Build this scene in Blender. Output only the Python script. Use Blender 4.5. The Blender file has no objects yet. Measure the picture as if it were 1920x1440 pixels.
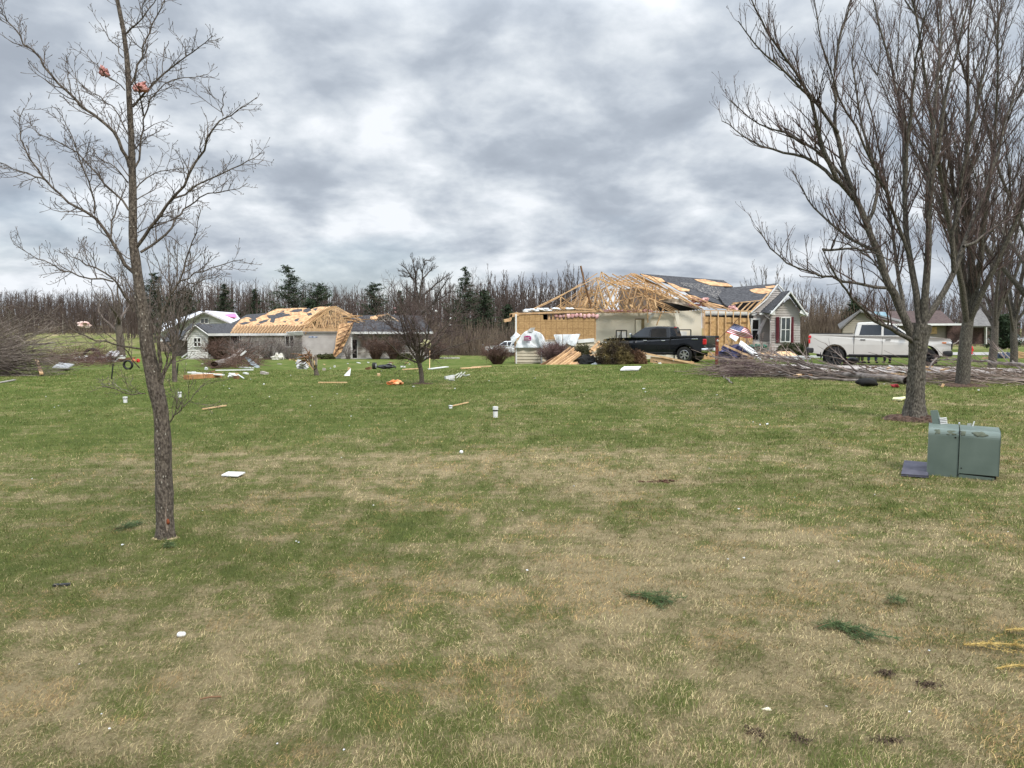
import bpy, math, random
import numpy as np
from mathutils import Vector, Matrix
from mathutils.geometry import tessellate_polygon
R = math.radians
SC = bpy.context.scene
COL = SC.collection

# ------------------------------------------------------------------ camera
F_PX, CX, CY = 1387.0, 960.0, 720.0          # focal length in pixels of the 1920x1440 photograph
H_CAM, PITCH = 1.6, R(4.45)
cam = bpy.data.cameras.new('camera'); camo = bpy.data.objects.new('camera', cam); COL.objects.link(camo)
cam.sensor_width = 36.0; cam.lens = F_PX / 1920 * 36.0; cam.clip_start = 0.05; cam.clip_end = 4000
camo.location = (0, 0, H_CAM); camo.rotation_euler = (R(90) - PITCH, 0, 0)
SC.camera = camo
SC.view_settings.view_transform = 'Standard'; SC.view_settings.look = 'None'
SC.view_settings.exposure = 0.3; SC.view_settings.gamma = 1.0

# ------------------------------------------------------------------ sun (veiled by cloud)
SUN_EL, SUN_AZ = 48.0, 150.0                  # azimuth measured clockwise from +Y: behind and to the right
sun = bpy.data.lights.new('sun', 'SUN'); suno = bpy.data.objects.new('sun', sun); COL.objects.link(suno)
sun.energy = 2.3; sun.angle = R(12); sun.color = (1.0, 0.94, 0.85)
suno.location = (20, -20, 60)
suno.rotation_euler = (R(90 - SUN_EL), 0, R(180 - SUN_AZ))

# ------------------------------------------------------------------ sky
W = bpy.data.worlds.new('World'); SC.world = W; W.use_nodes = True
nt = W.node_tree; nt.nodes.clear(); N = nt.nodes; L = nt.links
def mth(op, a, b=None, tree=None):
    n = (tree or nt).nodes.new('ShaderNodeMath'); n.operation = op
    for i, v in enumerate((a, b)):
        if v is None: continue
        if isinstance(v, (int, float)): n.inputs[i].default_value = v
        else: (tree or nt).links.new(v, n.inputs[i])
    return n.outputs[0]
def sky():
    out = N.new('ShaderNodeOutputWorld')
    st = N.new('ShaderNodeTexSky'); st.sky_type = 'NISHITA'; st.sun_disc = False
    st.sun_elevation = R(SUN_EL); st.sun_rotation = R(SUN_AZ)
    tc = N.new('ShaderNodeTexCoord'); sp = N.new('ShaderNodeSeparateXYZ'); L.new(tc.outputs['Generated'], sp.inputs[0])
    z = mth('MAXIMUM', sp.outputs[2], 0.0)
    zk = mth('ADD', z, 0.33)
    px = mth('DIVIDE', sp.outputs[0], zk); py = mth('DIVIDE', sp.outputs[1], zk)
    cb = N.new('ShaderNodeCombineXYZ'); L.new(px, cb.inputs[0]); L.new(py, cb.inputs[1])
    off = N.new('ShaderNodeVectorMath'); off.operation = 'ADD'; L.new(cb.outputs[0], off.inputs[0]); off.inputs[1].default_value = (7.3, 2.1, 0)
    def noise(scale, det, rough, dist=0.0, zz=0.0):
        m = N.new('ShaderNodeMapping'); m.inputs['Location'].default_value = (0, 0, zz); m.inputs['Scale'].default_value = (1.0, 1.0, 1)
        L.new(off.outputs[0], m.inputs[0])
        n = N.new('ShaderNodeTexNoise'); n.inputs['Scale'].default_value = scale; n.inputs['Detail'].default_value = det
        n.inputs['Roughness'].default_value = rough; n.inputs['Distortion'].default_value = dist
        L.new(m.outputs[0], n.inputs['Vector']); return n.outputs['Fac']
    big = noise(1.5, 2.0, 0.5, 0.2, 3.0)
    mid = noise(4.2, 7.0, 0.48, 0.25, 1.0)
    fine = noise(14.0, 5.0, 0.55, 0.2, 5.0)
    v = mth('ADD', mth('MULTIPLY', big, 0.40), mth('ADD', mth('MULTIPLY', mid, 0.95), mth('MULTIPLY', fine, 0.24)))
    v = mth('ADD', mth('SUBTRACT', v, 0.24), mth('MULTIPLY', mth('SUBTRACT', 0.35, z), 0.10))
    cr = N.new('ShaderNodeValToRGB'); L.new(v, cr.inputs[0]); e = cr.color_ramp
    stops = [(0.34, (0.315, 0.355, 0.415)), (0.46, (0.372, 0.416, 0.478)), (0.54, (0.455, 0.50, 0.56)), (0.63, (0.57, 0.612, 0.66)), (0.75, (0.74, 0.77, 0.81))]
    e.elements[0].position = stops[0][0]; e.elements[0].color = (*stops[0][1], 1)
    e.elements[1].position = stops[-1][0]; e.elements[1].color = (*stops[-1][1], 1)
    for p, c in stops[1:-1]:
        k = e.elements.new(p); k.color = (*c, 1)
    # the cloud sheet is brighter overhead, as an overcast sky is
    sm = N.new('ShaderNodeMapRange'); sm.interpolation_type = 'SMOOTHSTEP'; sm.inputs['From Min'].default_value = .34; sm.inputs['From Max'].default_value = .8
    sm.inputs['To Min'].default_value = 0.0; sm.inputs['To Max'].default_value = 3.4; L.new(z, sm.inputs[0])
    boost = mth('ADD', sm.outputs[0], mth('ADD', 1.0, mth('MULTIPLY', z, .12)))
    bg1 = N.new('ShaderNodeBackground'); L.new(cr.outputs[0], bg1.inputs[0]); L.new(boost, bg1.inputs[1])
    bg2 = N.new('ShaderNodeBackground'); L.new(st.outputs[0], bg2.inputs[0]); bg2.inputs[1].default_value = 0.09
    mx = N.new('ShaderNodeMixShader')
    hole = N.new('ShaderNodeMapRange'); hole.inputs['From Min'].default_value = 0.36; hole.inputs['From Max'].default_value = 0.44
    hole.inputs['To Min'].default_value = 0.72; hole.inputs['To Max'].default_value = 1.0
    L.new(noise(0.8, 4.0, 0.5, 0.2, 9.0), hole.inputs[0])
    L.new(hole.outputs[0], mx.inputs[0]); L.new(bg2.outputs[0], mx.inputs[1]); L.new(bg1.outputs[0], mx.inputs[2])
    L.new(mx.outputs[0], out.inputs[0])
sky()
W.cycles.sampling_method = 'MANUAL'; W.cycles.sample_map_resolution = 1024
SC.cycles.max_bounces = 6; SC.cycles.diffuse_bounces = 3; SC.cycles.transparent_max_bounces = 8

# ------------------------------------------------------------------ pixel <-> world
def ray(px, py):
    a = (px - CX) / F_PX; b = (CY - py) / F_PX
    c, s = math.cos(PITCH), math.sin(PITCH)
    return Vector((a, c + b * s, -s + b * c))
def P(px, py, d):                              # point at depth d (world Y = d) seen at that pixel
    r = ray(px, py); t = d / r.y
    return Vector((r.x * t, d, H_CAM + r.z * t))
_TD = np.array([0, 15, 25, 34, 42, 60, 77, 110, 170, 400, 1500.])
_TX = np.array([400, 750, 950, 1200, 1600.])
_TZ = np.array([
 [0, 0, -.15, -.4, -.7, -1.3, -1.73, -1.3, 0, 2, 2],
 [0, 0, -.15, -.4, -.7, -1.3, -1.73, -2.4, -2.4, -2, -2],
 [0, 0, -.1, -.25, -.45, -1.1, -1.7, -2.6, -2.6, -2, -2],
 [0, 0, -.05, -.2, -.34, -.7, -1.1, -1.5, -2, -2, -2],
 [0, 0, -.05, -.19, -.3, -.7, -.95, -1.4, -1.6, -2, -2]])
def terr(X, Y):
    X = np.asarray(X, float); Y = np.asarray(Y, float)
    u = np.clip(X / np.maximum(Y, 1) * F_PX + CX, _TX[0], _TX[-1])
    cols = np.stack([np.interp(Y, _TD, r) for r in _TZ])
    k = np.clip(np.searchsorted(_TX, u) - 1, 0, 3)
    f = (u - _TX[k]) / (_TX[k + 1] - _TX[k]); f = f * f * (3 - 2 * f)
    a = np.take_along_axis(cols, k[None], 0)[0]; b = np.take_along_axis(cols, (k + 1)[None], 0)[0]
    return a * (1 - f) + b * f
_tx = _TX.tolist(); _td = _TD.tolist(); _tz = _TZ.tolist()
def _lin(y, r):
    if y <= 0: return r[0]
    for i in range(1, len(_td)):
        if y < _td[i]: f = (y - _td[i - 1]) / (_td[i] - _td[i - 1]); return r[i - 1] * (1 - f) + r[i] * f
    return r[-1]
def gz(x, y):
    if y <= 15: return 0.0
    u = min(max(x / y * F_PX + CX, _tx[0]), _tx[-1]); k = 0
    while k < 3 and u > _tx[k + 1]: k += 1
    f = (u - _tx[k]) / (_tx[k + 1] - _tx[k]); f = f * f * (3 - 2 * f)
    return _lin(y, _tz[k]) * (1 - f) + _lin(y, _tz[k + 1]) * f
def G(px, py, lift=0.0):                       # where the ray through that pixel meets the ground
    r = ray(px, py); t = 1.0; prev = t
    while t < 900:
        p = Vector((r.x * t, r.y * t, H_CAM + r.z * t))
        if p.z < gz(p.x, p.y):
            lo, hi = prev, t
            for _ in range(20):
                m = (lo + hi) / 2
                if H_CAM + r.z * m < gz(r.x * m, r.y * m): hi = m
                else: lo = m
            t = hi; break
        prev = t; t *= 1.02
    return Vector((r.x * t, r.y * t, gz(r.x * t, r.y * t) + lift))
def GD(px, d, lift=0.0):                       # ground below the pixel column px at depth d
    x = (px - CX) / F_PX * d / math.cos(PITCH) * 1.0
    x = P(px, 640, d).x
    return Vector((x, d, gz(x, d) + lift))

# ------------------------------------------------------------------ smooth numpy noise for albedo patches
def _hash(ix, iy, s):
    h = (ix.astype(np.int64) * 374761393 + iy.astype(np.int64) * 668265263 + s * 974634777) & 0xffffffff
    h = ((h ^ (h >> 13)) * 1274126177) & 0xffffffff
    return ((h ^ (h >> 16)) & 0xffff) / 65535.0
def vnoise(x, y, s=0):
    ix = np.floor(x); iy = np.floor(y); fx = x - ix; fy = y - iy
    fx = fx * fx * (3 - 2 * fx); fy = fy * fy * (3 - 2 * fy)
    a = _hash(ix, iy, s); b = _hash(ix + 1, iy, s); c = _hash(ix, iy + 1, s); d = _hash(ix + 1, iy + 1, s)
    return (a * (1 - fx) + b * fx) * (1 - fy) + (c * (1 - fx) + d * fx) * fy
def fbm(x, y, s=0, o=4):
    t = 0; a = .5; n = 0
    for k in range(o):
        t = t + a * vnoise(x * 2 ** k, y * 2 ** k, s + k); n += a; a *= .55
    return t / n
def dryness(X, Y):
    """0 = green lawn, 1 = dead straw-coloured lawn"""
    d = np.hypot(X, Y)
    base = np.interp(d, [0, 3, 4.2, 5.5, 7.5, 9.5, 12, 20, 30, 60, 120, 200], [.68, .68, .66, .62, .55, .44, .29, .20, .16, .16, .46, .62])
    base = base + .10 * np.clip((X - 2) / 8, -1, 1) * ((d > 9) & (d < 26))
    n = fbm(X * .55 + 3, Y * .38 + 9, 1, 5) - .5
    n2 = fbm(X * 2.3, Y * 1.7, 7, 4) - .5; n4 = fbm(X * 7, Y * 6, 17, 3) - .5
    n3 = fbm(X * .16 + 4, Y * .75, 11, 4) - .5
    v = base + .38 * n + .48 * n2 + .28 * n3 + 1.0 * n4
    # greener round the near tree and the near left, straw swirls in the middle
    def blob(x, y, rx, ry): return np.exp(-(((X - x) / rx) ** 2 + ((Y - y) / ry) ** 2))
    v -= .42 * blob(-2.0, 5.0, 1.7, .8) * .6 + .30 * blob(-.6, 6.0, .9, .7) + .2 * blob(1.9, 6.6, 1.6, .8)
    v += .22 * np.exp(-((np.hypot(X + 3.2, Y - 2.2) - 5.0) / .28) ** 2) * (X > -2) + .20 * np.exp(-((np.hypot(X + 3.2, Y - 2.2) - 6.4) / .25) ** 2) * (X > -2) + .22 * blob(.4, 4.5, 1.2, .6) + .30 * blob(-1.5, 9.0, 4.5, .5) + .28 * blob(6, 15, 4, .8) + .25 * blob(-13, 14, 4, .8) + .2 * blob(.9, 7.2, .7, 1.0)
    return np.clip(v, 0, 1)

# ------------------------------------------------------------------ materials
MATS = {}
def mat(name, col, col2=None, scale=6.0, rough=.8, bump=0.0, bscale=30.0, metal=0.0, stretch=(1, 1, 1), det=5, contrast=(.35, .65), spec=.3, coat=0.0):
    if name in MATS: return MATS[name]
    m = bpy.data.materials.new(name); m.use_nodes = True; t = m.node_tree; b = t.nodes['Principled BSDF']
    b.inputs['Roughness'].default_value = rough; b.inputs['Metallic'].default_value = metal
    b.inputs['Specular IOR Level'].default_value = spec; b.inputs['Coat Weight'].default_value = coat
    tc = t.nodes.new('ShaderNodeTexCoord'); mp = t.nodes.new('ShaderNodeMapping'); mp.inputs['Scale'].default_value = stretch
    t.links.new(tc.outputs['Object'], mp.inputs[0])
    n = t.nodes.new('ShaderNodeTexNoise'); n.inputs['Scale'].default_value = scale; n.inputs['Detail'].default_value = det
    t.links.new(mp.outputs[0], n.inputs['Vector'])
    if col2 is None: col2 = tuple(min(1, c * 1.25) for c in col); col = tuple(c * .82 for c in col)
    cr = t.nodes.new('ShaderNodeValToRGB'); cr.color_ramp.elements[0].position, cr.color_ramp.elements[1].position = contrast
    cr.color_ramp.elements[0].color = (*col, 1); cr.color_ramp.elements[1].color = (*col2, 1)
    t.links.new(n.outputs['Fac'], cr.inputs[0]); t.links.new(cr.outputs[0], b.inputs['Base Color'])
    if bump:
        n2 = t.nodes.new('ShaderNodeTexNoise'); n2.inputs['Scale'].default_value = bscale; n2.inputs['Detail'].default_value = 4
        t.links.new(mp.outputs[0], n2.inputs['Vector'])
        bp = t.nodes.new('ShaderNodeBump'); bp.inputs['Strength'].default_value = min(1, bump); bp.inputs['Distance'].default_value = .02
        t.links.new(n2.outputs['Fac'], bp.inputs['Height']); t.links.new(bp.outputs[0], b.inputs['Normal'])
    MATS[name] = m; return m

# ------------------------------------------------------------------ mesh builder
class MB:
    def __init__(s): s.v = []; s.f = []
    def add(s, vs, fs):
        o = len(s.v); s.v.extend([tuple(p) for p in vs]); s.f.extend([tuple(i + o for i in f) for f in fs]); return s
    def box(s, c, size, rot=None):
        hx, hy, hz = (k / 2 for k in size); c = Vector(c)
        vs = [Vector((x, y, z)) for x in (-hx, hx) for y in (-hy, hy) for z in (-hz, hz)]
        if rot is not None: vs = [rot @ p for p in vs]
        return s.add([c + p for p in vs], [(0, 1, 3, 2), (4, 6, 7, 5), (0, 4, 5, 1), (2, 3, 7, 6), (0, 2, 6, 4), (1, 5, 7, 3)])
    def beam(s, a, b, w, h=None, up=(0, 0, 1)):
        h = h or w; a = Vector(a); b = Vector(b); d = (b - a).normalized(); up = Vector(up)
        x = d.cross(up)
        if x.length < 1e-3: x = d.cross(Vector((1, 0, 0)))
        x.normalize(); y = x.cross(d)
        vs = [p + x * i * w / 2 + y * j * h / 2 for p in (a, b) for i, j in ((-1, -1), (1, -1), (1, 1), (-1, 1))]
        return s.add(vs, [(3, 2, 1, 0), (4, 5, 6, 7), (0, 1, 5, 4), (1, 2, 6, 5), (2, 3, 7, 6), (3, 0, 4, 7)])
    def tube(s, pts, rad, n=8, cap=True):
        pts = [Vector(p) for p in pts]
        if isinstance(rad, (int, float)): rad = [rad] * len(pts)
        o = []; ref = None
        for i, p in enumerate(pts):
            t = (pts[min(i + 1, len(pts) - 1)] - pts[max(i - 1, 0)]).normalized()
            if ref is None: ref = t.cross(Vector((0, 0, 1)) if abs(t.z) < .9 else Vector((1, 0, 0))).normalized()
            ref = (ref - t * ref.dot(t)).normalized(); y = t.cross(ref)
            o += [p + (ref * math.cos(2 * math.pi * k / n) + y * math.sin(2 * math.pi * k / n)) * rad[i] for k in range(n)]
        fs = [(i * n + k, i * n + (k + 1) % n, (i + 1) * n + (k + 1) % n, (i + 1) * n + k) for i in range(len(pts) - 1) for k in range(n)]
        if cap: fs += [tuple(range(n - 1, -1, -1)), tuple((len(pts) - 1) * n + k for k in range(n))]
        return s.add(o, fs)
    def slab(s, poly, th, n=None):             # planar polygon given thickness along its normal (away from the camera by default)
        p = [Vector(q) for q in poly]
        nn = Vector((0, 0, 0))
        for i in range(len(p)):
            a, b = p[i], p[(i + 1) % len(p)]
            nn += Vector(((a.y - b.y) * (a.z + b.z), (a.z - b.z) * (a.x + b.x), (a.x - b.x) * (a.y + b.y)))
        nn.normalize()
        if n is None:
            if nn.y < 0: nn = -nn
        else: nn = Vector(n).normalized()
        q = [a + nn * th for a in p]; k = len(p)
        tris = [tuple(t) for t in tessellate_polygon([p])]
        fs = tris + [tuple(i + k for i in reversed(t)) for t in tris] + [(i, (i + 1) % k, (i + 1) % k + k, i + k) for i in range(k)]
        return s.add(p + q, fs)
    def blob(s, c, size, seed=0, rough=.25, n=8, m=6, rot=None):
        rnd = random.Random(seed); vs = []; c = Vector(c); ph = [rnd.uniform(0, 6.3) for _ in range(4)]
        for j in range(m + 1):
            th = math.pi * j / m
            for i in range(n):
                a = 2 * math.pi * i / n
                r = 1 + rough * (math.sin(3 * a + ph[0]) * math.sin(2 * th + ph[1]) + .6 * rnd.uniform(-1, 1))
                p = Vector((math.sin(th) * math.cos(a) * size[0] * r, math.sin(th) * math.sin(a) * size[1] * r, math.cos(th) * size[2] * r)) / 2
                if j in (0, m): p = Vector((0, 0, math.cos(th) * size[2] / 2))
                vs.append(c + (rot @ p if rot is not None else p))
        return s.add(vs, [(j * n + i, (j + 1) * n + i, (j + 1) * n + (i + 1) % n, j * n + (i + 1) % n) for j in range(m) for i in range(n)])
    def lathe(s, c, prof, n=24, axis='z'):
        vs = []; c = Vector(c)
        for r, h in prof:
            for k in range(n):
                a = 2 * math.pi * k / n
                v = (r * math.cos(a), r * math.sin(a), h) if axis == 'z' else ((h, r * math.cos(a), r * math.sin(a)) if axis == 'x' else (r * math.cos(a), h, r * math.sin(a)))
                vs.append(c + Vector(v))
        m = len(prof)
        return s.add(vs, [(j * n + k, j * n + (k + 1) % n, (j + 1) * n + (k + 1) % n, (j + 1) * n + k) for j in range(m - 1) for k in range(n)])
    def xf(s, M):
        s.v = [tuple(M @ Vector(p)) for p in s.v]; return s

BASE = {}
def mesh_obj(name, V, Fc, material, base=(0, 0, 0), smooth=False):
    me = bpy.data.meshes.new(name)
    b = Vector(base)
    if isinstance(V, np.ndarray): me.from_pydata((V - np.array(b)).tolist() if len(V) < 1 else [], [], [])
    me.from_pydata([tuple(Vector(p) - b) for p in V], [], Fc)
    me.validate(); me.materials.append(material)
    if smooth: me.shade_smooth()
    o = bpy.data.objects.new(name, me); COL.objects.link(o); return o
def tag(o, label=None, cat=None, group=None, kind=None):
    if label: o['label'] = label
    if cat: o['category'] = cat
    if group: o['group'] = group
    if kind: o['kind'] = kind
    return o
def thing(name, label, cat, base=(0, 0, 0), group=None):
    o = bpy.data.objects.new(name, None); COL.objects.link(o); o.location = base
    o.empty_display_size = .3; BASE[o.name] = Vector(base)
    return tag(o, label, cat, group)
def part(name, mb, m, parent, label=None, smooth=False, bevel=0):
    b = BASE[parent.name]
    o = mesh_obj(name, mb.v, mb.f, m, b, smooth); o.parent = parent; BASE[o.name] = b
    if bevel:
        k = o.modifiers.new('bevel', 'BEVEL'); k.width = bevel; k.segments = 2; k.limit_method = 'ANGLE'; k.angle_limit = R(40)
    return tag(o, label)
def solo(name, mb, m, label=None, cat=None, group=None, kind=None, smooth=False, base=None, bevel=0):
    if base is None:
        a = np.array(mb.v); base = Vector((a[:, 0].mean(), a[:, 1].mean(), a[:, 2].min()))
    o = mesh_obj(name, mb.v, mb.f, m, base, smooth); o.location = base; BASE[o.name] = Vector(base)
    if bevel:
        k = o.modifiers.new('bevel', 'BEVEL'); k.width = bevel; k.segments = 2; k.limit_method = 'ANGLE'; k.angle_limit = R(40)
    return tag(o, label, cat, group, kind)
def copy_tree(o, loc=None, rz=None, label=None, parent=None, scale=None):
    c = o.copy(); COL.objects.link(c)
    if parent is not None: c.parent = parent
    if loc is not None: c.location = loc
    if rz is not None: c.rotation_euler = (0, 0, rz)
    if scale is not None: c.scale = scale if not isinstance(scale, (int, float)) else (scale,) * 3
    if label: c['label'] = label
    for ch in KIDS.get(o.name, o.children): copy_tree(ch, parent=c)
    return c
KIDS = {}

# ------------------------------------------------------------------ ground
def ground():
    az = np.concatenate([np.radians(np.arange(-180, -44, 6.0)), np.radians(np.arange(-44, 44, .35)), np.radians(np.arange(44, 180, 6.0))])
    r = np.concatenate([[0.0], np.geomspace(.6, 1500, 250)])
    A, Rr = np.meshgrid(az, r); X = Rr * np.sin(A); Y = Rr * np.cos(A)
    Z = terr(X.ravel(), Y.ravel()).reshape(X.shape)
    Z = Z + (fbm(X * .35, Y * .35, 31, 3) - .5) * .05 * np.clip(Rr / 3, 0, 1)
    V = np.stack([X, Y, Z], -1).reshape(-1, 3); nr, na = X.shape
    i = np.arange(nr - 1)[:, None] * na; k = np.arange(na)[None]; k2 = (k + 1) % na
    Fc = np.stack([i + k, i + k2, i + na + k2, i + na + k], -1).reshape(-1, 4)
    me = bpy.data.meshes.new('ground'); me.vertices.add(len(V)); me.vertices.foreach_set('co', V.ravel())
    me.loops.add(Fc.size); me.loops.foreach_set('vertex_index', Fc.ravel().astype(np.int32))
    me.polygons.add(len(Fc)); me.polygons.foreach_set('loop_start', np.arange(0, Fc.size, 4, dtype=np.int32))
    me.update(calc_edges=True)
    at = me.attributes.new('dry', 'FLOAT', 'POINT'); at.data.foreach_set('value', dryness(V[:, 0], V[:, 1]))
    at = me.attributes.new('soil_gap_shade', 'FLOAT', 'POINT'); at.data.foreach_set('value', np.interp(np.hypot(V[:, 0], V[:, 1]), [0, 5, 12, 26], [.50, .45, .25, 0]))
    me.shade_smooth()
    m = bpy.data.materials.new('lawn'); m.use_nodes = True; t = m.node_tree; b = t.nodes['Principled BSDF']
    b.inputs['Roughness'].default_value = .95; b.inputs['Specular IOR Level'].default_value = .1
    ad = t.nodes.new('ShaderNodeAttribute'); ad.attribute_name = 'dry'
    tc = t.nodes.new('ShaderNodeTexCoord')
    def nz(scale, det=6, rough=.6, st=(1, 1, 1)):
        mp = t.nodes.new('ShaderNodeMapping'); mp.inputs['Scale'].default_value = st; t.links.new(tc.outputs['Object'], mp.inputs[0])
        n = t.nodes.new('ShaderNodeTexNoise'); n.inputs['Scale'].default_value = scale; n.inputs['Detail'].default_value = det; n.inputs['Roughness'].default_value = rough
        t.links.new(mp.outputs[0], n.inputs['Vector']); return n.outputs['Fac']
    f1 = nz(9, 7, .7); f2 = nz(2.2, 6, .65, (.5, 1.6, 1)); f3 = nz(60, 4, .7)
    v = mth('ADD', ad.outputs['Fac'], mth('MULTIPLY', mth('SUBTRACT', f1, .5, t), 1.7, t), t)
    v = mth('ADD', v, mth('MULTIPLY', mth('SUBTRACT', f2, .5, t), 1.5, t), t)
    v = mth('ADD', v, mth('MULTIPLY', mth('SUBTRACT', f3, .5, t), 1.4, t), t)
    cr = t.nodes.new('ShaderNodeValToRGB'); e = cr.color_ramp
    e.elements[0].position = .0; e.elements[0].color = (.058, .088, .012, 1)
    e.elements[1].position = 1.0; e.elements[1].color = (.33, .265, .145, 1)
    for p, c in ((.25, (.095, .120, .022)), (.5, (.135, .140, .045)), (.75, (.22, .185, .090))):
        k = e.elements.new(p); k.color = (*c, 1)
    t.links.new(v, cr.inputs[0]); so = t.nodes.new('ShaderNodeAttribute'); so.attribute_name = 'soil_gap_shade'
    mx = t.nodes.new('ShaderNodeMix'); mx.data_type = 'RGBA'; t.links.new(so.outputs['Fac'], mx.inputs[0]); t.links.new(cr.outputs[0], mx.inputs[6]); mx.inputs[7].default_value = (.055, .042, .024, 1)   # earth brown; also paints in the shade of gaps between the near blades
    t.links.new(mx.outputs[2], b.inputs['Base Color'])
    bp = t.nodes.new('ShaderNodeBump'); bp.inputs['Strength'].default_value = .7; bp.inputs['Distance'].default_value = .03
    t.links.new(nz(45, 6, .7), bp.inputs['Height']); t.links.new(bp.outputs[0], b.inputs['Normal'])
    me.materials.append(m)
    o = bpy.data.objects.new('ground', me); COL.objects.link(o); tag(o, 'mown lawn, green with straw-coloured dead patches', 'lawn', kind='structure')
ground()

def grass(n=740000):
    rs = np.random.RandomState(4)
    u = rs.rand(n); d0, d1, p = 1.7, 34.0, .12
    d = (d0 ** p + u * (d1 ** p - d0 ** p)) ** (1 / p)
    a = (np.where(rs.rand(n) < .82, rs.rand(n) * 2300 - 190, rs.rand(n) * 3700 - 890) - CX) / F_PX
    X = a * d; Y = d; Z = terr(X, Y) + (fbm(X * .35, Y * .35, 31, 3) - .5) * .05
    dry = dryness(X, Y)
    isdry = rs.rand(n) < np.clip(dry * 1.15 + .02, 0, .93)
    h = np.where(isdry, .016 + .022 * rs.rand(n), .020 + .026 * rs.rand(n)) * (1 + .35 * (vnoise(X * 5, Y * 5, 3) - .5)) * (1 + d / 50)
    wd = .0012 * (.7 + .8 * rs.rand(n)) * np.maximum(1, d / 3.0) ** .9
    az = rs.rand(n) * 2 * np.pi; lean = np.where(isdry, .9 + 1.3 * rs.rand(n), .5 + 1.0 * rs.rand(n))
    az2 = az + rs.randn(n) * .3
    swirl = fbm(X * .8, Y * .8, 21, 3) * 12
    az = np.where(rs.rand(n) < .45, swirl + rs.randn(n) * .5, az)
    dx, dy = np.cos(az), np.sin(az); sx, sy = -np.sin(az2 + rs.rand(n)), np.cos(az2)
    w = wd[:, None] / 2 * np.stack([sx, sy, 0 * sx], 1)
    O = np.stack([X, Y, Z - .003], 1)
    l1 = lean * .5; l2 = lean
    mid = O + np.stack([dx * np.sin(l1) * h * .55, dy * np.sin(l1) * h * .55, np.maximum(np.cos(l1), .2) * h * .55], 1)
    tip = mid + np.stack([dx * np.sin(l2) * h * .5, dy * np.sin(l2) * h * .5, np.cos(l2) * h * .5], 1)
    V = np.stack([O - w, O + w, mid + w * .8, mid - w * .8, tip], 1).reshape(-1, 3)
    b = np.arange(n)[:, None] * 5
    quads = b + np.array([[0, 1, 2, 3]]); tris = b + np.array([[3, 2, 4]])
    loops = np.concatenate([quads, tris], 1).ravel().astype(np.int32)
    starts = (np.arange(n)[:, None] * 7 + np.array([[0, 4]])).ravel().astype(np.int32)
    me = bpy.data.meshes.new('grass'); me.vertices.add(len(V)); me.vertices.foreach_set('co', V.ravel())
    me.loops.add(len(loops)); me.loops.foreach_set('vertex_index', loops)
    me.polygons.add(2 * n); me.polygons.foreach_set('loop_start', starts)
    me.update(calc_edges=True)
    k = (rs.rand(n) ** 1.1)[:, None]; k2 = rs.rand(n)[:, None]
    straw = np.array([.20, .145, .070]) * (1 - k) + np.array([.60, .49, .255]) * k
    straw = np.where(k2 < .33, np.array([.17, .115, .06]), straw)
    green = np.array([.055, .080, .012]) * (1 - k) + np.array([.165, .182, .048]) * k
    c = np.where(isdry[:, None], straw, green)
    tone = np.clip(.45 + 1.1 * fbm(X * 7, Y * 7, 41, 4), .6, 1.4)[:, None]; rusty = (fbm(X * 1.9, Y * 1.9, 51, 3) > .60)[:, None] & isdry[:, None]
    c = c * tone * np.where(rusty, np.array([1.0, .86, .72]), 1.0)
    c4 = np.concatenate([c, np.ones((n, 1))], 1).repeat(5, 0)
    at = me.color_attributes.new('tint', 'FLOAT_COLOR', 'POINT'); at.data.foreach_set('color', c4.ravel())
    m = bpy.data.materials.new('grass_blades'); m.use_nodes = True; t = m.node_tree; bs = t.nodes['Principled BSDF']
    ad = t.nodes.new('ShaderNodeAttribute'); ad.attribute_name = 'tint'
    t.links.new(ad.outputs['Color'], bs.inputs['Base Color']); bs.inputs['Roughness'].default_value = .7; bs.inputs['Specular IOR Level'].default_value = .2
    me.materials.append(m)
    o = bpy.data.objects.new('grass', me); COL.objects.link(o)
    tag(o, 'short spring grass blades, straw-coloured and green, covering the lawn', 'grass', kind='stuff')
grass()

# ------------------------------------------------------------------ trees
def batch_tubes(lines):
    """lines: list of (pts Nx3, radii N, sides). Returns V, F (quads + tri tips)"""
    groups = {}
    for p, r, n in lines: groups.setdefault((len(p), n), []).append((p, r))
    Vs, Fs, off = [], [], 0
    for (k, n), ls in groups.items():
        Pp = np.array([l[0] for l in ls], float); Rr = np.array([l[1] for l in ls], float); m = len(ls)
        T = np.empty_like(Pp); T[:, 1:-1] = Pp[:, 2:] - Pp[:, :-2]; T[:, 0] = Pp[:, 1] - Pp[:, 0]; T[:, -1] = Pp[:, -1] - Pp[:, -2]
        T /= np.linalg.norm(T, axis=2, keepdims=True) + 1e-9
        up = np.where(np.abs(T[:, :1, 2:3]) < .85, np.array([0, 0, 1.]), np.array([1., 0, 0]))
        A = np.cross(T, up); A /= np.linalg.norm(A, axis=2, keepdims=True) + 1e-9; B = np.cross(T, A)
        th = np.arange(n) * 2 * np.pi / n
        ring = Pp[:, :, None] + Rr[:, :, None, None] * (A[:, :, None] * np.cos(th)[None, None, :, None] + B[:, :, None] * np.sin(th)[None, None, :, None])
        Vs.append(ring.reshape(-1, 3))
        b = off + np.arange(m)[:, None, None] * k * n + np.arange(k - 1)[None, :, None] * n
        i = np.arange(n)[None, None]; j = (i + 1) % n
        Fs.append(np.stack([b + i, b + j, b + n + j, b + n + i], -1).reshape(-1, 4)); off += m * k * n
    return np.concatenate(Vs), np.concatenate(Fs)
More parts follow.
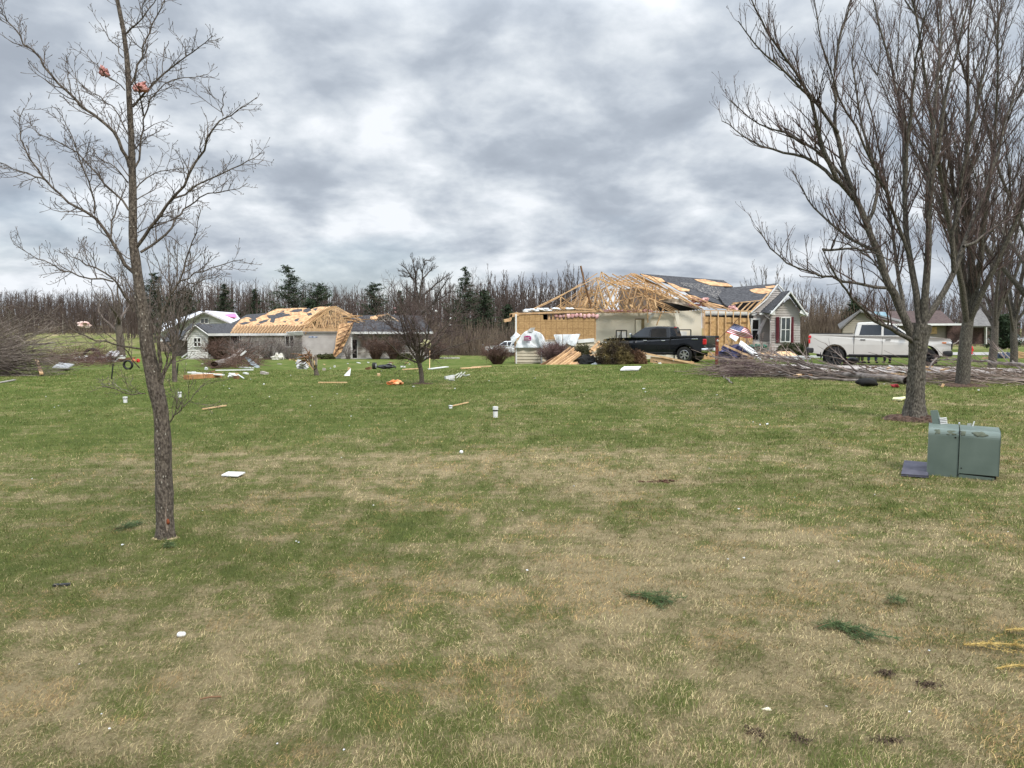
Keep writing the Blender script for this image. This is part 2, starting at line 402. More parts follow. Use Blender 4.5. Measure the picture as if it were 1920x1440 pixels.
def quick_mesh(name, V, Fc, m, smooth=True):
    me = bpy.data.meshes.new(name); me.vertices.add(len(V)); me.vertices.foreach_set('co', np.asarray(V, np.float32).ravel())
    Fc = np.asarray(Fc, np.int32); k = Fc.shape[1]
    me.loops.add(Fc.size); me.loops.foreach_set('vertex_index', Fc.ravel())
    me.polygons.add(len(Fc)); me.polygons.foreach_set('loop_start', np.arange(0, Fc.size, k, dtype=np.int32))
    me.update(calc_edges=True)
    if smooth: me.shade_smooth()
    me.materials.append(m); return me
def np_part(name, lines, m, parent, base=None, label=None):
    V, Fc = batch_tubes(lines)
    b = np.array(BASE[parent.name]) if base is None else np.array(base)
    o = bpy.data.objects.new(name, quick_mesh(name, V - b, Fc, m)); COL.objects.link(o)
    o.parent = parent; BASE[o.name] = BASE[parent.name]
    if label: o['label'] = label
    return o
def smooth_path(pts, n):
    pts = np.array(pts, float); t = np.concatenate([[0], np.cumsum(np.linalg.norm(np.diff(pts, axis=0), axis=1))]); t /= t[-1]
    s = np.linspace(0, 1, n); lin = np.stack([np.interp(s, t, pts[:, i]) for i in range(3)], 1)
    for _ in range(2):
        q = lin.copy(); q[1:-1] = (lin[:-2] + 2 * lin[1:-1] + lin[2:]) / 4; lin = q
    return lin
def unit(v): return v / (np.linalg.norm(v) + 1e-9)
class Twigger:
    def __init__(s, seed): s.r = np.random.RandomState(seed); s.lines = []
    def wander(s, p, d, L, k, bend=.25, up=.1):
        pts = [p]; d = unit(d)
        for i in range(k - 1):
            d = unit(d + s.r.randn(3) * bend / k ** .5 + np.array([0, 0, up / k * 2])); pts.append(pts[-1] + d * L / (k - 1))
        return np.array(pts)
    def shoots(s, path, rad, lev, sp, L, ang, up=.1, sides=3, start=.15, bend=.25, bud=0.0, kk=(5, 4, 3), rmin=.0012, ratio=.62, end=1.0, flat=0.0):
        """side shoots in opposite pairs/alternate along a path; lev levels deep"""
        seg = np.linalg.norm(np.diff(path, axis=0), axis=1); cum = np.concatenate([[0], np.cumsum(seg)]); tot = cum[-1]
        x = tot * start + s.r.rand() * sp
        while x < tot * end:
            i = min(np.searchsorted(cum, x) - 1, len(path) - 2); i = max(i, 0); f = (x - cum[i]) / max(seg[i], 1e-6)
            p = path[i] * (1 - f) + path[i + 1] * f; t = unit(path[i + 1] - path[i]); rr = rad[i] * (1 - f) + rad[i + 1] * f
            for _ in range(1 if s.r.rand() < .55 else 2):
                o = s.r.randn(3); o[1] *= (1 - flat); o = unit(o - t * o.dot(t)); a = ang * (.75 + .5 * s.r.rand())
                d = t * math.cos(a) + o * math.sin(a) + np.array([0, 0, up])
                l = L * (.45 + .8 * s.r.rand()) * (1 - .45 * x / tot); r0 = max(rmin, min(rr * .6, l * .018))
                k = kk[min(lev, len(kk)) - 1] if lev <= len(kk) else 5
                w = s.wander(p, d, l, k, bend, up)
                rad2 = np.linspace(r0, max(rmin * .75, r0 * .35), k)
                if bud and lev == 1: rad2[-1] = rad2[-2] * bud
                s.lines.append((w, rad2, sides if lev < 2 else sides + 1))
                if lev > 1: s.shoots(w, rad2, lev - 1, sp * ratio, l * .5, ang, up, sides, .2, bend, bud, kk, rmin, ratio, 1.0, flat)
            x += sp * (.6 + .8 * s.r.rand())

bark_near = mat('bark_near', (.055, .043, .034), (.175, .145, .115), scale=70, rough=.95, bump=1.0, bscale=110, stretch=(1, 1, .42), contrast=(.36, .66), det=8)
bark_twig = mat('bark_twig', (.075, .058, .048), (.15, .12, .10), scale=9, rough=.9)
bark_maple = mat('bark_maple', (.048, .041, .033), (.18, .16, .13), scale=60, rough=.95, bump=1.0, bscale=80, stretch=(1, 1, .3), contrast=(.40, .70), det=9)
bark_red = mat('bark_red', (.055, .038, .034), (.13, .090, .078), scale=6, rough=.9)
mulch = mat('mulch', (.035, .020, .014), (.12, .075, .052), scale=22, rough=1, bump=1, bscale=60)
deadstraw = mat('dead_straw', (.20, .15, .08), (.42, .34, .2), scale=25, rough=1, bump=1, bscale=60)

def trunk_mesh(path, rad, n=20, seed=0, flare=1.5, rough=.09):
    """trunk with a flared foot, vertical ridges and knots"""
    rs = np.random.RandomState(seed); k = len(path); mb = MB(); th = np.arange(n) * 2 * np.pi / n
    ph = rs.rand(6) * 6.3; V = []
    z0 = path[0][2]
    for i in range(k):
        h = np.linalg.norm(path[i] - path[0])
        fl = 1 + (flare - 1) * math.exp(-h / (rad[0] * 1.3))
        fb = fbm(np.cos(th) * 5 + 20, np.sin(th) * 5 + 40 + h * 6, seed, 4) - .5 + .6 * (vnoise(th * 5.1, h * 22 + th * 0, seed + 3) - .5)
        lob = 1 + rough * 2.2 * fb + .10 * math.exp(-h / (rad[0] * 2)) * np.sin(4 * th + ph[0]) + rough * np.sin(7 * th + ph[1] + h * 1.3 / rad[0] * .12) * .4 + .03 * math.sin(h / rad[0] * 1.1 + ph[2])
        r = rad[i] * fl * lob
        t = unit(path[min(i + 1, k - 1)] - path[max(i - 1, 0)]); a = unit(np.cross(t, np.array([0, 1., 0]))); b = np.cross(t, a)
        V.append(path[i] + r[:, None] * (a * np.cos(th)[:, None] + b * np.sin(th)[:, None]))
    V = np.concatenate(V); i = np.arange(k - 1)[:, None] * n; j = np.arange(n)[None]; j2 = (j + 1) % n
    Fc = np.stack([i + j, i + j2, i + n + j2, i + n + j], -1).reshape(-1, 4)
    return V, Fc
def np_mesh_part(name, V, Fc, m, parent):
    o = bpy.data.objects.new(name, quick_mesh(name, V - np.array(BASE[parent.name]), Fc, m)); COL.objects.link(o)
    o.parent = parent; BASE[o.name] = BASE[parent.name]; return o

def ring_mound(c, r, h, seed, n=40):
    rs = random.Random(seed); mb = MB(); c = Vector(c); vs = [c + Vector((0, 0, h))]; fs = []
    for j, (q, z) in enumerate(((.35, 1.0), (.7, .75), (1.0, -.25))):
        for i in range(n):
            a = 2 * math.pi * i / n; rr = r * q * (1 + .22 * (rs.random() - .5) + .1 * math.sin(3 * a + seed))
            vs.append(c + Vector((rr * math.cos(a), rr * math.sin(a) * .85, h * z * (1 + .5 * (rs.random() - .5)))))
    for i in range(n): fs.append((0, 1 + i, 1 + (i + 1) % n))
    for j in range(2):
        for i in range(n): fs.append((1 + j * n + i, 1 + (j + 1) * n + i, 1 + (j + 1) * n + (i + 1) % n, 1 + j * n + (i + 1) % n))
    return mb.add(vs, fs)

# --- the near tree on the left, its limbs traced from the photograph
def near_tree():
    g = G(311, 1008); D = g.y; rs = np.random.RandomState(3); px2m = D / F_PX
    t = thing('bare_tree', 'slender bare young tree closest to the camera with pink insulation caught in its twigs', 'tree', g)
    tr = [(311, 1016), (307, 900), (304, 800), (300, 760), (289, 715), (278, 660), (270, 600), (262, 545), (256, 500), (249, 451), (249, 361), (246, 253), (242, 180), (238, 108), (231, 54), (220, 0), (212, -60), (206, -130), (203, -190)]
    wd = [38, 37, 34, 33, 34, 29, 26, 23, 20.5, 18, 16, 12.5, 11.5, 10.5, 9, 8, 6.5, 4.5, 2]
    raw = np.array([P(x, y, D) for x, y in tr]); path = smooth_path(raw, 220)
    cum = np.concatenate([[0], np.cumsum(np.linalg.norm(np.diff(raw, axis=0), axis=1))]); cum /= cum[-1]
    rad = np.interp(np.linspace(0, 1, 220), cum, np.array(wd) * px2m / 2 * .82)
    V, Fc = trunk_mesh(path, rad, 40, 5, 1.25, .07); np_mesh_part('trunk', V, Fc, bark_near, t)
    def c3(l): return [(x * .3611, y * .3611) for x, y in l]
    br = [
     (c3([(672, 870), (640, 780), (600, 680), (500, 605), (420, 540), (330, 460), (260, 380), (195, 290), (130, 230), (90, 170), (20, 90), (-60, 10)]), 8, -.3),
     (c3([(700, 1420), (620, 1320), (575, 1240), (490, 1110), (400, 1080), (330, 1040), (245, 940), (130, 800), (90, 690), (125, 560)]), 8.5, -.15),
     (c3([(245, 940), (160, 900), (70, 885), (0, 850), (-60, 815)]), 4, .15),
     (c3([(668, 1090), (590, 1000), (490, 880), (410, 800), (350, 750), (270, 730), (125, 655)]), 5, .35),
     (c3([(575, 1240), (580, 1120), (640, 1000), (655, 930)]), 4.5, .2),
     (c3([(490, 1110), (470, 1000), (430, 880), (400, 770), (320, 600)]), 4, -.1),
     (c3([(705, 1290), (780, 1190), (900, 1030), (990, 900), (1050, 780), (1110, 670), (1160, 600), (1250, 575), (1335, 505)]), 8, -.3),
     (c3([(1160, 600), (1155, 540), (1175, 475)]), 2.8, 0),
     (c3([(900, 1030), (1000, 980), (1100, 920), (1200, 880), (1300, 830), (1375, 790)]), 4.5, .2),
     (c3([(730, 1310), (830, 1260), (900, 1170), (920, 1110), (960, 1090), (1060, 1000), (1200, 995), (1285, 950)]), 6, .4),
     (c3([(690, 555), (760, 480), (850, 375), (960, 300), (1030, 260), (1105, 185)]), 5, -.2),
     (c3([(695, 880), (735, 780), (745, 600), (760, 560), (830, 440), (930, 410), (1080, 385)]), 4.8, .25),
     (c3([(745, 600), (740, 520), (705, 430), (697, 390)]), 4, -.3),
     (c3([(680, 440), (730, 300), (750, 200), (800, 120), (845, 50), (855, -30), (880, -120)]), 5, .2),
     (c3([(655, 175), (720, 110), (800, 20), (860, -80)]), 4, -.2),
     (c3([(640, 300), (590, 220), (540, 170), (520, 120)]), 2.5, .1),
     (c3([(650, 470), (590, 420), (540, 380), (455, 290)]), 2.6, -.1),
     ([(252, 585), (231, 542), (204, 514), (175, 502), (144, 487), (120, 470)], 6.5, -.25),
     ([(212, 528), (156, 520), (124, 509), (89, 491), (60, 480), (25, 457)], 4, .15),
     ([(270, 655), (222, 649), (191, 640), (164, 633), (124, 609), (89, 598), (42, 569)], 4.5, -.3),
     ([(300, 735), (302, 711), (298, 658), (296, 622), (311, 569), (331, 535), (342, 512), (358, 470), (370, 430), (376, 396)], 9, -.2),
     ([(331, 535), (345, 517), (385, 506), (410, 497), (456, 487)], 3.5, .1),
     ([(318, 560), (350, 532), (395, 525), (418, 512)], 2.6, -.2),
     ([(304, 720), (312, 690), (325, 668), (350, 640), (365, 600), (372, 560)], 5, .3),
     ([(300, 722), (306, 690), (330, 640), (336, 590), (322, 540), (300, 500), (286, 470)], 5, .1),
     ([(296, 640), (283, 600), (276, 560), (290, 520)], 3, .2),
     ([(318, 792), (330, 775), (349, 760), (341, 750), (324, 744)], 3.6, -.1),
     ([(345, 762), (358, 745), (372, 728), (395, 712)], 2, .1),
     ([(272, 738), (242, 742), (218, 732), (191, 724)], 2.6, -.2),
     ([(262, 690), (240, 660), (225, 640), (190, 620), (175, 600)], 3, -.3),
     (c3([(668, 700), (620, 600), (560, 520), (500, 500), (330, 345)]), 3, .2),
     (c3([(665, 950), (600, 860), (520, 820), (430, 790)]), 3, -.2),
     (c3([(700, 990), (770, 900), (830, 880), (990, 870)]), 3, .1),
     (c3([(705, 1040), (800, 990), (835, 950)]), 2.6, .3),
     (c3([(690, 800), (720, 740), (830, 680)]), 2.4, .2)]
    tw = Twigger(11); lim = []
    for pts, w, dz in br:
        n = max(6, len(pts) * 2); k = len(pts)
        raw = np.array([P(x, y, D + dz * (i / (k - 1)) ** .8 * (1.0 + .3 * rs.randn())) for i, (x, y) in enumerate(pts)])
        pa = smooth_path(raw, n); pa[1:-1] += rs.randn(n - 2, 3) * .006
        ra = np.linspace(w * .82 * px2m / 2, 1.1 * px2m / 2, n); lim.append((pa, ra, 7))
        tw.shoots(pa, ra, 2, .06, .25, .85, up=.16, start=.10, bud=2.0, kk=(4, 5), rmin=.0016, bend=.4)
    tw.shoots(path, rad, 2, .10, .30, 1.0, up=.25, start=.42, bud=2.0, kk=(4, 5), rmin=.0016, bend=.4)
    np_part('limbs', lim, bark_near, t); np_part('twigs', tw.lines, bark_twig, t)
    sc_ = lambda x, y, o=.0: P(x, y, D - .072 - o)
    part('bark_scar', MB().slab([sc_(309, 966), sc_(312, 940), sc_(311, 968), sc_(316, 990), sc_(313, 1000), sc_(310, 985)], .006), MATS.get('scar_wood') or mat('scar_wood', (.16, .12, .09), (.30, .24, .19), scale=60), t, 'pale split in the bark near the foot')
    part('bark_scar', MB().blob(sc_(315, 978), (.022, .02, .04), 3, .3), mat('rust_sap', (.16, .04, .015), (.25, .07, .03), scale=60), t, 'small rusty wound near the foot', smooth=True)
    lr = np.random.RandomState(5); lm = mat('lichen', (.24, .22, .18), (.42, .39, .33), scale=80)
    mbl = MB()
    for q in range(60):
        k = lr.randint(4, 120); a = lr.uniform(-2.6, -.5); c = path[k] + np.array([math.cos(a), math.sin(a), 0]) * rad[k] * 1.0
        mbl.blob(c, (lr.uniform(.004, .011), .006, lr.uniform(.006, .022)), q, .4, 5, 3)
    o = part('lichen', mbl, lm, t); o['kind'] = 'stuff'
    solo('straw_ring', ring_mound(g, .115, .008, 3), deadstraw, 'ring of dead straw round the foot of the near left tree', 'straw ring', base=g)
    # insulation caught on twigs
    pinkf = mat('pink_insulation', (.50, .20, .17), (.72, .38, .34), scale=30, rough=1, bump=1, bscale=80)
    for (x, y, sx, sy, sd, lab) in ((265, 163, 32, 18, 1, 'larger pink insulation tuft snagged against the trunk of the near left tree'), (193, 132, 13, 22, 2, 'smaller pink insulation tuft snagged on a thin twig left of the near tree trunk')):
        mb = MB(); c = P(x, y, D - .05)
        r2 = random.Random(sd)
        for q in range(9): mb.blob(c + Vector((r2.uniform(-.32, .32) * sx * px2m, r2.uniform(-.02, .02), r2.uniform(-.3, .3) * sy * px2m)), (sx * px2m * .45, .04, sy * px2m * .42), q, .6)
        solo('insulation_tuft', mb, pinkf, lab, 'insulation', group='pink insulation in the near tree', smooth=True)
near_tree()

# --- generic bare tree (built at its own origin, height in metres)
def bare_lines(seed, H, r0, fork=.3, n_lead=5, spread=.35, lev=2, sp=.5, L=1.6, rmin=.006, sides=3, lead_k=8, leads=None, wig=.12, up=.25, bud=0, kk=(4, 5), ratio=.55, ang=.7, sub=0):
    tw = Twigger(seed); rs = tw.r; tr = []; lim = []
    hf = H * fork
    k = 7; base = np.array([0, 0, -.05]); path = tw.wander(base, np.array([rs.randn() * .04, rs.randn() * .04, 1]), hf + .05, k, wig * .5, 0)
    tr.append((path, np.linspace(r0, r0 * .72, k), 10 if sides > 3 else 6))
    top = path[-1]; d0 = unit(path[-1] - path[-2])
    for i in range(n_lead):
        a = 2 * math.pi * (i + rs.rand() * .6) / n_lead; s = spread * (.5 + .8 * rs.rand()) if i else spread * .15
        d = np.array([math.cos(a) * math.sin(s), math.sin(a) * math.sin(s), math.cos(s)])
        st = path[-1 - int(rs.rand() * 3)] if i else top
        l = (H - st[2]) * (.8 + .25 * rs.rand()) if i else (H - top[2])
        w = tw.wander(st, d, l, lead_k, wig * 1.6, .16)
        rr = r0 * (.32 + .12 * rs.rand()) * (1 if i else 1.25); ra = (rr * (1 - np.linspace(0, 1, lead_k)) ** 1.15 + rmin * 1.3)
        lim.append((w, ra, 6 if sides > 3 else 5))
        if sub:
            sb = Twigger(seed * 7 + i); sb.shoots(w, ra, 1, l / (sub + 1), l * .5, spread + .2, up=up, sides=4, start=.12, bend=.2, kk=(7,), rmin=rmin)
            for (p2, r2, n2) in sb.lines:
                r2 = np.linspace(max(r2[0] * .8, ra[3] * .38), rmin * 1.3, len(p2)); lim.append((p2, r2, 4)); tw.shoots(p2, r2, lev, sp, L * .8, ang, up=up, start=.1, bend=.35, rmin=rmin, bud=bud, kk=kk, ratio=ratio)
        tw.shoots(w, ra, lev, sp, L, ang, up=up, start=.08, bend=.35, rmin=rmin, bud=bud, kk=kk, ratio=ratio)
    return tr, lim, tw.lines
def bare_tree(name, label, at, seed, H, r0, m1, m2, group=None, cat='tree', **kw):
    t = thing(name, label, cat, at, group)
    tr, li, tl = bare_lines(seed, H, r0, **kw)
    np_part('trunk', tr + (li if kw.get('sub') else []), m1, t, base=(0, 0, 0)); np_part('crown', tl if kw.get('sub') else li + tl, m2, t, base=(0, 0, 0))
    return t

# --- the big maple on the right, leaders traced
def maple():
    g = G(1714, 786); D = g.y; px2m = D / F_PX; rs = np.random.RandomState(8)
    t = thing('bare_tree', 'large bare many-stemmed tree beside the green utility box', 'tree', g)
    def c5(l): return [(1340 + x * .4444, y * .4444) for x, y in l]
    raw = np.array([P(x, y, D) for x, y in [(1714, 792), (1716, 740), (1718, 700), (1720, 665), (1722, 635), (1728, 608)]]); path = smooth_path(raw, 130)
    rad = np.interp(np.linspace(0, 1, 130), [0, .25, .6, .85, 1], np.array([38, 30, 29, 33, 34]) * px2m / 2)
    V, Fc = trunk_mesh(path, rad, 44, 2, 1.4, .08); np_mesh_part('trunk', V, Fc, bark_maple, t)
    br = [
     (c5([(855, 1450), (820, 1380), (780, 1310), (740, 1220), (690, 1060), (640, 940), (590, 840), (550, 740), (540, 700), (520, 560), (505, 400), (510, 200), (560, 60), (600, -60), (610, -180)]), 22, 0),
     (c5([(590, 840), (500, 740), (450, 600), (430, 520), (400, 380), (300, 240), (200, 100), (150, 0), (120, -100)]), 12, -.5),
     (c5([(540, 780), (440, 690), (330, 640), (230, 630), (130, 590), (60, 520), (30, 510)]), 8, .7),
     (c5([(560, 780), (470, 660), (380, 600), (250, 540), (120, 500), (60, 420)]), 7, .2),
     (c5([(520, 560), (440, 440), (330, 330), (240, 260), (170, 180), (100, 90)]), 7, -.9),
     (c5([(870, 1400), (850, 1200), (815, 1050), (800, 850), (810, 600), (790, 450), (740, 280), (700, 130), (660, 0), (640, -120)]), 17, .3),
     (c5([(800, 800), (820, 560), (840, 350), (840, 200), (900, 60), (930, -80)]), 10, -.6),
     (c5([(880, 1380), (900, 1150), (895, 900), (930, 700), (960, 500), (1000, 300), (1050, 100), (1080, -100)]), 19, -.4),
     (c5([(893, 920), (910, 600), (950, 400), (940, 200), (960, 0), (960, -130)]), 11, .5),
     (c5([(890, 1350), (960, 1250), (1010, 1150), (1050, 1040), (1080, 940), (1150, 800), (1200, 600), (1280, 350), (1320, 150)]), 15, .4),
     (c5([(1010, 1150), (1000, 1000), (1040, 800), (1060, 600), (1120, 400), (1150, 200), (1230, 0)]), 11, -.5),
     (c5([(850, 1450), (760, 1400), (690, 1365), (620, 1300), (560, 1230), (500, 1150), (455, 1050)]), 11, -.8),
     (c5([(457, 1052), (500, 1060), (600, 1045), (690, 1070), (790, 1130)]), 5, -.8),
     (c5([(730, 1215), (640, 1210), (520, 1180), (400, 1150), (300, 1110), (230, 1050), (180, 960)]), 6.5, -.4),
     (c5([(690, 1070), (640, 1040), (540, 1000), (440, 900), (380, 830), (330, 720)]), 7, .5),
     (c5([(800, 1330), (800, 1240), (770, 1160), (760, 1000), (720, 800), (690, 600), (640, 400), (600, 260)]), 9, .6),
     (c5([(640, 950), (700, 850), (680, 700), (620, 560), (600, 400), (570, 250), (610, 60)]), 8, .4),
     (c5([(820, 1080), (760, 900), (700, 780), (650, 640), (560, 480), (480, 300), (440, 150), (420, 0)]), 8, -.6),
     (c5([(1050, 1040), (1150, 1000), (1240, 900), (1300, 820)]), 6, .3),
     (c5([(740, 1230), (700, 1150), (660, 1080), (580, 1040), (480, 1010)]), 4, .5)]
    tw = Twigger(5); lim = []
    for pts, w, dz in br:
        k = len(pts); n = k * 2
        raw = np.array([P(x, y, D + dz * 1.6 * (i / (k - 1))) for i, (x, y) in enumerate(pts)]); pa = smooth_path(raw, n); pa[1:-1] += rs.randn(n - 2, 3) * .012
        ra = (w * .70 * (1 - np.linspace(0, 1, n)) ** 1.1 + 1.5) * px2m / 2; lim.append((pa, ra, 8))
        tw.shoots(pa, ra, 2, .13, .85, .58, up=.32, start=.14, bud=2.1, kk=(5, 7), rmin=.0026, bend=.35, ratio=.85)
    print('maple twigs', len(tw.lines))
    np_part('limbs', lim, bark_maple, t); np_part('twigs', tw.lines, bark_red, t)
    solo('mulch_ring', ring_mound(g, .52, .07, 5), mulch, 'reddish bark mulch round the foot of the large right tree', 'mulch', base=g)
maple()
g2 = G(1804, 724)
bare_tree('bare_tree', 'tall bare tree with a forked trunk just behind and right of the large tree', g2, 21, 11.5, .19, bark_maple, bark_red, fork=.17, n_lead=7, spread=.42, lev=2, sp=.22, L=1.4, rmin=.0036, sides=4, lead_k=10, bud=1.6, kk=(5, 6), sub=3, up=.3, ang=.6)
solo('mulch_ring', ring_mound(g2, .72, .07, 9), mulch, 'brown mulch mound under the tree behind the large right tree', 'mulch', base=g2)
g3 = GD(1862, 31)
bare_tree('bare_tree', 'bare tree standing between the driveway brush and the debris heap at the right', g3, 22, 11, .18, bark_maple, bark_red, fork=.18, n_lead=7, spread=.45, lev=2, sp=.42, L=1.4, rmin=.006, sides=4, lead_k=10, kk=(4, 5), sub=2, up=.3, ang=.6)
g4 = GD(1903, 33)
bare_tree('bare_tree', 'rightmost bare tree, at the right edge of the lawn', g4, 23, 11, .17, bark_maple, bark_red, fork=.2, n_lead=7, spread=.5, lev=2, sp=.42, L=1.4, rmin=.006, sides=4, lead_k=10, kk=(4, 5), sub=2, up=.3, ang=.6)
bare_tree('bare_tree', 'bare tree whose crown fills the upper right corner behind the large tree', GD(1990, 24), 24, 12, .24, bark_maple, bark_red, fork=.16, n_lead=8, spread=.6, lev=2, sp=.40, L=1.4, rmin=.005, sides=4, lead_k=10, kk=(4, 5), sub=3, up=.3, ang=.6)
# small spreading tree in the middle of the lawn
gm = G(791, 720)
bare_tree('crabapple_tree', 'small round-crowned bare tree alone in the middle of the lawn', gm, 41, 3.2, .075, bark_near, bark_red, fork=.30, n_lead=14, spread=1.05, lev=2, sp=.13, L=.75, rmin=.0026, sides=4, lead_k=8, kk=(4, 5), up=.10, ang=.85, wig=.3, sub=1)
solo('mulch_ring', ring_mound(gm, .36, .03, 15), mulch, 'thin mulch ring under the small round-crowned tree', 'mulch', base=gm)
# slim tree right behind the near one
bare_tree('bare_tree', 'slim pale bare sapling directly behind the near left tree', G(328, 716), 43, 4.4, .075, bark_twig, bark_twig, fork=.2, n_lead=6, spread=.45, lev=2, sp=.22, L=.7, rmin=.005, sides=4, up=.3, sub=1)
# storm-broken tree at the debris on the left
bare_tree('broken_tree', 'storm-broken bare tree standing in the debris heap on the left', GD(226, 62), 44, 7.5, .36, bark_near, bark_twig, fork=.42, n_lead=5, spread=1.0, lev=2, sp=.7, L=1.5, rmin=.015, sides=4, up=.05, ang=.9, wig=.35)
bare_tree('broken_tree', 'leaning broken bare tree behind the left brush heap', GD(28, 60), 45, 5.2, .18, bark_near, bark_twig, fork=.35, n_lead=5, spread=.9, lev=2, sp=.6, L=1.2, rmin=.014, sides=4, up=.05, ang=.9, wig=.4)


# ------------------------------------------------------------------ the wood behind the houses
bark_pale = mat('bark_pale', (.11, .095, .082), (.27, .24, .21), scale=3, rough=.95)
bark_wood = mat('bark_wood', (.062, .048, .040), (.15, .125, .105), scale=1.5, rough=.95)
bark_haze = mat('bark_haze', (.055, .038, .031), (.115, .088, .075), scale=.5, rough=.95)
def wood_trees():
    rnd = random.Random(12); protos = []
    LAB = 'slender bare deciduous tree in the wood along the horizon'
    for k in range(7):
        H = 12
        t = bare_tree('woodland_tree', LAB, (0, 0, 0), 100 + k, H, .15, bark_pale if k in (1, 4) else bark_wood, bark_haze, 'bare trees of the wood on the horizon',
                      fork=(.30, .5, .38, .2, .55, .32, .25)[k], n_lead=(5, 3, 4, 5, 4, 6, 4)[k], spread=(.35, .22, .3, .3, .25, .4, .22)[k], lev=2, sp=.75, L=1.7, rmin=.022, sides=3, lead_k=6, up=.45, kk=(3, 4), ang=.55)
        protos.append(t); KIDS[t.name] = tuple(t.children)
    spots = []
    def row(x0, x1, d0, d1, y0, y1, n):
        for i in range(n):
            px = x0 + (x1 - x0) * (i + rnd.random()) / n; d = rnd.uniform(d0, d1); top = rnd.uniform(y0, y1)
            spots.append((px, d, top))
    row(-60, 260, 160, 186, 540, 574, 46)
    row(225, 520, 125, 150, 535, 572, 30)
    row(560, 760, 122, 140, 540, 566, 22)
    row(760, 1000, 118, 134, 515, 560, 30)
    row(900, 1110, 128, 142, 500, 535, 20)
    row(1385, 1500, 100, 125, 505, 560, 8)
    row(1500, 1990, 118, 150, 520, 570, 34)
    spots += [(1060, 120, 498), (465, 118, 548), (455, 119, 556), (480, 118, 545)]
    for i, (px, d, top) in enumerate(spots):
        g = GD(px, d, -.1); z = P(px, top, d).z; s = (z - g.z) / 12.0
        p = protos[i % 7] if i < 190 else protos[(0, 1, 4, 1)[i - 190]]
        sc = (s * rnd.uniform(.8, 1.1), s * rnd.uniform(.8, 1.1), s)
        if i < 7: o = protos[i]; o.location = g; o.scale = sc; o.rotation_euler = (0, 0, rnd.uniform(0, 6.3))
        else: copy_tree(p, loc=g, rz=rnd.uniform(0, 6.3), scale=sc)
    # the depth of the wood: far too many stems to count
    rs = np.random.RandomState(2); lines = []
    for (x0, x1, d0, d1, h0, h1, n) in ((-120, 270, 178, 215, 6.5, 10.8, 760), (240, 780, 138, 185, 8, 12, 850), (760, 1130, 132, 180, 9, 13, 620), (1370, 2050, 145, 190, 7, 11, 620)):
        for i in range(n):
            px = rs.uniform(x0, x1); d = rs.uniform(d0, d1); X = P(px, 640, d).x; z = gz(X, d) - .2; h = rs.uniform(h0, h1)
            b = np.array([X, d, z]); top = b + np.array([rs.randn() * .5, rs.randn() * .3, h]); r = rs.uniform(.05, .13)
            lines.append((np.array([b, (b + top) / 2 + rs.randn(3) * .12, top]), np.array([r, r * .7, .03]), 3))
            for _ in range(15):
                f = rs.uniform(.2, 1.0); s0 = b + (top - b) * f; L = rs.uniform(.8, 2.6) * (1.15 - f * .5); a = rs.uniform(0, 6.3)
                e = s0 + np.array([math.cos(a) * .5, math.sin(a) * .5, .35 + .6 * rs.rand()]) * L
                lines.append((np.array([s0, (s0 + e) / 2 + rs.randn(3) * .1, e]), np.array([.036, .028, .018]), 3))
    for (x0, x1, d0, d1, n) in ((-120, 330, 172, 190, 1500), (300, 820, 126, 150, 2600), (760, 1010, 119, 135, 1500), (1500, 2000, 130, 150, 1500)):
        for i in range(n):
            X = P(rs.uniform(x0, x1), 640, rs.uniform(d0, d1)); h = rs.uniform(1.5, 5.5); b = np.array([X.x, X.y, gz(X.x, X.y) - .2]); e = b + np.array([rs.randn() * .5, rs.randn() * .3, h])
            lines.append((np.array([b, (b + e) / 2 + rs.randn(3) * .15, e]), np.array([.06, .045, .02]), 3))
    V, Fc = batch_tubes(lines)
    o = bpy.data.objects.new('far_wood', quick_mesh('far_wood', V, Fc, bark_haze)); COL.objects.link(o); tag(o, 'deep bare brown wood closing the horizon', 'wood', kind='stuff')
    # scrub and saplings along the edge of the wood
    lines = []
    for (x0, x1, d0, d1, h, n) in ((-100, 330, 160, 172, 2.8, 900), (300, 800, 112, 124, 3.5, 1800), (760, 1010, 96, 118, 4.2, 3000), (1505, 1608, 78, 86, 4.0, 2600), (1600, 1960, 108, 125, 2.5, 900), (1380, 1500, 90, 100, 3, 500)):
        for i in range(n):
            px = rs.uniform(x0, x1); d = rs.uniform(d0, d1); X = P(px, 640, d).x; b = np.array([X, d, gz(X, d) - .1]); hh = h * rs.uniform(.35, 1.1)
            lean = rs.randn(3) * hh * .18; e = b + lean + np.array([0, 0, hh])
            lines.append((np.array([b, (b + e) / 2 + rs.randn(3) * .12, e]), np.array([.03, .024, .016]), 3))
    V, Fc = batch_tubes(lines)
    o = bpy.data.objects.new('scrub', quick_mesh('scrub', V, Fc, mat('scrub_brown', (.075, .052, .038), (.20, .155, .115), scale=.6, rough=.95))); COL.objects.link(o); tag(o, 'brown leafless scrub along the edge of the wood', 'scrub', kind='stuff')
wood_trees()

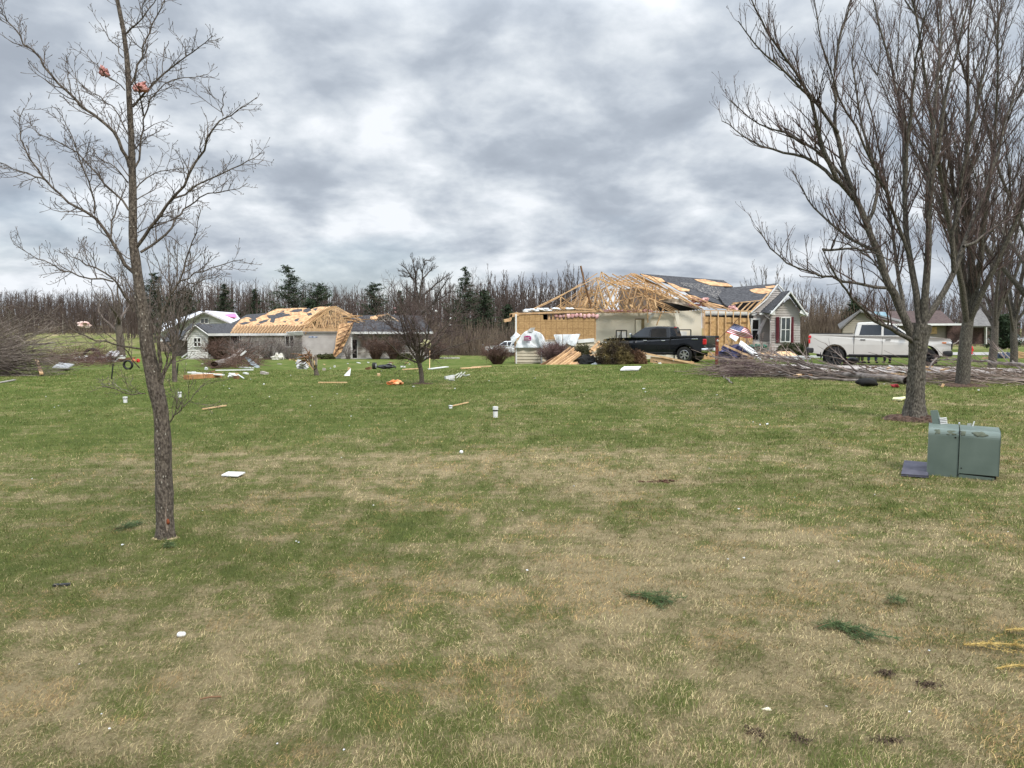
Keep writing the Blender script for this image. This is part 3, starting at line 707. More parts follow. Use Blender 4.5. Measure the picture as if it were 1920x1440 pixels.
bark_dark = mat('bark_dark', (.038, .030, .026), (.085, .068, .058), scale=2, rough=.95)
def traced_tree(label, base, d, br, wt, m1, m2, tsp, tL, rmin, seed):
    t = thing('bare_tree', label, 'tree', GD(base, d)); px2m = d / F_PX; rs = np.random.RandomState(seed); tw = Twigger(seed); lim = []
    for q, (pts, w, dz) in enumerate(br):
        k = len(pts); n = k * 2; pa = smooth_path(np.array([P(x, y, d + dz * i / (k - 1)) for i, (x, y) in enumerate(pts)]), n)
        pa[1:-1] += rs.randn(n - 2, 3) * .04; ra = (w * (1 - np.linspace(0, 1, n)) ** .9 + wt) * px2m / 2; lim.append((pa, ra, 6))
        tw.shoots(pa, ra, 2, tsp, tL, .65, up=.2, start=.2 if q else .5, bend=.35, kk=(4, 5), rmin=rmin)
    np_part('trunk', lim[:1], m1, t); np_part('crown', lim[1:] + tw.lines, m2, t)
K = lambda l: [(680 + x * .1945, 460 + y * .1945) for x, y in l]
traced_tree('bare spreading tree with an open rounded top rising behind the small lawn tree', 786, 98, [
    (K([(560, 1010), (560, 800), (545, 560), (520, 420), (500, 330), (470, 270), (400, 235), (340, 240)]), 5, 0), (K([(520, 420), (508, 300), (500, 220), (465, 110)]), 3, 1), (K([(552, 520), (560, 430), (570, 330), (582, 200), (600, 150)]), 3.2, -1),
    (K([(570, 330), (610, 290), (650, 250), (690, 200)]), 2.2, 1), (K([(560, 520), (600, 460), (660, 420), (720, 370), (780, 310), (850, 280)]), 3.6, 2), (K([(565, 660), (640, 600), (700, 540), (750, 440), (800, 350), (840, 300)]), 3.4, -2),
    (K([(500, 330), (450, 290), (410, 200), (380, 190)]), 2, -1), (K([(470, 280), (430, 320), (390, 290)]), 1.6, .5), (K([(600, 150), (640, 140), (660, 160)]), 1.4, 0), (K([(508, 290), (540, 210), (540, 150)]), 1.8, 0), (K([(545, 560), (480, 480), (430, 430), (400, 400)]), 2.6, 1), (K([(700, 540), (780, 500), (840, 440), (870, 400)]), 2.4, 1)],
    0.9, bark_dark, bark_dark, .20, 1.3, .015, 61)
bare_tree('bare_tree', 'vase-shaped bare tree behind the roof ridge of the right house', GD(1432, 88), 63, 9.5, .16, bark_wood, bark_wood, fork=.2, n_lead=7, spread=.35, lev=2, sp=.5, L=1.4, rmin=.014, sides=4, lead_k=9, kk=(4, 5), up=.35, ang=.5, sub=1)

needle = mat('pine_needles', (.012, .024, .010), (.040, .062, .026), scale=1.4, rough=.8)
needle2 = mat('dry_evergreen', (.030, .035, .012), (.085, .085, .03), scale=3, rough=.85)
def pine(label, px, d, top, kind, width=1.0, seed=0, group=None):
    g = GD(px, d, -.1); H = P(px, top, d).z - g.z; rs = np.random.RandomState(seed)
    t = thing('pine_tree', label, 'tree', g, group); lines = []; tri = []
    lean = rs.randn() * .02
    tp = np.array([[lean * H * (k / 6) ** 2, 0, H * k / 6] for k in range(7)])
    start = {'cone': .18, 'open': .35, 'bare': .5, 'flat': .45, 'bush': .02}[kind]
    nb = int({'cone': 95, 'open': 70, 'bare': 55, 'flat': 60, 'bush': 110}[kind])
    for i in range(nb):
        f = start + (1 - start) * (i + rs.rand()) / nb; s0 = np.array([np.interp(f, np.linspace(0, 1, 7), tp[:, 0]), 0, f * H])
        prof = {'cone': (1 - f) * .34 + .02, 'open': (.30 * (1 - f) ** .6 + .03) * (.5 + .8 * rs.rand()), 'bare': .20 * (1 - (f - start) / (1 - start)) ** .5 * (.5 + .6 * rs.rand()) + .03,
                'flat': .28 * (.4 + .8 * rs.rand()) * (1 if f < .93 else .5), 'bush': .32 * (1 - f) ** .5 + .03}[kind]
        L = prof * H * width * (.75 + .45 * rs.rand()); a = rs.rand() * 6.3; up = rs.uniform(-.05, .45) if kind != 'flat' else rs.uniform(.1, .4)
        dr = np.array([math.cos(a), math.sin(a), up]); e = s0 + dr * L + np.array([0, 0, .12 * L])
        m = s0 + dr * L * .5 - np.array([0, 0, .04 * L]); lines.append((np.array([s0, m, e]), np.array([.05, .035, .02]), 3))
        n = int(16 + L * 26)
        q = rs.uniform(.2, 1.0, n)[:, None]; c = s0 * (1 - q) ** 2 + 2 * m * q * (1 - q) + e * q ** 2
        spr = .10 + .13 * L * (1 - np.abs(q - .55))
        c = c + rs.randn(n, 3) * spr * np.array([1, 1, .45])
        v1 = rs.randn(n, 3) * np.array([.16, .16, .09]) + dr * .10; v2 = rs.randn(n, 3) * np.array([.13, .13, .10])
        tri.append(np.stack([c, c + v1, c + v2], 1))
    T = np.concatenate(tri).reshape(-1, 3)
    np_part('trunk', [(tp, np.linspace(.17, .03, 7), 7)] + lines, bark_wood, t, base=(0, 0, 0))
    o = bpy.data.objects.new('crown', quick_mesh('crown', T, np.arange(len(T)).reshape(-1, 3), needle, False)); COL.objects.link(o); o.parent = t; BASE[o.name] = BASE[t.name]
pine('tall pine rising behind the near left tree, dark against the sky', 291, 120, 512, 'open', .8, 1)
pine('squat dense evergreen behind the pale house left of its gable', 352, 112, 545, 'bush', .9, 2)
pine('dark bushy evergreen left of the pale house, beside the squat dense one', 322, 114, 558, 'bush', .9, 3)
pine('dark narrow pine above the pink covered roof', 424, 122, 533, 'cone', .9, 4)
pine('dark evergreen behind the left house chimney side', 478, 124, 543, 'cone', .9, 14)
pine('tallest wide-crowned pine behind the stripped left roof', 543, 112, 500, 'open', 1.0, 5)
pine('flat-topped wind-shaped pine right of the tallest pine', 598, 114, 535, 'flat', .9, 6)
pine('low dark evergreen under the flat-topped pine', 580, 110, 562, 'bush', .9, 7)
pine('bare-trunked pine with a small crown above the right end of the left roof', 701, 116, 532, 'bare', 1.1, 8)
pine('conical pine right of the round-crowned lawn tree', 873, 114, 502, 'cone', 1.0, 9)
pine('short dark evergreen right of the conical pine', 905, 116, 545, 'bush', .8, 10)
pine('small dark cedar behind the white garage wall', 952, 112, 572, 'bush', .7, 15)
pine('small conical evergreen behind the cream pickup truck', 1596, 80, 560, 'cone', 1.1, 11)
pine('dark evergreen at the far right between the rear trees', 1880, 88, 592, 'bush', 1.2, 12)
pine('dark pine in the middle of the wood, right of the bare-trunked pine', 752, 121, 545, 'cone', .5, 13)

# ------------------------------------------------------------------ building materials
def wood_mat(name, a, b, sc=3): return mat(name, a, b, scale=sc, rough=.75, stretch=(1, 1, 1), det=6, contrast=(.3, .7))
lumber = wood_mat('framing_lumber', (.37, .215, .105), (.60, .40, .225), 4)
lumber_lt = wood_mat('pale_lumber', (.50, .305, .15), (.74, .50, .28), 4)
decking = mat('roof_decking', (.32, .175, .085), (.60, .37, .19), scale=3.5, rough=.8, det=9, contrast=(.38, .60))
redwood = wood_mat('red_post', (.12, .025, .015), (.20, .05, .03), 5)
brownwood = wood_mat('brown_pole', (.12, .06, .03), (.22, .12, .06), 5)
shingle = mat('asphalt_shingle', (.028, .028, .031), (.078, .077, .081), scale=7, rough=.95, bump=.8, bscale=16, det=8)
shingle2 = mat('torn_shingle', (.045, .045, .048), (.24, .22, .20), scale=9, rough=.95, bump=1, bscale=16, det=8, contrast=(.48, .66))
brownroof = mat('brown_shingle', (.055, .036, .033), (.10, .068, .06), scale=4, rough=.95, bump=.6)
greyroof = mat('grey_shingle', (.10, .095, .09), (.17, .16, .15), scale=4, rough=.95)
siding_m = mat('mauve_siding', (.37, .335, .315), (.47, .435, .41), scale=1.2, rough=.7, det=6)
siding_t = mat('tan_siding', (.44, .385, .29), (.54, .48, .37), scale=1.4, rough=.7, det=6)
siding_w = mat('white_siding', (.50, .49, .46), (.66, .65, .62), scale=1.0, rough=.7, det=6)
siding_d = mat('battered_siding', (.20, .18, .16), (.52, .49, .45), scale=.9, rough=.8, det=9, contrast=(.38, .55))
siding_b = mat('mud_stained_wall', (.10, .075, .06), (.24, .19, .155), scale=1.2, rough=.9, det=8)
drywall = mat('drywall', (.66, .61, .50), (.72, .67, .56), scale=.7, rough=.9)
trim = mat('white_trim', (.58, .58, .56), (.76, .76, .74), scale=2, rough=.6)
wrap = mat('house_wrap', (.62, .66, .70), (.82, .85, .87), scale=3, rough=.45, bump=.6, bscale=6)
pinkbatt = mat('pink_batt', (.42, .20, .19), (.72, .48, .46), scale=5, rough=1, bump=1, bscale=9, det=7)
dark = mat('dark_interior', (.006, .006, .006), (.02, .018, .016), scale=2, rough=.9)  # near-black; on opening panels it stands in for shade
glass = mat('window_glass', (.03, .037, .042), (.07, .08, .09), scale=1.5, rough=.08, spec=.8)
maroon = mat('maroon_shutter', (.10, .015, .022), (.14, .025, .035), scale=3, rough=.6)
pinkmat = mat('pink_sheathing', (.70, .14, .34), (.80, .22, .44), scale=2, rough=.6)
concrete = mat('concrete', (.38, .36, .33), (.52, .49, .45), scale=3, rough=.9, bump=.4)

def osb_mat():
    m = bpy.data.materials.new('osb'); m.use_nodes = True; t = m.node_tree; b = t.nodes['Principled BSDF']; b.inputs['Roughness'].default_value = .8
    tc = t.nodes.new('ShaderNodeTexCoord'); v = t.nodes.new('ShaderNodeTexVoronoi'); v.inputs['Scale'].default_value = 14
    mp = t.nodes.new('ShaderNodeMapping'); mp.inputs['Scale'].default_value = (1, 1, 1.6); t.links.new(tc.outputs['Object'], mp.inputs[0]); t.links.new(mp.outputs[0], v.inputs['Vector'])
    cr = t.nodes.new('ShaderNodeValToRGB'); cr.color_ramp.elements[0].color = (.22, .125, .045, 1); cr.color_ramp.elements[1].color = (.52, .33, .15, 1)
    sp = t.nodes.new('ShaderNodeSeparateColor'); t.links.new(v.outputs['Color'], sp.inputs[0])
    n = t.nodes.new('ShaderNodeTexNoise'); n.inputs['Scale'].default_value = 2.0; n.inputs['Detail'].default_value = 7; t.links.new(tc.outputs['Object'], n.inputs['Vector'])
    f = mth('ADD', mth('MULTIPLY', sp.outputs[0], .45, t), mth('MULTIPLY', n.outputs['Fac'], .55, t), t)
    # printed nailing grid, sheet edges
    s2 = t.nodes.new('ShaderNodeSeparateXYZ'); t.links.new(tc.outputs['Object'], s2.inputs[0])
    def lines(o, per, wd):
        return mth('LESS_THAN', mth('FRACT', mth('DIVIDE', mth('ADD', o, 50.0, t), per, t), None, t), wd / per, t)
    g = mth('MAXIMUM', lines(s2.outputs[0], .305, .028), lines(s2.outputs[2], .405, .024), t)
    mx = t.nodes.new('ShaderNodeMix'); mx.data_type = 'RGBA'; t.links.new(mth('MULTIPLY', g, .55, t), mx.inputs[0]); t.links.new(f, cr.inputs[0])
    t.links.new(cr.outputs[0], mx.inputs[6]); mx.inputs[7].default_value = (.16, .085, .03, 1); t.links.new(mx.outputs[2], b.inputs['Base Color']); return m
osb = osb_mat()

def C4(x, y): return 820 + x * .15625, 560 + y * .15625
def C5(x, y): return 940 + x * .15625, 480 + y * .15625
def C6(x, y): return 1100 + x * .15625, 500 + y * .15625
def C7(x, y): return 1300 + x * .15625, 520 + y * .15625
def PP(pts, d, conv=None):                     # pixel polygon standing upright at depth d (a number, or a function of the pixel)
    o = []
    for p in pts:
        x, y = conv(*p[:2]) if conv else p[:2]
        o.append(P(x, y, p[2] if len(p) > 2 else (d(x, y) if callable(d) else d)))
    return o
def lapped(pts, d, lap=.13, conv=None, proud=.04, back=.12):
    """siding wall: convex outline filled with real overlapping boards"""
    p = PP(pts, d, conv); mb = MB(); mb.slab([q + Vector((0, .01, 0)) for q in p], back, (0, 1, 0))
    zs = [q.z for q in p]; z = min(zs); zt = max(zs)
    def span(z):
        xs = []
        for i in range(len(p)):
            a, b = p[i], p[(i + 1) % len(p)]
            if (a.z - z) * (b.z - z) <= 0 and abs(a.z - b.z) > 1e-6: xs.append(a.x + (b.x - a.x) * (z - a.z) / (b.z - a.z))
        return (min(xs), max(xs)) if len(xs) > 1 else None
    Y = sum(q.y for q in p) / len(p)
    while z < zt - .03:
        z2 = min(z + lap, zt - .001); a, b = span(z + .001), span(z2 - .001)
        if a and b:
            mb.add([(a[0], Y - proud, z), (a[1], Y - proud, z), (b[1], Y - .002, z2), (b[0], Y - .002, z2), (a[0], Y, z), (a[1], Y, z)], [(0, 1, 2, 3), (4, 5, 1, 0)])
        z += lap
    return mb
def beams(lst, w, h, conv, d):
    mb = MB()
    for b in lst:
        (x0, y0), (x1, y1) = conv(b[0], b[1]), conv(b[2], b[3]); d0 = b[4] if len(b) > 4 else d; d1 = b[5] if len(b) > 5 else d0
        mb.beam(P(x0, y0, d0), P(x1, y1, d1), w, h, (0, 1, 0))
    return mb
def window(parent, x0, y0, x1, y1, d, cols=2, rows=2, name='window', fm=trim, gm=glass, fw=.07, label=None):
    a = P(x0, y1, d); b = P(x1, y0, d); mb = MB(); W_ = b.x - a.x; H_ = b.z - a.z; c = Vector(((a.x + b.x) / 2, d, (a.z + b.z) / 2))
    for sx in (-1, 1): mb.box(c + Vector((sx * (W_ - fw) / 2, -.03, 0)), (fw, .08, H_))
    for sz in (-1, 1): mb.box(c + Vector((0, -.031, sz * (H_ - fw) / 2)), (W_ - 2 * fw - .002, .078, fw))
    for i in range(1, cols): mb.box(c + Vector((W_ * (i / cols - .5), -.028, 0)), (fw * .8, .05, H_ - 2 * fw))
    for i in range(1, rows): mb.box(c + Vector((0, -.027, H_ * (i / rows - .5))), (W_ - 2 * fw, .04, fw * .7))
    w = part(name, mb, fm, parent, label)
    part('pane', MB().box(c + Vector((0, .0, 0)), (W_ - fw, .04, H_ - fw)), gm, w)
    return w

# ------------------------------------------------------------------ the left house
def left_house():
    D = 77.0
    t = thing('damaged_house', 'low grey-roofed house on the left with its roof stripped to bare decking and trusses', 'house', GD(560, D))
    rd = lambda x, y: 76.0 + (626 - y) * .17
    def wall(pts, d, m, lap=.2, label=None): return part('wall', lapped(pts, d, lap), m, t, label)
    wall([(352, 671), (390, 671), (390, 628), (366, 611), (352, 626)], 76, siding_w, .22, 'whitish gable wall')
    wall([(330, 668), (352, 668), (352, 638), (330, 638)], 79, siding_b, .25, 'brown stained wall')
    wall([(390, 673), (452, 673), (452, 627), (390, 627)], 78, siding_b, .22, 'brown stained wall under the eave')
    wall([(452, 675), (567, 675), (567, 627), (452, 627)], D, siding_d, .22, 'battered whitish wall')
    wall([(567, 672), (657, 672), (657, 620), (567, 620)], 75.6, siding_m, .2)
    wall([(657, 673), (742, 673), (742, 624), (657, 624)], 77.8, siding_d, .22, 'battered wall with mud stains')
    wall([(742, 673), (803, 673), (803, 624), (742, 624)], 77.9, siding_m, .2)
    r = part('roof', MB().slab(PP([(368, 608), (436, 606), (462, 590), (508, 586), (512, 600), (455, 606), (437, 626), (391, 628)], rd), .15), shingle, t)
    part('roof', MB().slab(PP([(656, 623), (812, 623), (790, 592), (725, 590), (664, 592), (645, 607)], rd), .15), shingle, t)
    part('roof', MB().slab(PP([(366, 609, 75.6), (392, 628, 75.6), (400, 620, 79), (372, 606, 80)], 0), .12).slab(PP([(366, 609, 75.6), (342, 630, 75.6), (328, 634, 79), (360, 606, 80)], 0), .12), shingle, t)
    rp = lambda x, y: rd(x, y) - .14
    part('roof_decking', MB().slab(PP([(434, 619), (441, 610), (451, 599), (460, 595), (467, 595), (474, 599), (482, 596), (490, 592), (497, 590), (505, 585), (519, 579), (545, 578), (572, 577), (583, 580), (590, 577), (600, 575), (619, 575), (600, 590), (578, 609), (560, 612), (530, 609), (500, 613), (470, 612), (440, 616)], rp), .06), decking, t)
    r3 = lambda x, y: rd(x, y) - .18; mb = MB()
    for pl in ([(484, 604), (495, 600), (505, 598), (500, 603), (488, 607)], [(508, 597), (517, 595), (514, 605), (506, 604)], [(552, 600), (557, 597), (562, 597), (558, 602), (553, 603)], [(500, 591), (520, 590), (541, 588), (546, 591), (530, 594), (518, 597), (504, 597)],
               [(543, 584), (552, 580), (566, 579), (567, 583), (558, 585), (549, 585)], [(570, 580), (580, 577), (584, 582), (575, 586), (568, 584)], [(466, 599), (480, 597), (482, 601), (470, 603)], [(525, 583), (534, 582), (532, 585)], [(586, 579), (596, 577), (592, 583)], [(448, 607), (460, 603), (470, 605), (456, 609)], [(515, 589), (528, 585), (536, 587), (524, 592)], [(560, 606), (566, 604), (569, 607)], [(575, 588), (583, 586), (586, 590), (578, 592)], [(478, 609), (486, 607), (488, 610)], [(530, 603), (537, 601), (535, 605)]):
        mb.slab(PP(pl, r3), .03)
    part('shingle_remnant', mb, shingle, t)
    part('eave_shade_slab', MB().slab(PP([(434, 625, 76.6), (566, 625, 76.6), (576, 610, 78.6), (440, 610, 78.6)], 0), .05), dark, t)  # dark slab painting in the shade between the rafter tails
    mb = MB()
    for k in range(26):
        x = 433 + k * 5.6; mb.beam(P(x, 625, 75.4), P(x + 13, 610, 78.2), .06, .18, (0, 1, 0))
    part('rafter_tails', mb, lumber, t)
    part('fascia', MB().beam(P(390, 627.5, 75.3), P(566, 626.8, 75.3), .06, .24), siding_w, t).modifiers
    part('fascia', MB().beam(P(657, 624, 75.7), P(812, 624, 75.7), .06, .22), trim, t)
    part('fascia', MB().beam(P(366, 610, 75.4), P(343, 631, 75.4), .05, .2, (0, 1, 0)).beam(P(366, 610, 75.4), P(392, 629, 75.4), .05, .2, (0, 1, 0)), siding_w, t)
    part('header_board', MB().beam(P(567, 618.5, 75.3), P(638, 618.5, 75.3), .08, .3), lumber, t)
    part('torn_soffit', MB().slab(PP([(536, 623, 75), (567, 621, 75), (569, 628, 75.2), (545, 629, 75.2)], 0), .05), trim, t)
    # the open gable: a stack of roof trusses
    rs = random.Random(4)
    for k in range(7):
        d = 75.7 + k * 1.2; s = k * 2.3; mb = MB(); ax, ay = 629 - s * 1.4, 574 + s * .15
        L, Rr, by = (568 - s * 1.0, 618), (683 - s * .6, 618), 618
        if k < 3: L, Rr = (566, 618), (684, 618)
        mb.beam(P(ax, ay, d), P(L[0], by, d), .05, .13, (0, 1, 0)); mb.beam(P(ax, ay, d), P(Rr[0] - (4 if k else 0), 600 if k > 1 else 604, d), .05, .13, (0, 1, 0)); mb.beam(P(L[0], by, d), P(640, by, d), .05, .13, (0, 1, 0))
        mb.beam(P(ax, ay, d), P(ax, by, d), .05, .11, (0, 1, 0))
        for (a, b) in ((.30, .18), (.30, .42), (.55, .42), (.55, .68), (.78, .68), (.78, .95)):
            xa = L[0] + (ax - L[0]) * a; ya = by + (ay - by) * a; xb = L[0] + (ax - L[0]) * b
            mb.beam(P(xa, ya, d), P(xb, by, d), .05, .1, (0, 1, 0)); xa2 = ax + (Rr[0] - ax) * (1 - a); xb2 = ax + (Rr[0] - ax) * (1 - b)
            if xb2 < 655: mb.beam(P(xa2, ya, d), P(xb2, by, d), .05, .1, (0, 1, 0))
        part('truss', mb, lumber if k % 2 else lumber_lt, t)
    mb = MB()
    for k in range(4): mb.beam(P(560 + k * 5, 613 - k * 1.2, 75.6 + k * .2), P(603 + k * 5, 580 - k * 1.5, 79 + k), .06, .16, (0, 1, 0))
    part('rafters', mb, lumber_lt, t)
    for k in range(14):
        x, y = rs.uniform(640, 675), rs.uniform(590, 602); part('broken_board', MB().beam(P(x, y, 75.4 + rs.random()), P(x + rs.uniform(8, 24), y + rs.uniform(-3, 5), 75.4), .08, .25, (0, 1, 0)), lumber, t)
    pn = part('hanging_roof_panel', MB().slab(PP([(636, 607, 75.2), (663, 604.5, 75.0), (656, 626, 74.6), (640, 660, 73.9), (618, 679, 73.4), (628, 652, 73.8), (630, 634, 74.3)], 0), .07), decking, t)
    mb = MB()
    for k, (xa, ya, xb, yb) in enumerate(((636, 616, 659, 609), (634, 627, 657, 617), (631, 637, 654, 627), (630, 647, 649, 638), (629, 656, 644, 650), (625, 665, 637, 659))):
        mb.beam(P(xa, ya, 73.9 - k * .05), P(xb, yb, 74.3 - k * .05), .06, .2, (0, 1, 0))
    mb.beam(P(663, 604, 74.6), P(618, 679, 73.2), .07, .2, (0, 1, 0)); part('purlins', mb, brownwood, pn)
    # small cross gable on the right
    part('gable', lapped([(706, 602), (745, 602), (726, 589)], 77.0, .2), siding_m, t)
    part('fascia', MB().beam(P(726, 588, 76.8), P(703, 602, 76.8), .05, .22, (0, 1, 0)).beam(P(726, 588, 76.8), P(748, 603, 76.8), .05, .22, (0, 1, 0)), lumber, t)
    part('roof_decking', MB().slab(PP([(694, 594), (712, 590), (724, 590), (710, 594), (706, 599), (695, 599)], lambda x, y: rd(x, y) - .15), .05), decking, t)
    window(t, 362.5, 632, 378, 651, 75.9, 2, 2, gm=dark, fw=.12); window(t, 535, 629, 552, 651, 76.9, 2, 1, gm=dark, fw=.08, label='smashed window'); window(t, 742, 640, 752, 652, 77.7, 1, 1, gm=dark, fw=.08)
    window(t, 432, 629, 450, 646, 76.9, 1, 1, gm=dark, fw=.05, label='torn out window opening')
    dr = part('door', MB().slab(PP([(660, 672), (669.5, 672), (669.5, 637), (660, 637)], 77.7), .03), dark, t, 'dark open doorway'); part('door_frame', MB().beam(P(660, 672, 77.6), P(660, 637, 77.6), .1, .1).beam(P(670, 672, 77.6), P(670, 637, 77.6), .05, .05), trim, dr)
    part('porch_post', MB().beam(P(659, 672, 76), P(659, 627, 76), .14, .14), trim, t)
    part('housewrap_tear', MB().slab(PP([(580, 630), (596, 631), (594, 633), (578, 633)], 75.55), .01), mat('blue_print', (.05, .08, .2), (.5, .55, .65), scale=5), t)
    # rear house
    D2 = 93
    u = thing('rear_house', 'white gabled house behind the grey-roofed one with bright pink sheeting on its roof', 'house', GD(380, D2))
    part('wall', lapped([(300, 640), (300, 624), (383, 586), (434, 608), (434, 640)], D2, .25), siding_w, u)
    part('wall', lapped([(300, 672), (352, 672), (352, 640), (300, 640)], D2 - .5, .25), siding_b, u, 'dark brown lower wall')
    part('roof', MB().slab(PP([(383, 585, D2 - .5), (300, 623, D2 - .5), (306, 606, D2 + 9), (376, 583, D2 + 9)], 0), .2), mat('snowy_underlay', (.18, .18, .19), (.72, .73, .76), scale=.8, rough=.8, det=7, contrast=(.42, .5)), u)
    part('roof', MB().slab(PP([(384, 585, D2 - .5), (434, 607, D2 - .5), (450, 601, D2 + 9), (441, 589, D2 + 9), (394, 586, D2 + 9)], 0), .2), mat('pale_underlay', (.55, .54, .58), (.76, .75, .80), scale=2, rough=.8), u)
    part('pink_sheet', MB().slab(PP([(394, 586.5, D2 + 7), (441, 589, D2 + 8), (444, 595.5, D2 + 5), (432, 595, D2 + 4.7), (421, 591.5, D2 + 4.5), (412, 591, D2 + 4), (404, 592.5, D2 + 3)], 0), .1, (0, -.3, 1)), pinkmat, u)
    part('fascia', MB().beam(P(383, 585.5, D2 - .7), P(300, 624, D2 - .7), .1, .3, (0, 1, 0)).beam(P(383, 585.5, D2 - .7), P(434, 608, D2 - .7), .1, .3, (0, 1, 0)), mat('grey_trim', (.25, .23, .21), (.36, .34, .31), scale=2), u)
    part('lower_roof', MB().slab(PP([(306, 640, 86), (340, 637, 86), (352, 621, 91), (318, 617, 91)], 0), .15), shingle, u)
    window(u, 375.5, 596, 391.5, 607.5, D2 - .1, 2, 1, fw=.1)
    rs = random.Random(2); mb = MB()
    for k in range(24): x = 318 + rs.random() * 34; mb.beam(P(x, 646 + rs.random() * 20, 85), P(x + rs.uniform(-8, 10), 640 + rs.random() * 26, 85.5), .08, .2)
    solo('timber_debris', mb, brownwood, 'dark splintered timber heaped left of the whitish gable wall', 'timber')
    e = MB(); e.beam(P(345, 673.5, 74.2), P(566, 674.5, 74.2), .3, .14); e.beam(P(640, 673, 74.4), P(862, 671.5, 74.4), .3, .14)
    solo('landscape_edging', e, concrete, 'pale kerb edging along the foot of the left house', 'edging')
left_house()

# ------------------------------------------------------------------ the right house with the wrecked garage
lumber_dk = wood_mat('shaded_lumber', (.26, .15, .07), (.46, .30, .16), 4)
def right_house():
    t = thing('damaged_house', 'tan house on the right with its garage torn open and roof trusses exposed', 'house', GD(1260, 44))
    g0 = gz(P(1040, 640, 42).x, 42) - .1
    def down(x, d): return (x, CY)            # unused
    # garage left wall: OSB above, siding below
    D = 42.0
    def low(x, d):                             # pixel row where the ground meets the wall
        p = GD(x, d); lo, hi = 600, 760
        for _ in range(24):
            m = (lo + hi) / 2
            if P(x, m, d).z > p.z - .1: lo = m
            else: hi = m
        return hi
    osbw = part('sheathing', MB().slab(PP([(966, 591), (1026, 589.5), (1026, 599.5), (1060, 599), (1060, 588.5), (1116, 587), (1116, 638), (966, 638)], D), .03), osb, t)
    part('sheathing', MB().slab(PP([(1018, 589.5), (1019, 599.5), (1026, 599.5), (1026, 589.4)], D), .03), osb, t)
    mb = MB()
    for k in range(20): x = 967 + k * 7.8; mb.beam(P(x, 589, D + .12), P(x, low(x, D), D + .12), .04, .14)
    mb.beam(P(966, 588.5, D + .05), P(1118, 583.5, D + .05), .18, .10); mb.beam(P(956, 592, D), P(972, 588.5, D), .12, .22)
    mb.beam(P(945, 601.5, D - .3), P(957, 599.5, D - .1), .12, .16); mb.beam(P(957, 600, D), P(959, 589, D), .12, .12); part('wall_studs', mb, lumber, t)
    mb = MB(); rs = random.Random(3)
    for k in range(11): x = 1040 + k * 7.6; mb.blob(P(x + 3, 592.5 + rs.uniform(-1, 1.5), D - .02 if k > 2 else D + .08), (.24, .12, .26 if k > 2 else .2), k, .35)
    part('insulation', mb, pinkbatt, t, smooth=True)
    part('corner_trim', MB().beam(P(967.5, 589, D - .08), P(967.5, 625, D - .08), .09, .09), trim, t)
    part('wall', lapped([(968, low(968, D)), (1117, low(1117, D)), (1117, 637), (968, 637)], D - .06, .17), siding_t, t)
    part('siding_edge', MB().beam(P(1083, 640, D - .12), P(1114, 637.5, D - .12), .05, .2), trim, t)
    # bumped out low corner
    c = part('bump_out', lapped([(968, low(968, 39.6)), (1015.5, low(1015, 39.6)), (1015.5, 650.5), (968, 650.5)], 39.6, .17), siding_t, t)
    a, b = P(1015.5, 651, 39.6), P(1015.5, 651, 41.8); z0 = gz(a.x, 40) - .2
    part('bump_out_side', MB().add([(a.x, a.y, z0), (a.x, b.y, z0), (a.x, b.y, a.z), (a.x, a.y, a.z)], [(0, 1, 2, 3)]).box(((P(968, 650, 39.6).x + a.x) / 2, 40.7, a.z + .02), (a.x - P(968, 650, 39.6).x, 2.3, .05)), siding_t, t)
    part('corner_post', MB().beam(P(968, 650, 39.55), P(968, low(968, 39.6), 39.55), .07, .07).beam(P(1015.5, 650, 39.55), P(1015.5, low(1015, 39.6), 39.55), .07, .07), trim, t)
    # housewrap: crumpled sheet over the corner
    def cloth(pts, d, n, seed, name, m, amp=.07, parent=t, conv=C4):
        p = [Vector((q.x, q.y, q.z)) for q in PP(pts, d, conv)]; xs = [q.x for q in p]; zs = [q.z for q in p]; mb = MB(); idx = {}
        step = max(max(xs) - min(xs), max(zs) - min(zs)) / n; rs = np.random.RandomState(seed)
        def inside(x, z):
            r = False; j = len(p) - 1
            for i in range(len(p)):
                if (p[i].z > z) != (p[j].z > z) and x < (p[j].x - p[i].x) * (z - p[i].z) / (p[j].z - p[i].z) + p[i].x: r = not r
                j = i
            return r
        X, Z = np.meshgrid(np.arange(min(xs), max(xs) + step, step), np.arange(min(zs), max(zs) + step, step))
        Yd = amp * (fbm(X * 3 + seed, Z * 1.5, seed, 3) - .5) * 2 + amp * .8 * np.abs(np.sin((X * 5 + Z * 2.2 + 3 * fbm(X, Z, seed + 5, 2))))
        nz_, nx_ = X.shape; vs = [(X[i, j], d - Yd[i, j], Z[i, j]) for i in range(nz_) for j in range(nx_)]
        fs = [(i * nx_ + j, i * nx_ + j + 1, (i + 1) * nx_ + j + 1, (i + 1) * nx_ + j) for i in range(nz_ - 1) for j in range(nx_ - 1) if inside((X[i, j] + X[i, j + 1]) / 2, (Z[i, j] + Z[i + 1, j]) / 2)]
        used = sorted({v for f in fs for v in f}); mp = {v: k for k, v in enumerate(used)}
        mb.add([vs[v] for v in used], [tuple(mp[v] for v in f) for f in fs]); o = part(name, mb, m, parent, smooth=True)
        s = o.modifiers.new('solid', 'SOLIDIFY'); s.thickness = .012; return o
    cloth([(930, 590), (960, 520), (1005, 440), (1060, 390), (1130, 375), (1200, 395), (1260, 430), (1285, 480), (1265, 560), (1250, 590)], 39.45, 60, 1, 'housewrap', wrap, .06)
    cloth([(1180, 400), (1240, 410), (1290, 500), (1275, 590), (1255, 630), (1235, 560), (1205, 480)], 39.3, 40, 2, 'housewrap', wrap, .08)
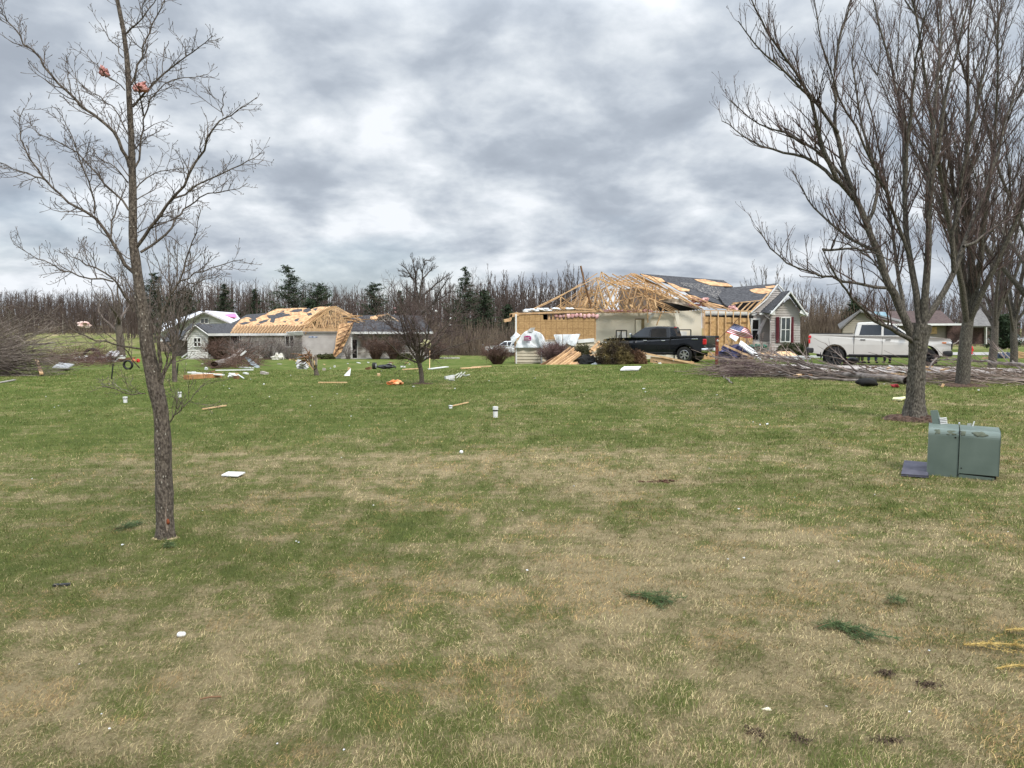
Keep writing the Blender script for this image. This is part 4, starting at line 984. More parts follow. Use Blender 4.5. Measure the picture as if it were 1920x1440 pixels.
    cloth([(880, 470), (945, 400), (1000, 440), (955, 480), (920, 530), (870, 590), (890, 520)], 39.35, 40, 3, 'housewrap', wrap, .06)
    cloth([(1395, 432), (1500, 430), (1500, 575), (1450, 560), (1420, 500)], D - .2, 40, 4, 'housewrap', wrap, .06)
    cloth([(1505, 428), (1715, 425), (1690, 480), (1655, 575), (1600, 560), (1550, 540), (1510, 575)], D - .22, 50, 5, 'housewrap', wrap, .08)
    cloth([(1290, 520), (1400, 515), (1420, 560), (1350, 600), (1290, 590)], D - .5, 40, 6, 'housewrap', wrap, .08)
    # the printed mark on the wrap: maroon arch-topped panel with white letters
    q = [C4(*p) for p in ((1038, 455), (1062, 446), (1083, 442), (1104, 446), (1126, 455), (1126, 506), (1038, 506))]
    lg = part('printed_mark', MB().slab([P(x, y, 39.27) for x, y in q], .01), mat('magenta_print', (.26, .02, .10), (.34, .04, .15), scale=4), t)
    mb = MB(); lx0, lx1 = C4(1046, 0)[0], C4(1118, 0)[0]; ly0, ly1 = C4(0, 464)[1], C4(0, 489)[1]; cw = (lx1 - lx0) / 3; WH = lambda x, y: P(x, y, 39.255)
    def stroke(x0, y0, x1, y1): mb.beam(WH(lx0 + x0, ly0 + y0), WH(lx0 + x1, ly0 + y1), .012, .022, (0, 1, 0))
    h = ly1 - ly0; w = cw * .72
    for k, seg in enumerate(([(0, 0, 0, 1), (0, 0, 1, 0), (1, 0, 1, .45), (0, .5, 1, .5), (.3, .5, 1, 1)], [(0, 0, 0, 1), (0, 0, 1, 0), (1, 0, 1, .5), (0, .5, 1, .5), (.4, .5, 1, 1)], [(1, 0, 0, 0), (0, 0, 0, 1), (0, 1, 1, 1)])):
        for s in seg: stroke(k * cw + s[0] * w, s[1] * h, k * cw + s[2] * w, s[3] * h)
    mb.beam(WH(*C4(1040, 497)), WH(*C4(1124, 497)), .012, .02, (0, 1, 0)); part('lettering', mb, trim, lg)
    part('torn_flap', MB().slab(PP([(1065, 400), (1120, 350), (1175, 345), (1155, 390), (1130, 400)], 39.4, C4), .03), mat('muddy_wrap', (.35, .34, .32), (.7, .7, .7), scale=6), t)

    # interior partition left standing (cream drywall)
    D = 46.0
    dw = part('wall', MB().slab(PP([(105, 540), (460, 533), (700, 540), (745, 560), (1020, 535), (1280, 528), (1378, 520), (1382, 1180), (105, 1180)], D, C6), .12, (0, 1, 0)), drywall, t, 'cream drywall partition')
    rs = random.Random(5); mb = MB()
    for k in range(90):
        x = rs.uniform(110, 830); mb.blob(P(*C6(x, 536 + rs.uniform(-10, 6)), 45.7), (rs.uniform(.1, .4), .15, rs.uniform(.06, .2)), k, .5, 6, 4)
    part('insulation', mb, pinkbatt, t)
    dr = part('door', MB().slab(PP([(583, 900), (692, 900), (692, 622), (583, 622)], D - .05, C6), .03), mat('tan_jamb', (.22, .17, .09), (.28, .22, .12), scale=2), t)
    part('door_panel', MB().slab(PP([(588, 900), (655, 900), (655, 636), (588, 636)], D - .1, C6), .03), drywall, dr)
    part('hanging_drywall', MB().slab(PP([(745, 620), (770, 570), (835, 500), (835, 545), (800, 590), (755, 640), (745, 700), (735, 690)], 45.5, C6), .03), trim, t)
    part('hanging_cloth', MB().slab(PP([(1040, 530), (1090, 525), (1120, 640), (1110, 690), (1080, 690), (1065, 600)], 45.6, C6), .1), drywall, t)
    # dark steel shelving frames standing in the garage
    for (x0, x1, y0) in ((355, 480, 765), (1050, 1250, 757)):
        s = thing('shelf_rack', 'black steel shelf rack behind the truck bed' if x0 > 1000 else 'black steel shelf rack behind the truck bonnet', 'shelf', GD(C6(x0, 0)[0], 45.2))
        part('frame', beams([(x0, y0, x0, 1110, 45.2), (x1, y0, x1, 1110, 45.2), (x0, y0, x1, y0, 45.2), (x0 + 60, y0, x0 + 60, 1110, 45.6), (x0, 980, x1, 980, 45.2)], .06, .06, C6, 45.2), mat('black_steel', (.01, .01, .01), (.03, .03, .03), scale=3, rough=.5), s)
        part('shelf', MB().slab(PP([(x0 + 5, y0 + 20), (x1 - 50 if x0 > 1000 else x1, y0 + 20), (x1 - 50 if x0 > 1000 else x1, 1000), (x0 + 5, 1000)], 45.7, C6), .02), trim, s)
    # stud wall with OSB, right of the garage opening
    D = 44.6
    ob = part('sheathing', MB().slab(PP([(125, 470), (670, 490), (690, 620), (700, 700), (715, 760), (710, 1000), (385, 1000), (385, 1050), (125, 1050)], D + .1, C7), .03), mat('osb_plain', (.40, .24, .10), (.60, .40, .20), scale=7, det=8, rough=.85), t)
    part('studs', beams([(115, 395, 115, 1050), (135, 395, 135, 1050), (208, 400, 205, 860), (298, 400, 295, 1000), (388, 400, 385, 960), (480, 402, 478, 790), (566, 402, 563, 760), (658, 402, 655, 780), (105, 398, 680, 404)], .045, .10, C7, D), lumber_lt, t)
    part('wall_band', MB().slab(PP([(130, 405), (670, 415), (670, 455), (130, 455)], D + .2, C7), .02), trim, t)
    part('wall_gap', MB().slab(PP([(130, 455), (720, 455), (720, 492), (130, 472)], D + .16, C7), .02), dark, t)
    # stencilled panel marks (illegible in the photograph)
    mb = MB()
    for x0 in (130, 395, 570):
        for k in range(7 if x0 < 500 else 5):
            x = x0 + k * 14; mb.beam(P(*C7(x, 536), D + .085), P(*C7(x + (3 if k % 2 else 0), 556), D + .085), .02, .035, (0, 1, 0))
            if k % 2 == 0: mb.beam(P(*C7(x, 546), D + .085), P(*C7(x + 9, 546), D + .085), .02, .03, (0, 1, 0))
    part('stencil_mark', mb, brownwood, ob)

    # main roof plane
    rd = lambda x, y: 47.0 + (585 - y) * .11
    part('roof', MB().slab(PP([(640, 82), (1640, 162), (1755, 235), (1640, 240), (1760, 330), (1835, 405), (1700, 485), (1500, 420), (1250, 335), (1100, 235), (930, 180)], rd, C6), .10), shingle, t, 'dark grey shingled roof slope')
    r2 = lambda x, y: rd(x, y) - .1
    part('torn_shingles', MB().slab(PP([(1110, 190), (1330, 200), (1500, 230), (1590, 260), (1660, 330), (1640, 400), (1560, 390), (1450, 330), (1300, 270), (1160, 230)], r2, C6), .03), shingle2, t)
    mb = MB(); rs = random.Random(8)
    for pl in ([(1290, 150), (1420, 150), (1560, 185), (1690, 200), (1750, 235), (1620, 232), (1500, 225), (1420, 200), (1340, 175)], [(660, 88), (760, 110), (900, 140), (945, 180), (850, 180), (760, 150)], [(960, 185), (1050, 210), (1120, 245), (1240, 275), (1230, 292), (1120, 290), (1040, 240)], [(1190, 330), (1300, 350), (1480, 430), (1700, 480), (1700, 500), (1560, 490), (1380, 430), (1250, 370)]):
        mb.slab(PP(pl, r2, C6), .05)
    part('roof_decking', mb, decking, t)
    rdr = lambda x, y: 47.5 + (575 - y) * .11
    part('roof', MB().slab(PP([(370, 128), (1015, 72), (880, 255), (800, 300), (500, 300), (420, 345), (380, 330), (300, 220)], rdr, C7), .10), shingle, t, 'right shingled roof slope')
    part('roof_decking', MB().slab(PP([(675, 150), (730, 135), (850, 130), (955, 145), (920, 180), (840, 195), (750, 190), (700, 170)], lambda x, y: rdr(x, y) - .1, C7).copy(), .03).slab(PP([(860, 110), (960, 95), (1000, 100), (960, 125), (880, 128)], lambda x, y: rdr(x, y) - .1, C7), .03), decking, t)
    part('rafters', beams([(590, 300, 500, 405), (680, 300, 570, 405), (745, 290, 630, 405), (820, 270, 680, 420), (905, 190, 690, 430), (470, 310, 820, 275), (460, 330, 560, 300), (520, 410, 680, 420)], .05, .18, C7, 47), lumber_lt, t)
    part('attic_shade_panel', MB().slab(PP([(430, 330), (820, 290), (690, 440), (400, 440)], 48.2, C7), .05), dark, t)  # dark panel painted as attic shade behind the rafters
    # dark panel painting the shade of the opening under the torn roof
    part('attic_shade_panel', MB().slab(PP([(845, 455), (885, 405), (1000, 410), (1330, 515), (1100, 540), (850, 535)], 46.4, C6), .05), dark, t)
    part('attic_shade_panel', MB().slab(PP([(380, 290), (560, 250), (700, 260), (900, 330), (1100, 400), (880, 410), (850, 520), (400, 520)], 52.5, C6), .05), siding_b, t, 'brown panel painted as attic shade')  # brown panel standing in for the dark attic behind the trusses
    part('hanging_panel', MB().slab(PP([(870, 412, 45.7), (1000, 385, 45.9), (1180, 385, 46.2), (1290, 440, 46.4), (1340, 515, 46.4), (1100, 450, 46.0)], 0, C6), .04), mat('soiled_drywall', (.22, .17, .13), (.45, .38, .3), scale=3), t)
    mb = MB(); rs = random.Random(15)
    for k in range(46): mb.blob(P(*C6(rs.uniform(1240, 1440), 380 + rs.uniform(0, 90)), 46), (.3, .2, .12), k, .6, 6, 4)
    for k in range(16): mb.blob(P(*C7(rs.uniform(430, 520), rs.uniform(350, 400)), 46.6), (.3, .2, .2), k, .6, 6, 4)
    part('insulation', mb, pinkbatt, t)

    # trusses traced from the photograph
    T1 = [(1140, 260, 270, 690), (1140, 260, 1372, 372), (1140, 260, 1252, 640), (1372, 372, 1258, 640), (270, 690, 705, 620), (705, 620, 1100, 645), (712, 490, 712, 622)]
    T2 = [(1152, 208, 700, 490), (700, 490, 330, 680), (960, 370, 862, 600), (972, 372, 932, 612), (1122, 300, 948, 605), (870, 600, 700, 480), (700, 625, 1090, 640)]
    T3 = [(1200, 190, 1395, 345), (1240, 215, 1390, 330), (1395, 345, 1350, 600), (1200, 190, 1110, 560), (1200, 190, 1350, 620)]
    T4 = [(1330, 215, 1622, 372), (1622, 372, 1558, 640), (1432, 340, 1522, 640), (1562, 362, 1490, 642), (1622, 372, 1702, 470), (1702, 470, 1640, 650), (1240, 578, 1722, 470)]
    T5 = [(1560, 210, 1772, 350), (1772, 350, 1745, 490), (1745, 490, 1760, 800), (1745, 490, 1925, 572), (1745, 490, 1640, 450), (1700, 230, 1790, 640)]
    T6 = [(1590, 210, 1860, 345), (1490, 245, 1560, 208), (1560, 208, 1820, 330), (1520, 240, 1440, 340)]
    for k, T in enumerate((T1, T2, T3, T4, T5, T6)):
        part('truss', beams(T, .05, .15 if k < 2 else .135, C5, 42.4 + .55 * k), lumber_lt if k % 2 == 0 else lumber, t)
    T7 = [(540, 85, 1385, 512), (518, 95, 1110, 335), (650, 88, 1150, 335), (790, 222, 775, 480), (830, 222, 825, 440), (745, 222, 722, 370), (870, 242, 922, 380), (955, 280, 990, 362), (868, 402, 1112, 345), (1112, 345, 1385, 512), (1030, 300, 1050, 350)]
    T8 = [(1140, 330, 1565, 515), (1250, 350, 1700, 515), (1200, 420, 1400, 515), (1290, 380, 1480, 500), (1380, 430, 1850, 540), (1150, 340, 1260, 400)]
    T9 = [(590, 90, 1200, 400), (560, 85, 1000, 290), (720, 370, 935, 455), (935, 455, 838, 705), (720, 370, 845, 520)]
    part('truss', beams(T7, .05, .13, C6, 45.4), lumber_lt, t); part('truss', beams(T8, .05, .13, C6, 45.8), lumber, t); part('truss', beams(T9, .05, .13, C6, 45.0), lumber, t)
    # the rows of standing trusses behind
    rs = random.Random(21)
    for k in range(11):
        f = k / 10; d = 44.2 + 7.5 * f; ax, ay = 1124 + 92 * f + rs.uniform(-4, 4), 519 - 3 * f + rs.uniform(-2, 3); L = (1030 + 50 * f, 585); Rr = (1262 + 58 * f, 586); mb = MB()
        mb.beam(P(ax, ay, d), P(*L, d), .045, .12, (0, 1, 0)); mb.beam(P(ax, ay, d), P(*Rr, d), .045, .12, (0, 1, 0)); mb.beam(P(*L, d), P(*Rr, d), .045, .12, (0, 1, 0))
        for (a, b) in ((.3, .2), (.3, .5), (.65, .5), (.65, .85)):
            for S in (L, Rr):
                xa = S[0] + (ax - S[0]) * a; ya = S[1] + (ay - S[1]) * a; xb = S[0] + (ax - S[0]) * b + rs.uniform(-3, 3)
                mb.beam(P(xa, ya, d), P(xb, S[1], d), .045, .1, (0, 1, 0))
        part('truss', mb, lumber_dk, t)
    mb = MB()
    for k in range(9): mb.beam(P(1140 + k * 9, 530 + k * 1.2, 44), P(1200 + k * 10, 523 + k * 6, 51), .03, .09, (0, 0, 1))
    mb.beam(P(1090, 551, 43), P(1128, 551, 43), .05, .07)
    part('bracing', mb, lumber_lt, t)
    mb = MB(); rs = random.Random(31)
    for k in range(34):
        a = P(rs.uniform(1090, 1240), rs.uniform(572, 584), rs.uniform(43.5, 47)); part('broken_board', MB().beam(a, a + Vector((rs.uniform(-.5, .5), rs.uniform(-.3, .3), rs.uniform(-.2, .5))), .05, .11), lumber_lt, t)
    mb = MB()
    for k in range(12): x = rs.uniform(985, 1070); mb.blob(P(x, 583 - (x - 985) * .06 + rs.uniform(-2, 2), 42.3), (.5, .2, .12), k, .5)
    part('torn_plastic', mb, wrap, t, smooth=True)

    # porch recess and front gable bay
    D = 47.2
    part('wall', lapped([(680, 985), (935, 985), (935, 445), (680, 445)], D, .15, C7), siding_m, t, 'recessed porch wall')
    window(t, *C7(682, 490), *C7(802, 770), D - .05, 1, 2, gm=dark, fw=.11, label='porch window with torn screen')
    part('wall', lapped([(932, 985), (1280, 985), (1280, 425), (1162, 250), (932, 440)], 45.6, .15, C7), siding_m, t, 'front gable wall of the bay')
    part('bay_side', MB().slab([P(*C7(932, 440), 45.6), P(*C7(932, 985), 45.6), P(*C7(932, 985), 47.2), P(*C7(932, 440), 47.2)], .08, (1, 0, 0)), siding_m, t)
    part('bay_side', MB().slab([P(*C7(1280, 425), 45.6), P(*C7(1280, 985), 45.6), P(*C7(1280, 985), 52), P(*C7(1280, 425), 52)], .08, (-1, 0, 0)), siding_m, t)
    part('gable', lapped([(700, 432), (890, 440), (1078, 200), (1015, 120)], 47.0, .13, C7), siding_m, t, 'upper gable wall')
    part('roof', MB().slab(PP([(1162, 168, 45.2), (1062, 185, 47.2), (800, 425, 47.2), (922, 438, 45.2)], 0, C7), .08), shingle, t)
    part('roof', MB().slab(PP([(1162, 168, 45.2), (1368, 462, 45.2), (1340, 450, 50), (1130, 175, 50)], 0, C7), .08), shingle, t)
    fz = beams([(1162, 175, 925, 440), (1162, 175, 1368, 465)], .06, .22, C7, 45.15)
    part('fascia', beams([(1015, 82, 1100, 180), (1015, 82, 880, 260), (880, 262, 690, 425)], .05, .16, C7, 46.9), trim, t)
    part('fascia', fz, trim, t)
    part('soffit', MB().slab(PP([(1275, 425, 45.1), (1368, 465, 45.1), (1290, 465, 45.6), (1270, 445, 45.6)], 0, C7), .2).box(P(*C7(948, 425), 45.3), (.25, .3, .25)), trim, t)
    part('gutter', beams([(795, 438, 925, 436, 46.6), (575, 425, 740, 430, 47), (700, 445, 740, 445, 47)], .12, .14, C7, 46.8), trim, t)
    part('downspout', MB().tube([P(*C7(870, 440), 46.6), P(*C7(872, 465), 46.4), P(*C7(925, 505), 45.9), P(*C7(928, 540), 45.5), P(*C7(920, 850), 45.5)], .045, 6), siding_m, t)
    part('torn_curtain', MB().slab(PP([(850, 490), (880, 480), (870, 530), (830, 600), (800, 690), (765, 680), (790, 600)], D - .4, C7), .03), mat('curtain', (.5, .42, .42), (.68, .66, .66), scale=5), t)
    part('foundation', MB().slab(PP([(720, 770), (905, 775), (905, 985), (720, 985)], 45.9, C7), .2), concrete, t)
    window(t, *C7(1038, 478), *C7(1170, 778), 45.55, 2, 2, fw=.055)
    mb = MB()
    for (x0, x1) in ((994, 1032), (1172, 1204)): mb.slab(PP([(x0, 475), (x1, 475), (x1, 785 if x0 < 1100 else 778), (x0, 785 if x0 < 1100 else 778)], 45.5, C7), .04)
    for k, (x0, x1) in enumerate(((994, 1032), (1172, 1204))):
        m2 = MB().slab(PP([(x0, 475), (x1, 475), (x1, 782), (x0, 782)], 45.5, C7), .04)
        for j in range(16): y = 490 + j * 18; m2.beam(P(*C7(x0 + 5, y), 45.48), P(*C7(x1 - 5, y), 45.48), .015, .04)
        part('shutter', m2, maroon, t)
    part('graffiti', beams([(945, 660, 948, 740, 45.5), (960, 650, 962, 720, 45.5), (940, 680, 985, 672, 45.5), (945, 710, 985, 705, 45.5), (975, 650, 978, 735, 45.5)], .006, .02, C7, 45.5), maroon, t, 'faint red sprayed marks')
    # the pole sticking up from the wreck
    solo('pole', MB().tube([P(*C5(952, 118), 42.8), P(*C5(1000, 330), 42.8), P(*C5(1078, 612), 42.9)], [.055, .05, .05], 8), brownwood, 'brown pole sticking up above the wrecked garage trusses', 'pole')
right_house()

# ------------------------------------------------------------------ distant houses on the right
def far_house():
    D = 78
    t = thing('distant_house', 'brown-roofed brick house seen between the right trees', 'house', GD(1770, D))
    part('wall', lapped([(1640, 645), (1850, 645), (1850, 608), (1640, 608)], D, .2), mat('beige_wall', (.25, .21, .17), (.34, .29, .24), scale=1), t)
    part('wall', MB().slab(PP([(1776, 645), (1846, 645), (1846, 609), (1776, 609)], D - .3), .1), mat('dark_brick', (.05, .028, .025), (.10, .06, .052), scale=6), t, 'dark brick wall')
    part('roof', MB().slab(PP([(1620, 609, D - 1), (1792, 608, D - 1), (1764, 582, D + 5), (1640, 584, D + 5)], 0), .15), brownroof, t)
    part('fascia', MB().beam(P(1640, 609, D - 1.1), P(1850, 608, D - 1.1), .06, .2), trim, t)
    part('roof', MB().slab(PP([(1810, 611, D - 2), (1862, 611, D - 2), (1838, 578, D + 3)], 0), .15), greyroof, t, 'grey side roof')
    part('boarded_window', MB().slab(PP([(1742, 613), (1757, 613), (1757, 626), (1742, 626)], D - .1), .04), lumber_lt, t)
    part('trim_post', MB().beam(P(1848, 645, D - .5), P(1848, 612, D - .5), .3, .1), trim, t)
    D = 62
    u = thing('distant_house', 'small tan gabled house directly behind the cream pickup truck', 'house', GD(1620, D))
    part('wall', lapped([(1580, 650), (1672, 650), (1672, 604), (1614, 586), (1580, 616)], D, .15), mat('tan_wall', (.30, .27, .22), (.38, .34, .28), scale=1), u)
    part('roof', MB().slab(PP([(1614, 583, D - .5), (1690, 604, D - .5), (1690, 600, D + 4), (1622, 582, D + 6)], 0), .12).slab(PP([(1614, 583, D - .5), (1576, 618, D - .5), (1572, 610, D + 6), (1622, 582, D + 6)], 0), .12), greyroof, u)
    part('tarp', MB().slab(PP([(1632, 585, D), (1660, 586, D), (1668, 595, D - .6), (1640, 590, D - .6)], 0), .05, (0, -.2, 1)), mat('blue_tarp', (.13, .22, .26), (.2, .29, .33), scale=3), u)
far_house()

# ------------------------------------------------------------------ vehicles
rubber = mat('rubber', (.012, .012, .012), (.028, .027, .026), scale=12, rough=.85)
rimdark = mat('dark_alloy', (.03, .03, .03), (.07, .07, .07), scale=8, rough=.35, metal=.7)
rimlight = mat('bright_alloy', (.45, .45, .46), (.6, .6, .6), scale=8, rough=.3, metal=.8)
blackplastic = mat('black_plastic', (.015, .015, .016), (.03, .03, .03), scale=6, rough=.6)
autoglass = mat('auto_glass', (.008, .011, .015), (.018, .024, .032), scale=1, rough=.06, spec=.4)
redlamp = mat('red_lamp', (.42, .008, .012), (.60, .02, .02), scale=10, rough=.2, spec=.6)
chrome = mat('chrome', (.6, .6, .6), (.8, .8, .8), scale=3, rough=.15, metal=1)
lampglass = mat('lamp_glass', (.45, .45, .45), (.7, .7, .7), scale=4, rough=.1, spec=.8)
amber = mat('amber_lamp', (.55, .14, .02), (.7, .22, .05), scale=4, rough=.2)
def paint(name, c): return mat(name, tuple(k * .93 for k in c), tuple(k * 1.05 for k in c), scale=1.2, rough=.28, spec=.5, coat=.4)
def vehicle(name, label, cat, at, yaw, V, col, group=None, rim=rimdark, scale=(1, 1, 1)):
    t = thing(name, label, cat, (0, 0, 0), group); w = V['w']; r = V['r']
    def arch(xc, R_):
        return [(xc + R_ * math.cos(a), r + R_ * math.sin(a)) for a in [math.pi - k * math.pi / 12 for k in range(13)]]
    sill = V['sill']; prof = [(V['x0'], V['zb'])]
    for xc in V['wheels']: prof += [(xc - V['arch'], sill)] + arch(xc, V['arch']) + [(xc + V['arch'], sill)]
    prof += V['nose'] + V['top']
    pts = []
    for q in prof:
        if not pts or (abs(pts[-1][0] - q[0]) + abs(pts[-1][1] - q[1])) > 1e-4: pts.append(q)
    n = len(pts); mb = MB(); tz = lambda z: w / 2 - max(0, z - .95) * .10 - max(0, .7 - z) * .08
    nose = lambda x: max(0, x - (V['x1'] - .5)) * .28 + max(0, V['x0'] + .25 - x) * .12
    L_ = [Vector((x, tz(z) - nose(x), z)) for x, z in pts]; R_ = [Vector((x, -tz(z) + nose(x), z)) for x, z in pts]
    tris = [tuple(q) for q in tessellate_polygon([[Vector((x, 0, z)) for x, z in pts]])]
    mb.add(L_ + R_, [q for q in tris] + [tuple(i + n for i in reversed(q)) for q in tris] + [(i, (i + 1) % n, (i + 1) % n + n, i + n) for i in range(n)])
    body = part('body', mb, col, t)
    b = body.modifiers.new('bevel', 'BEVEL'); b.width = .035; b.segments = 3; b.limit_method = 'ANGLE'; b.angle_limit = R(50)
    for xc in V['wheels']:
        m = MB(); prof2 = [(xc + (V['arch'] - .012) * math.cos(a), r + (V['arch'] - .012) * math.sin(a)) for a in [k * math.pi / 12 for k in range(13)]]
        m.add([(x, y, z) for y in (-w / 2 + .06, w / 2 - .06) for x, z in prof2], [(i, i + 1, i + 14, i + 13) for i in range(12)])
        m.box((xc, 0, r), (V['arch'] * 1.9, w * .55, .5)); part('wheel_well', m, blackplastic, t)
        if V.get('flare'):
            for s in (-1, 1):
                m = MB(); o = []
                for rr in (V['arch'] - .01, V['arch'] + .075):
                    o.append([(xc + rr * math.cos(a), r + rr * math.sin(a)) for a in [k * math.pi / 14 for k in range(15)]])
                ys = w / 2 - .03
                m.add([(x, s * (ys - (.0 if k == 0 else 0)), z) for k in (0, 1) for x, z in o[k]] + [(x, s * (ys + .055), z) for k in (0, 1) for x, z in o[k]],
                      [(30 + i, 31 + i, 46 + i, 45 + i) for i in range(14)] + [(i, i + 1, i + 31, i + 30) for i in range(14)] + [(15 + i, 16 + i, 46 + i, 45 + i) for i in range(14)])
                part('wheel_flare', m, V['flare'], t)
    c = V['cab']; zb, zt = c['z']; yb, yt = w / 2 - .06, w / 2 - .30
    xs = c['xb'] + c['xt']
    corners = [(c['xb'][0], yb, zb), (c['xb'][1], yb, zb), (c['xb'][1], -yb, zb), (c['xb'][0], -yb, zb), (c['xt'][0], yt, zt), (c['xt'][1], yt, zt - .03), (c['xt'][1], -yt, zt - .03), (c['xt'][0], -yt, zt)]
    mid = [((c['xt'][0] + c['xt'][1]) / 2, yt, zt + .035), ((c['xt'][0] + c['xt'][1]) / 2, -yt, zt + .035)]
    cab = part('cab', MB().add(corners + mid, [(0, 1, 5, 8, 4), (2, 3, 7, 9, 6), (1, 2, 6, 5), (3, 0, 4, 7), (4, 8, 9, 7), (8, 5, 6, 9)]), col, t)
    b = cab.modifiers.new('bevel', 'BEVEL'); b.width = .06; b.segments = 3; b.limit_method = 'ANGLE'; b.angle_limit = R(35)
    yy = lambda z: yb + (yt - yb) * (z - zb) / (zt - zb)
    for k, (x0, x1, x2, x3, z0, z1) in enumerate(c['win']):
        for s in (-1, 1):
            e = .012; p = [Vector((x0, s * (yy(z0) + e), z0)), Vector((x1, s * (yy(z0) + e), z0)), Vector((x2, s * (yy(z1) + e), z1)), Vector((x3, s * (yy(z1) + e), z1))]
            part('window', MB().slab(p, .02, (0, -s, 0)), dark if (V.get('open') == k) else autoglass, t)
    f = lambda z, k: c['xb'][k] + (c['xt'][k] - c['xb'][k]) * (z - zb) / (zt - zb)
    for k, s, nm in ((1, 1, 'windscreen'), (0, -1, 'rear_window')):
        z0, z1 = zb + .06, zt - .09; p = [Vector((f(z0, k) + s * .012, -yy(z0) + .1, z0)), Vector((f(z0, k) + s * .012, yy(z0) - .1, z0)), Vector((f(z1, k) + s * .012, yy(z1) - .08, z1)), Vector((f(z1, k) + s * .012, -yy(z1) + .08, z1))]
        part(nm, MB().slab(p, .02, (-s, 0, 0)), autoglass, t)
    for xc in V['wheels']:
        for s in (-1, 1):
            y = s * (w / 2 - .13); m = MB(); hw = V.get('tw', .13)
            m.lathe((xc, y, r), [(r * .60, -hw * .8), (r * .66, -hw), (r * .93, -hw), (r, -hw * .7), (r, hw * .7), (r * .93, hw), (r * .66, hw), (r * .60, hw * .8)], 28, 'y')
            for k in range(28):
                a = 2 * math.pi * k / 28; m.box((xc + r * math.cos(a), y, r + r * math.sin(a)), (.022, hw * 1.7, .05), Matrix.Rotation(-a, 3, 'Y'))
            wh = part('wheel', m, rubber, t); m = MB()
            yo = y + s * hw * .55
            for k in range(6):
                a = 2 * math.pi * k / 6 + .3; m.beam((xc, yo + s * .02, r), (xc + r * .58 * math.cos(a), yo + s * .035, r + r * .58 * math.sin(a)), .07, .05, (0, 1, 0))
            m.lathe((xc, y, r), [(r * .58, s * hw * .3), (r * .62, s * hw * .85), (r * .56, s * hw * .9), (r * .54, s * hw * .5)], 28, 'y').lathe((xc, yo, r), [(.001, s * .055), (.06, s * .05), (.075, 0)], 16, 'y')
            part('rim', m, rim, wh); part('hub_disc', MB().lathe((xc, y + s * hw * .1, r), [(.001, 0), (r * .59, 0)], 24, 'y'), blackplastic, wh)
    for it in V['bits']:
        nm, m, cx, cy, cz, sx, sy, sz = it[:8]
        for s in ((-1, 1) if it[8] else (1,)):
            if s == -1 and cy == 0: continue
            part(nm, MB().box((cx, s * cy, cz), (sx, sy, sz)), m, t, bevel=min(sx, sy, sz) * .3)
    t.location = at; t.rotation_euler = (0, 0, yaw); t.scale = scale
    return t
def truck_spec(rear_style):
    V = dict(w=1.98, r=.42, arch=.54, sill=.50, zb=.60, x0=-2.93, x1=2.95, wheels=(-1.80, 1.95), tw=.14,
      nose=[(2.78, .52), (2.92, .60), (2.97, .85), (2.97, 1.12), (2.88, 1.22)], top=[(2.4, 1.275), (1.5, 1.30), (1.40, 1.31), (-.98, 1.33), (-1.0, 1.385), (-2.90, 1.40), (-2.93, 1.35)],
      cab=dict(z=(1.29, 1.90), xb=(-1.0, 1.42), xt=(-.86, .58), win=[(-.78, .14, .14, -.68, 1.36, 1.80), (.24, 1.20, .60, .24, 1.36, 1.80)]), bits=[])
    B = V['bits']
    B += [('front_bumper', blackplastic, 2.80, 0, .60, .42, 1.92, .24, 0), ('rear_bumper', blackplastic if rear_style == 0 else chrome, -2.88, 0, .68, .38, 1.99, .24, 0), ('side_mirror', blackplastic if rear_style == 0 else chrome, 1.22, 1.10, 1.42, .12, .22, .24, 1),
          ('door_handle', blackplastic if rear_style == 0 else chrome, -.62, .975, 1.16, .22, .03, .035, 1), ('door_handle', blackplastic if rear_style == 0 else chrome, .42, .975, 1.16, .22, .03, .035, 1),
          ('grille', blackplastic, 2.965, 0, .95, .06, 1.72, .36, 0), ('bed_rail', blackplastic, -1.95, .86, 1.405, 1.86, .07, .03, 1), ('bed_cover', blackplastic, -1.95, 0, 1.39, 1.82, 1.6, .03, 0),
          ('door_seam', dark, -.99, .957, .93, .022, .07, .76, 1), ('door_seam', dark, .19, .985, .90, .010, .02, .74, 1), ('side_sill', blackplastic, 0.1, .93, .50, 2.6, .12, .07, 1), ('mud_flap', blackplastic, -2.40, .86, .45, .03, .25, .3, 1),
          ('underbody', blackplastic, 0, 0, .48, 5.2, 1.0, .18, 0), ('tailgate_seam', dark, -2.945, 0, 1.0, .012, 1.5, .02, 0)]
    if rear_style == 0:
        B += [('tail_light', redlamp, -2.90, .905, 1.27, .13, .12, .13, 1), ('tail_light', redlamp, -2.91, .915, 1.08, .09, .10, .20, 1), ('headlight', lampglass, 2.84, .80, 1.04, .24, .22, .09, 1), ('indicator', amber, 2.66, .885, 1.05, .18, .06, .06, 1), ('fog_lamp', lampglass, 2.92, .74, .76, .08, .14, .12, 1)]
    else:
        B += [('tail_light', redlamp, -2.86, .90, 1.12, .19, .14, .30, 1), ('brake_light', redlamp, -.93, 0, 1.87, .05, .3, .04, 0), ('licence_plate', trim, -3.10, 0, .72, .01, .30, .15, 0), ('badge', chrome, -2.35, .965, 1.26, .34, .02, .05, 1), ('headlight', lampglass, 2.86, .78, 1.0, .2, .24, .14, 1), ('side_step', blackplastic, .2, 1.0, .42, 2.0, .16, .05, 1)]
    return V
silver = paint('cream_paint', (.52, .50, .455)); blackp = mat('black_paint', (.006, .007, .009), (.010, .011, .013), scale=1.2, rough=.16, spec=.35); whitep = paint('white_paint', (.68, .70, .72)); greyp = paint('silver_paint', (.34, .38, .42))
ga = GD(1644, 34.0, -.02)
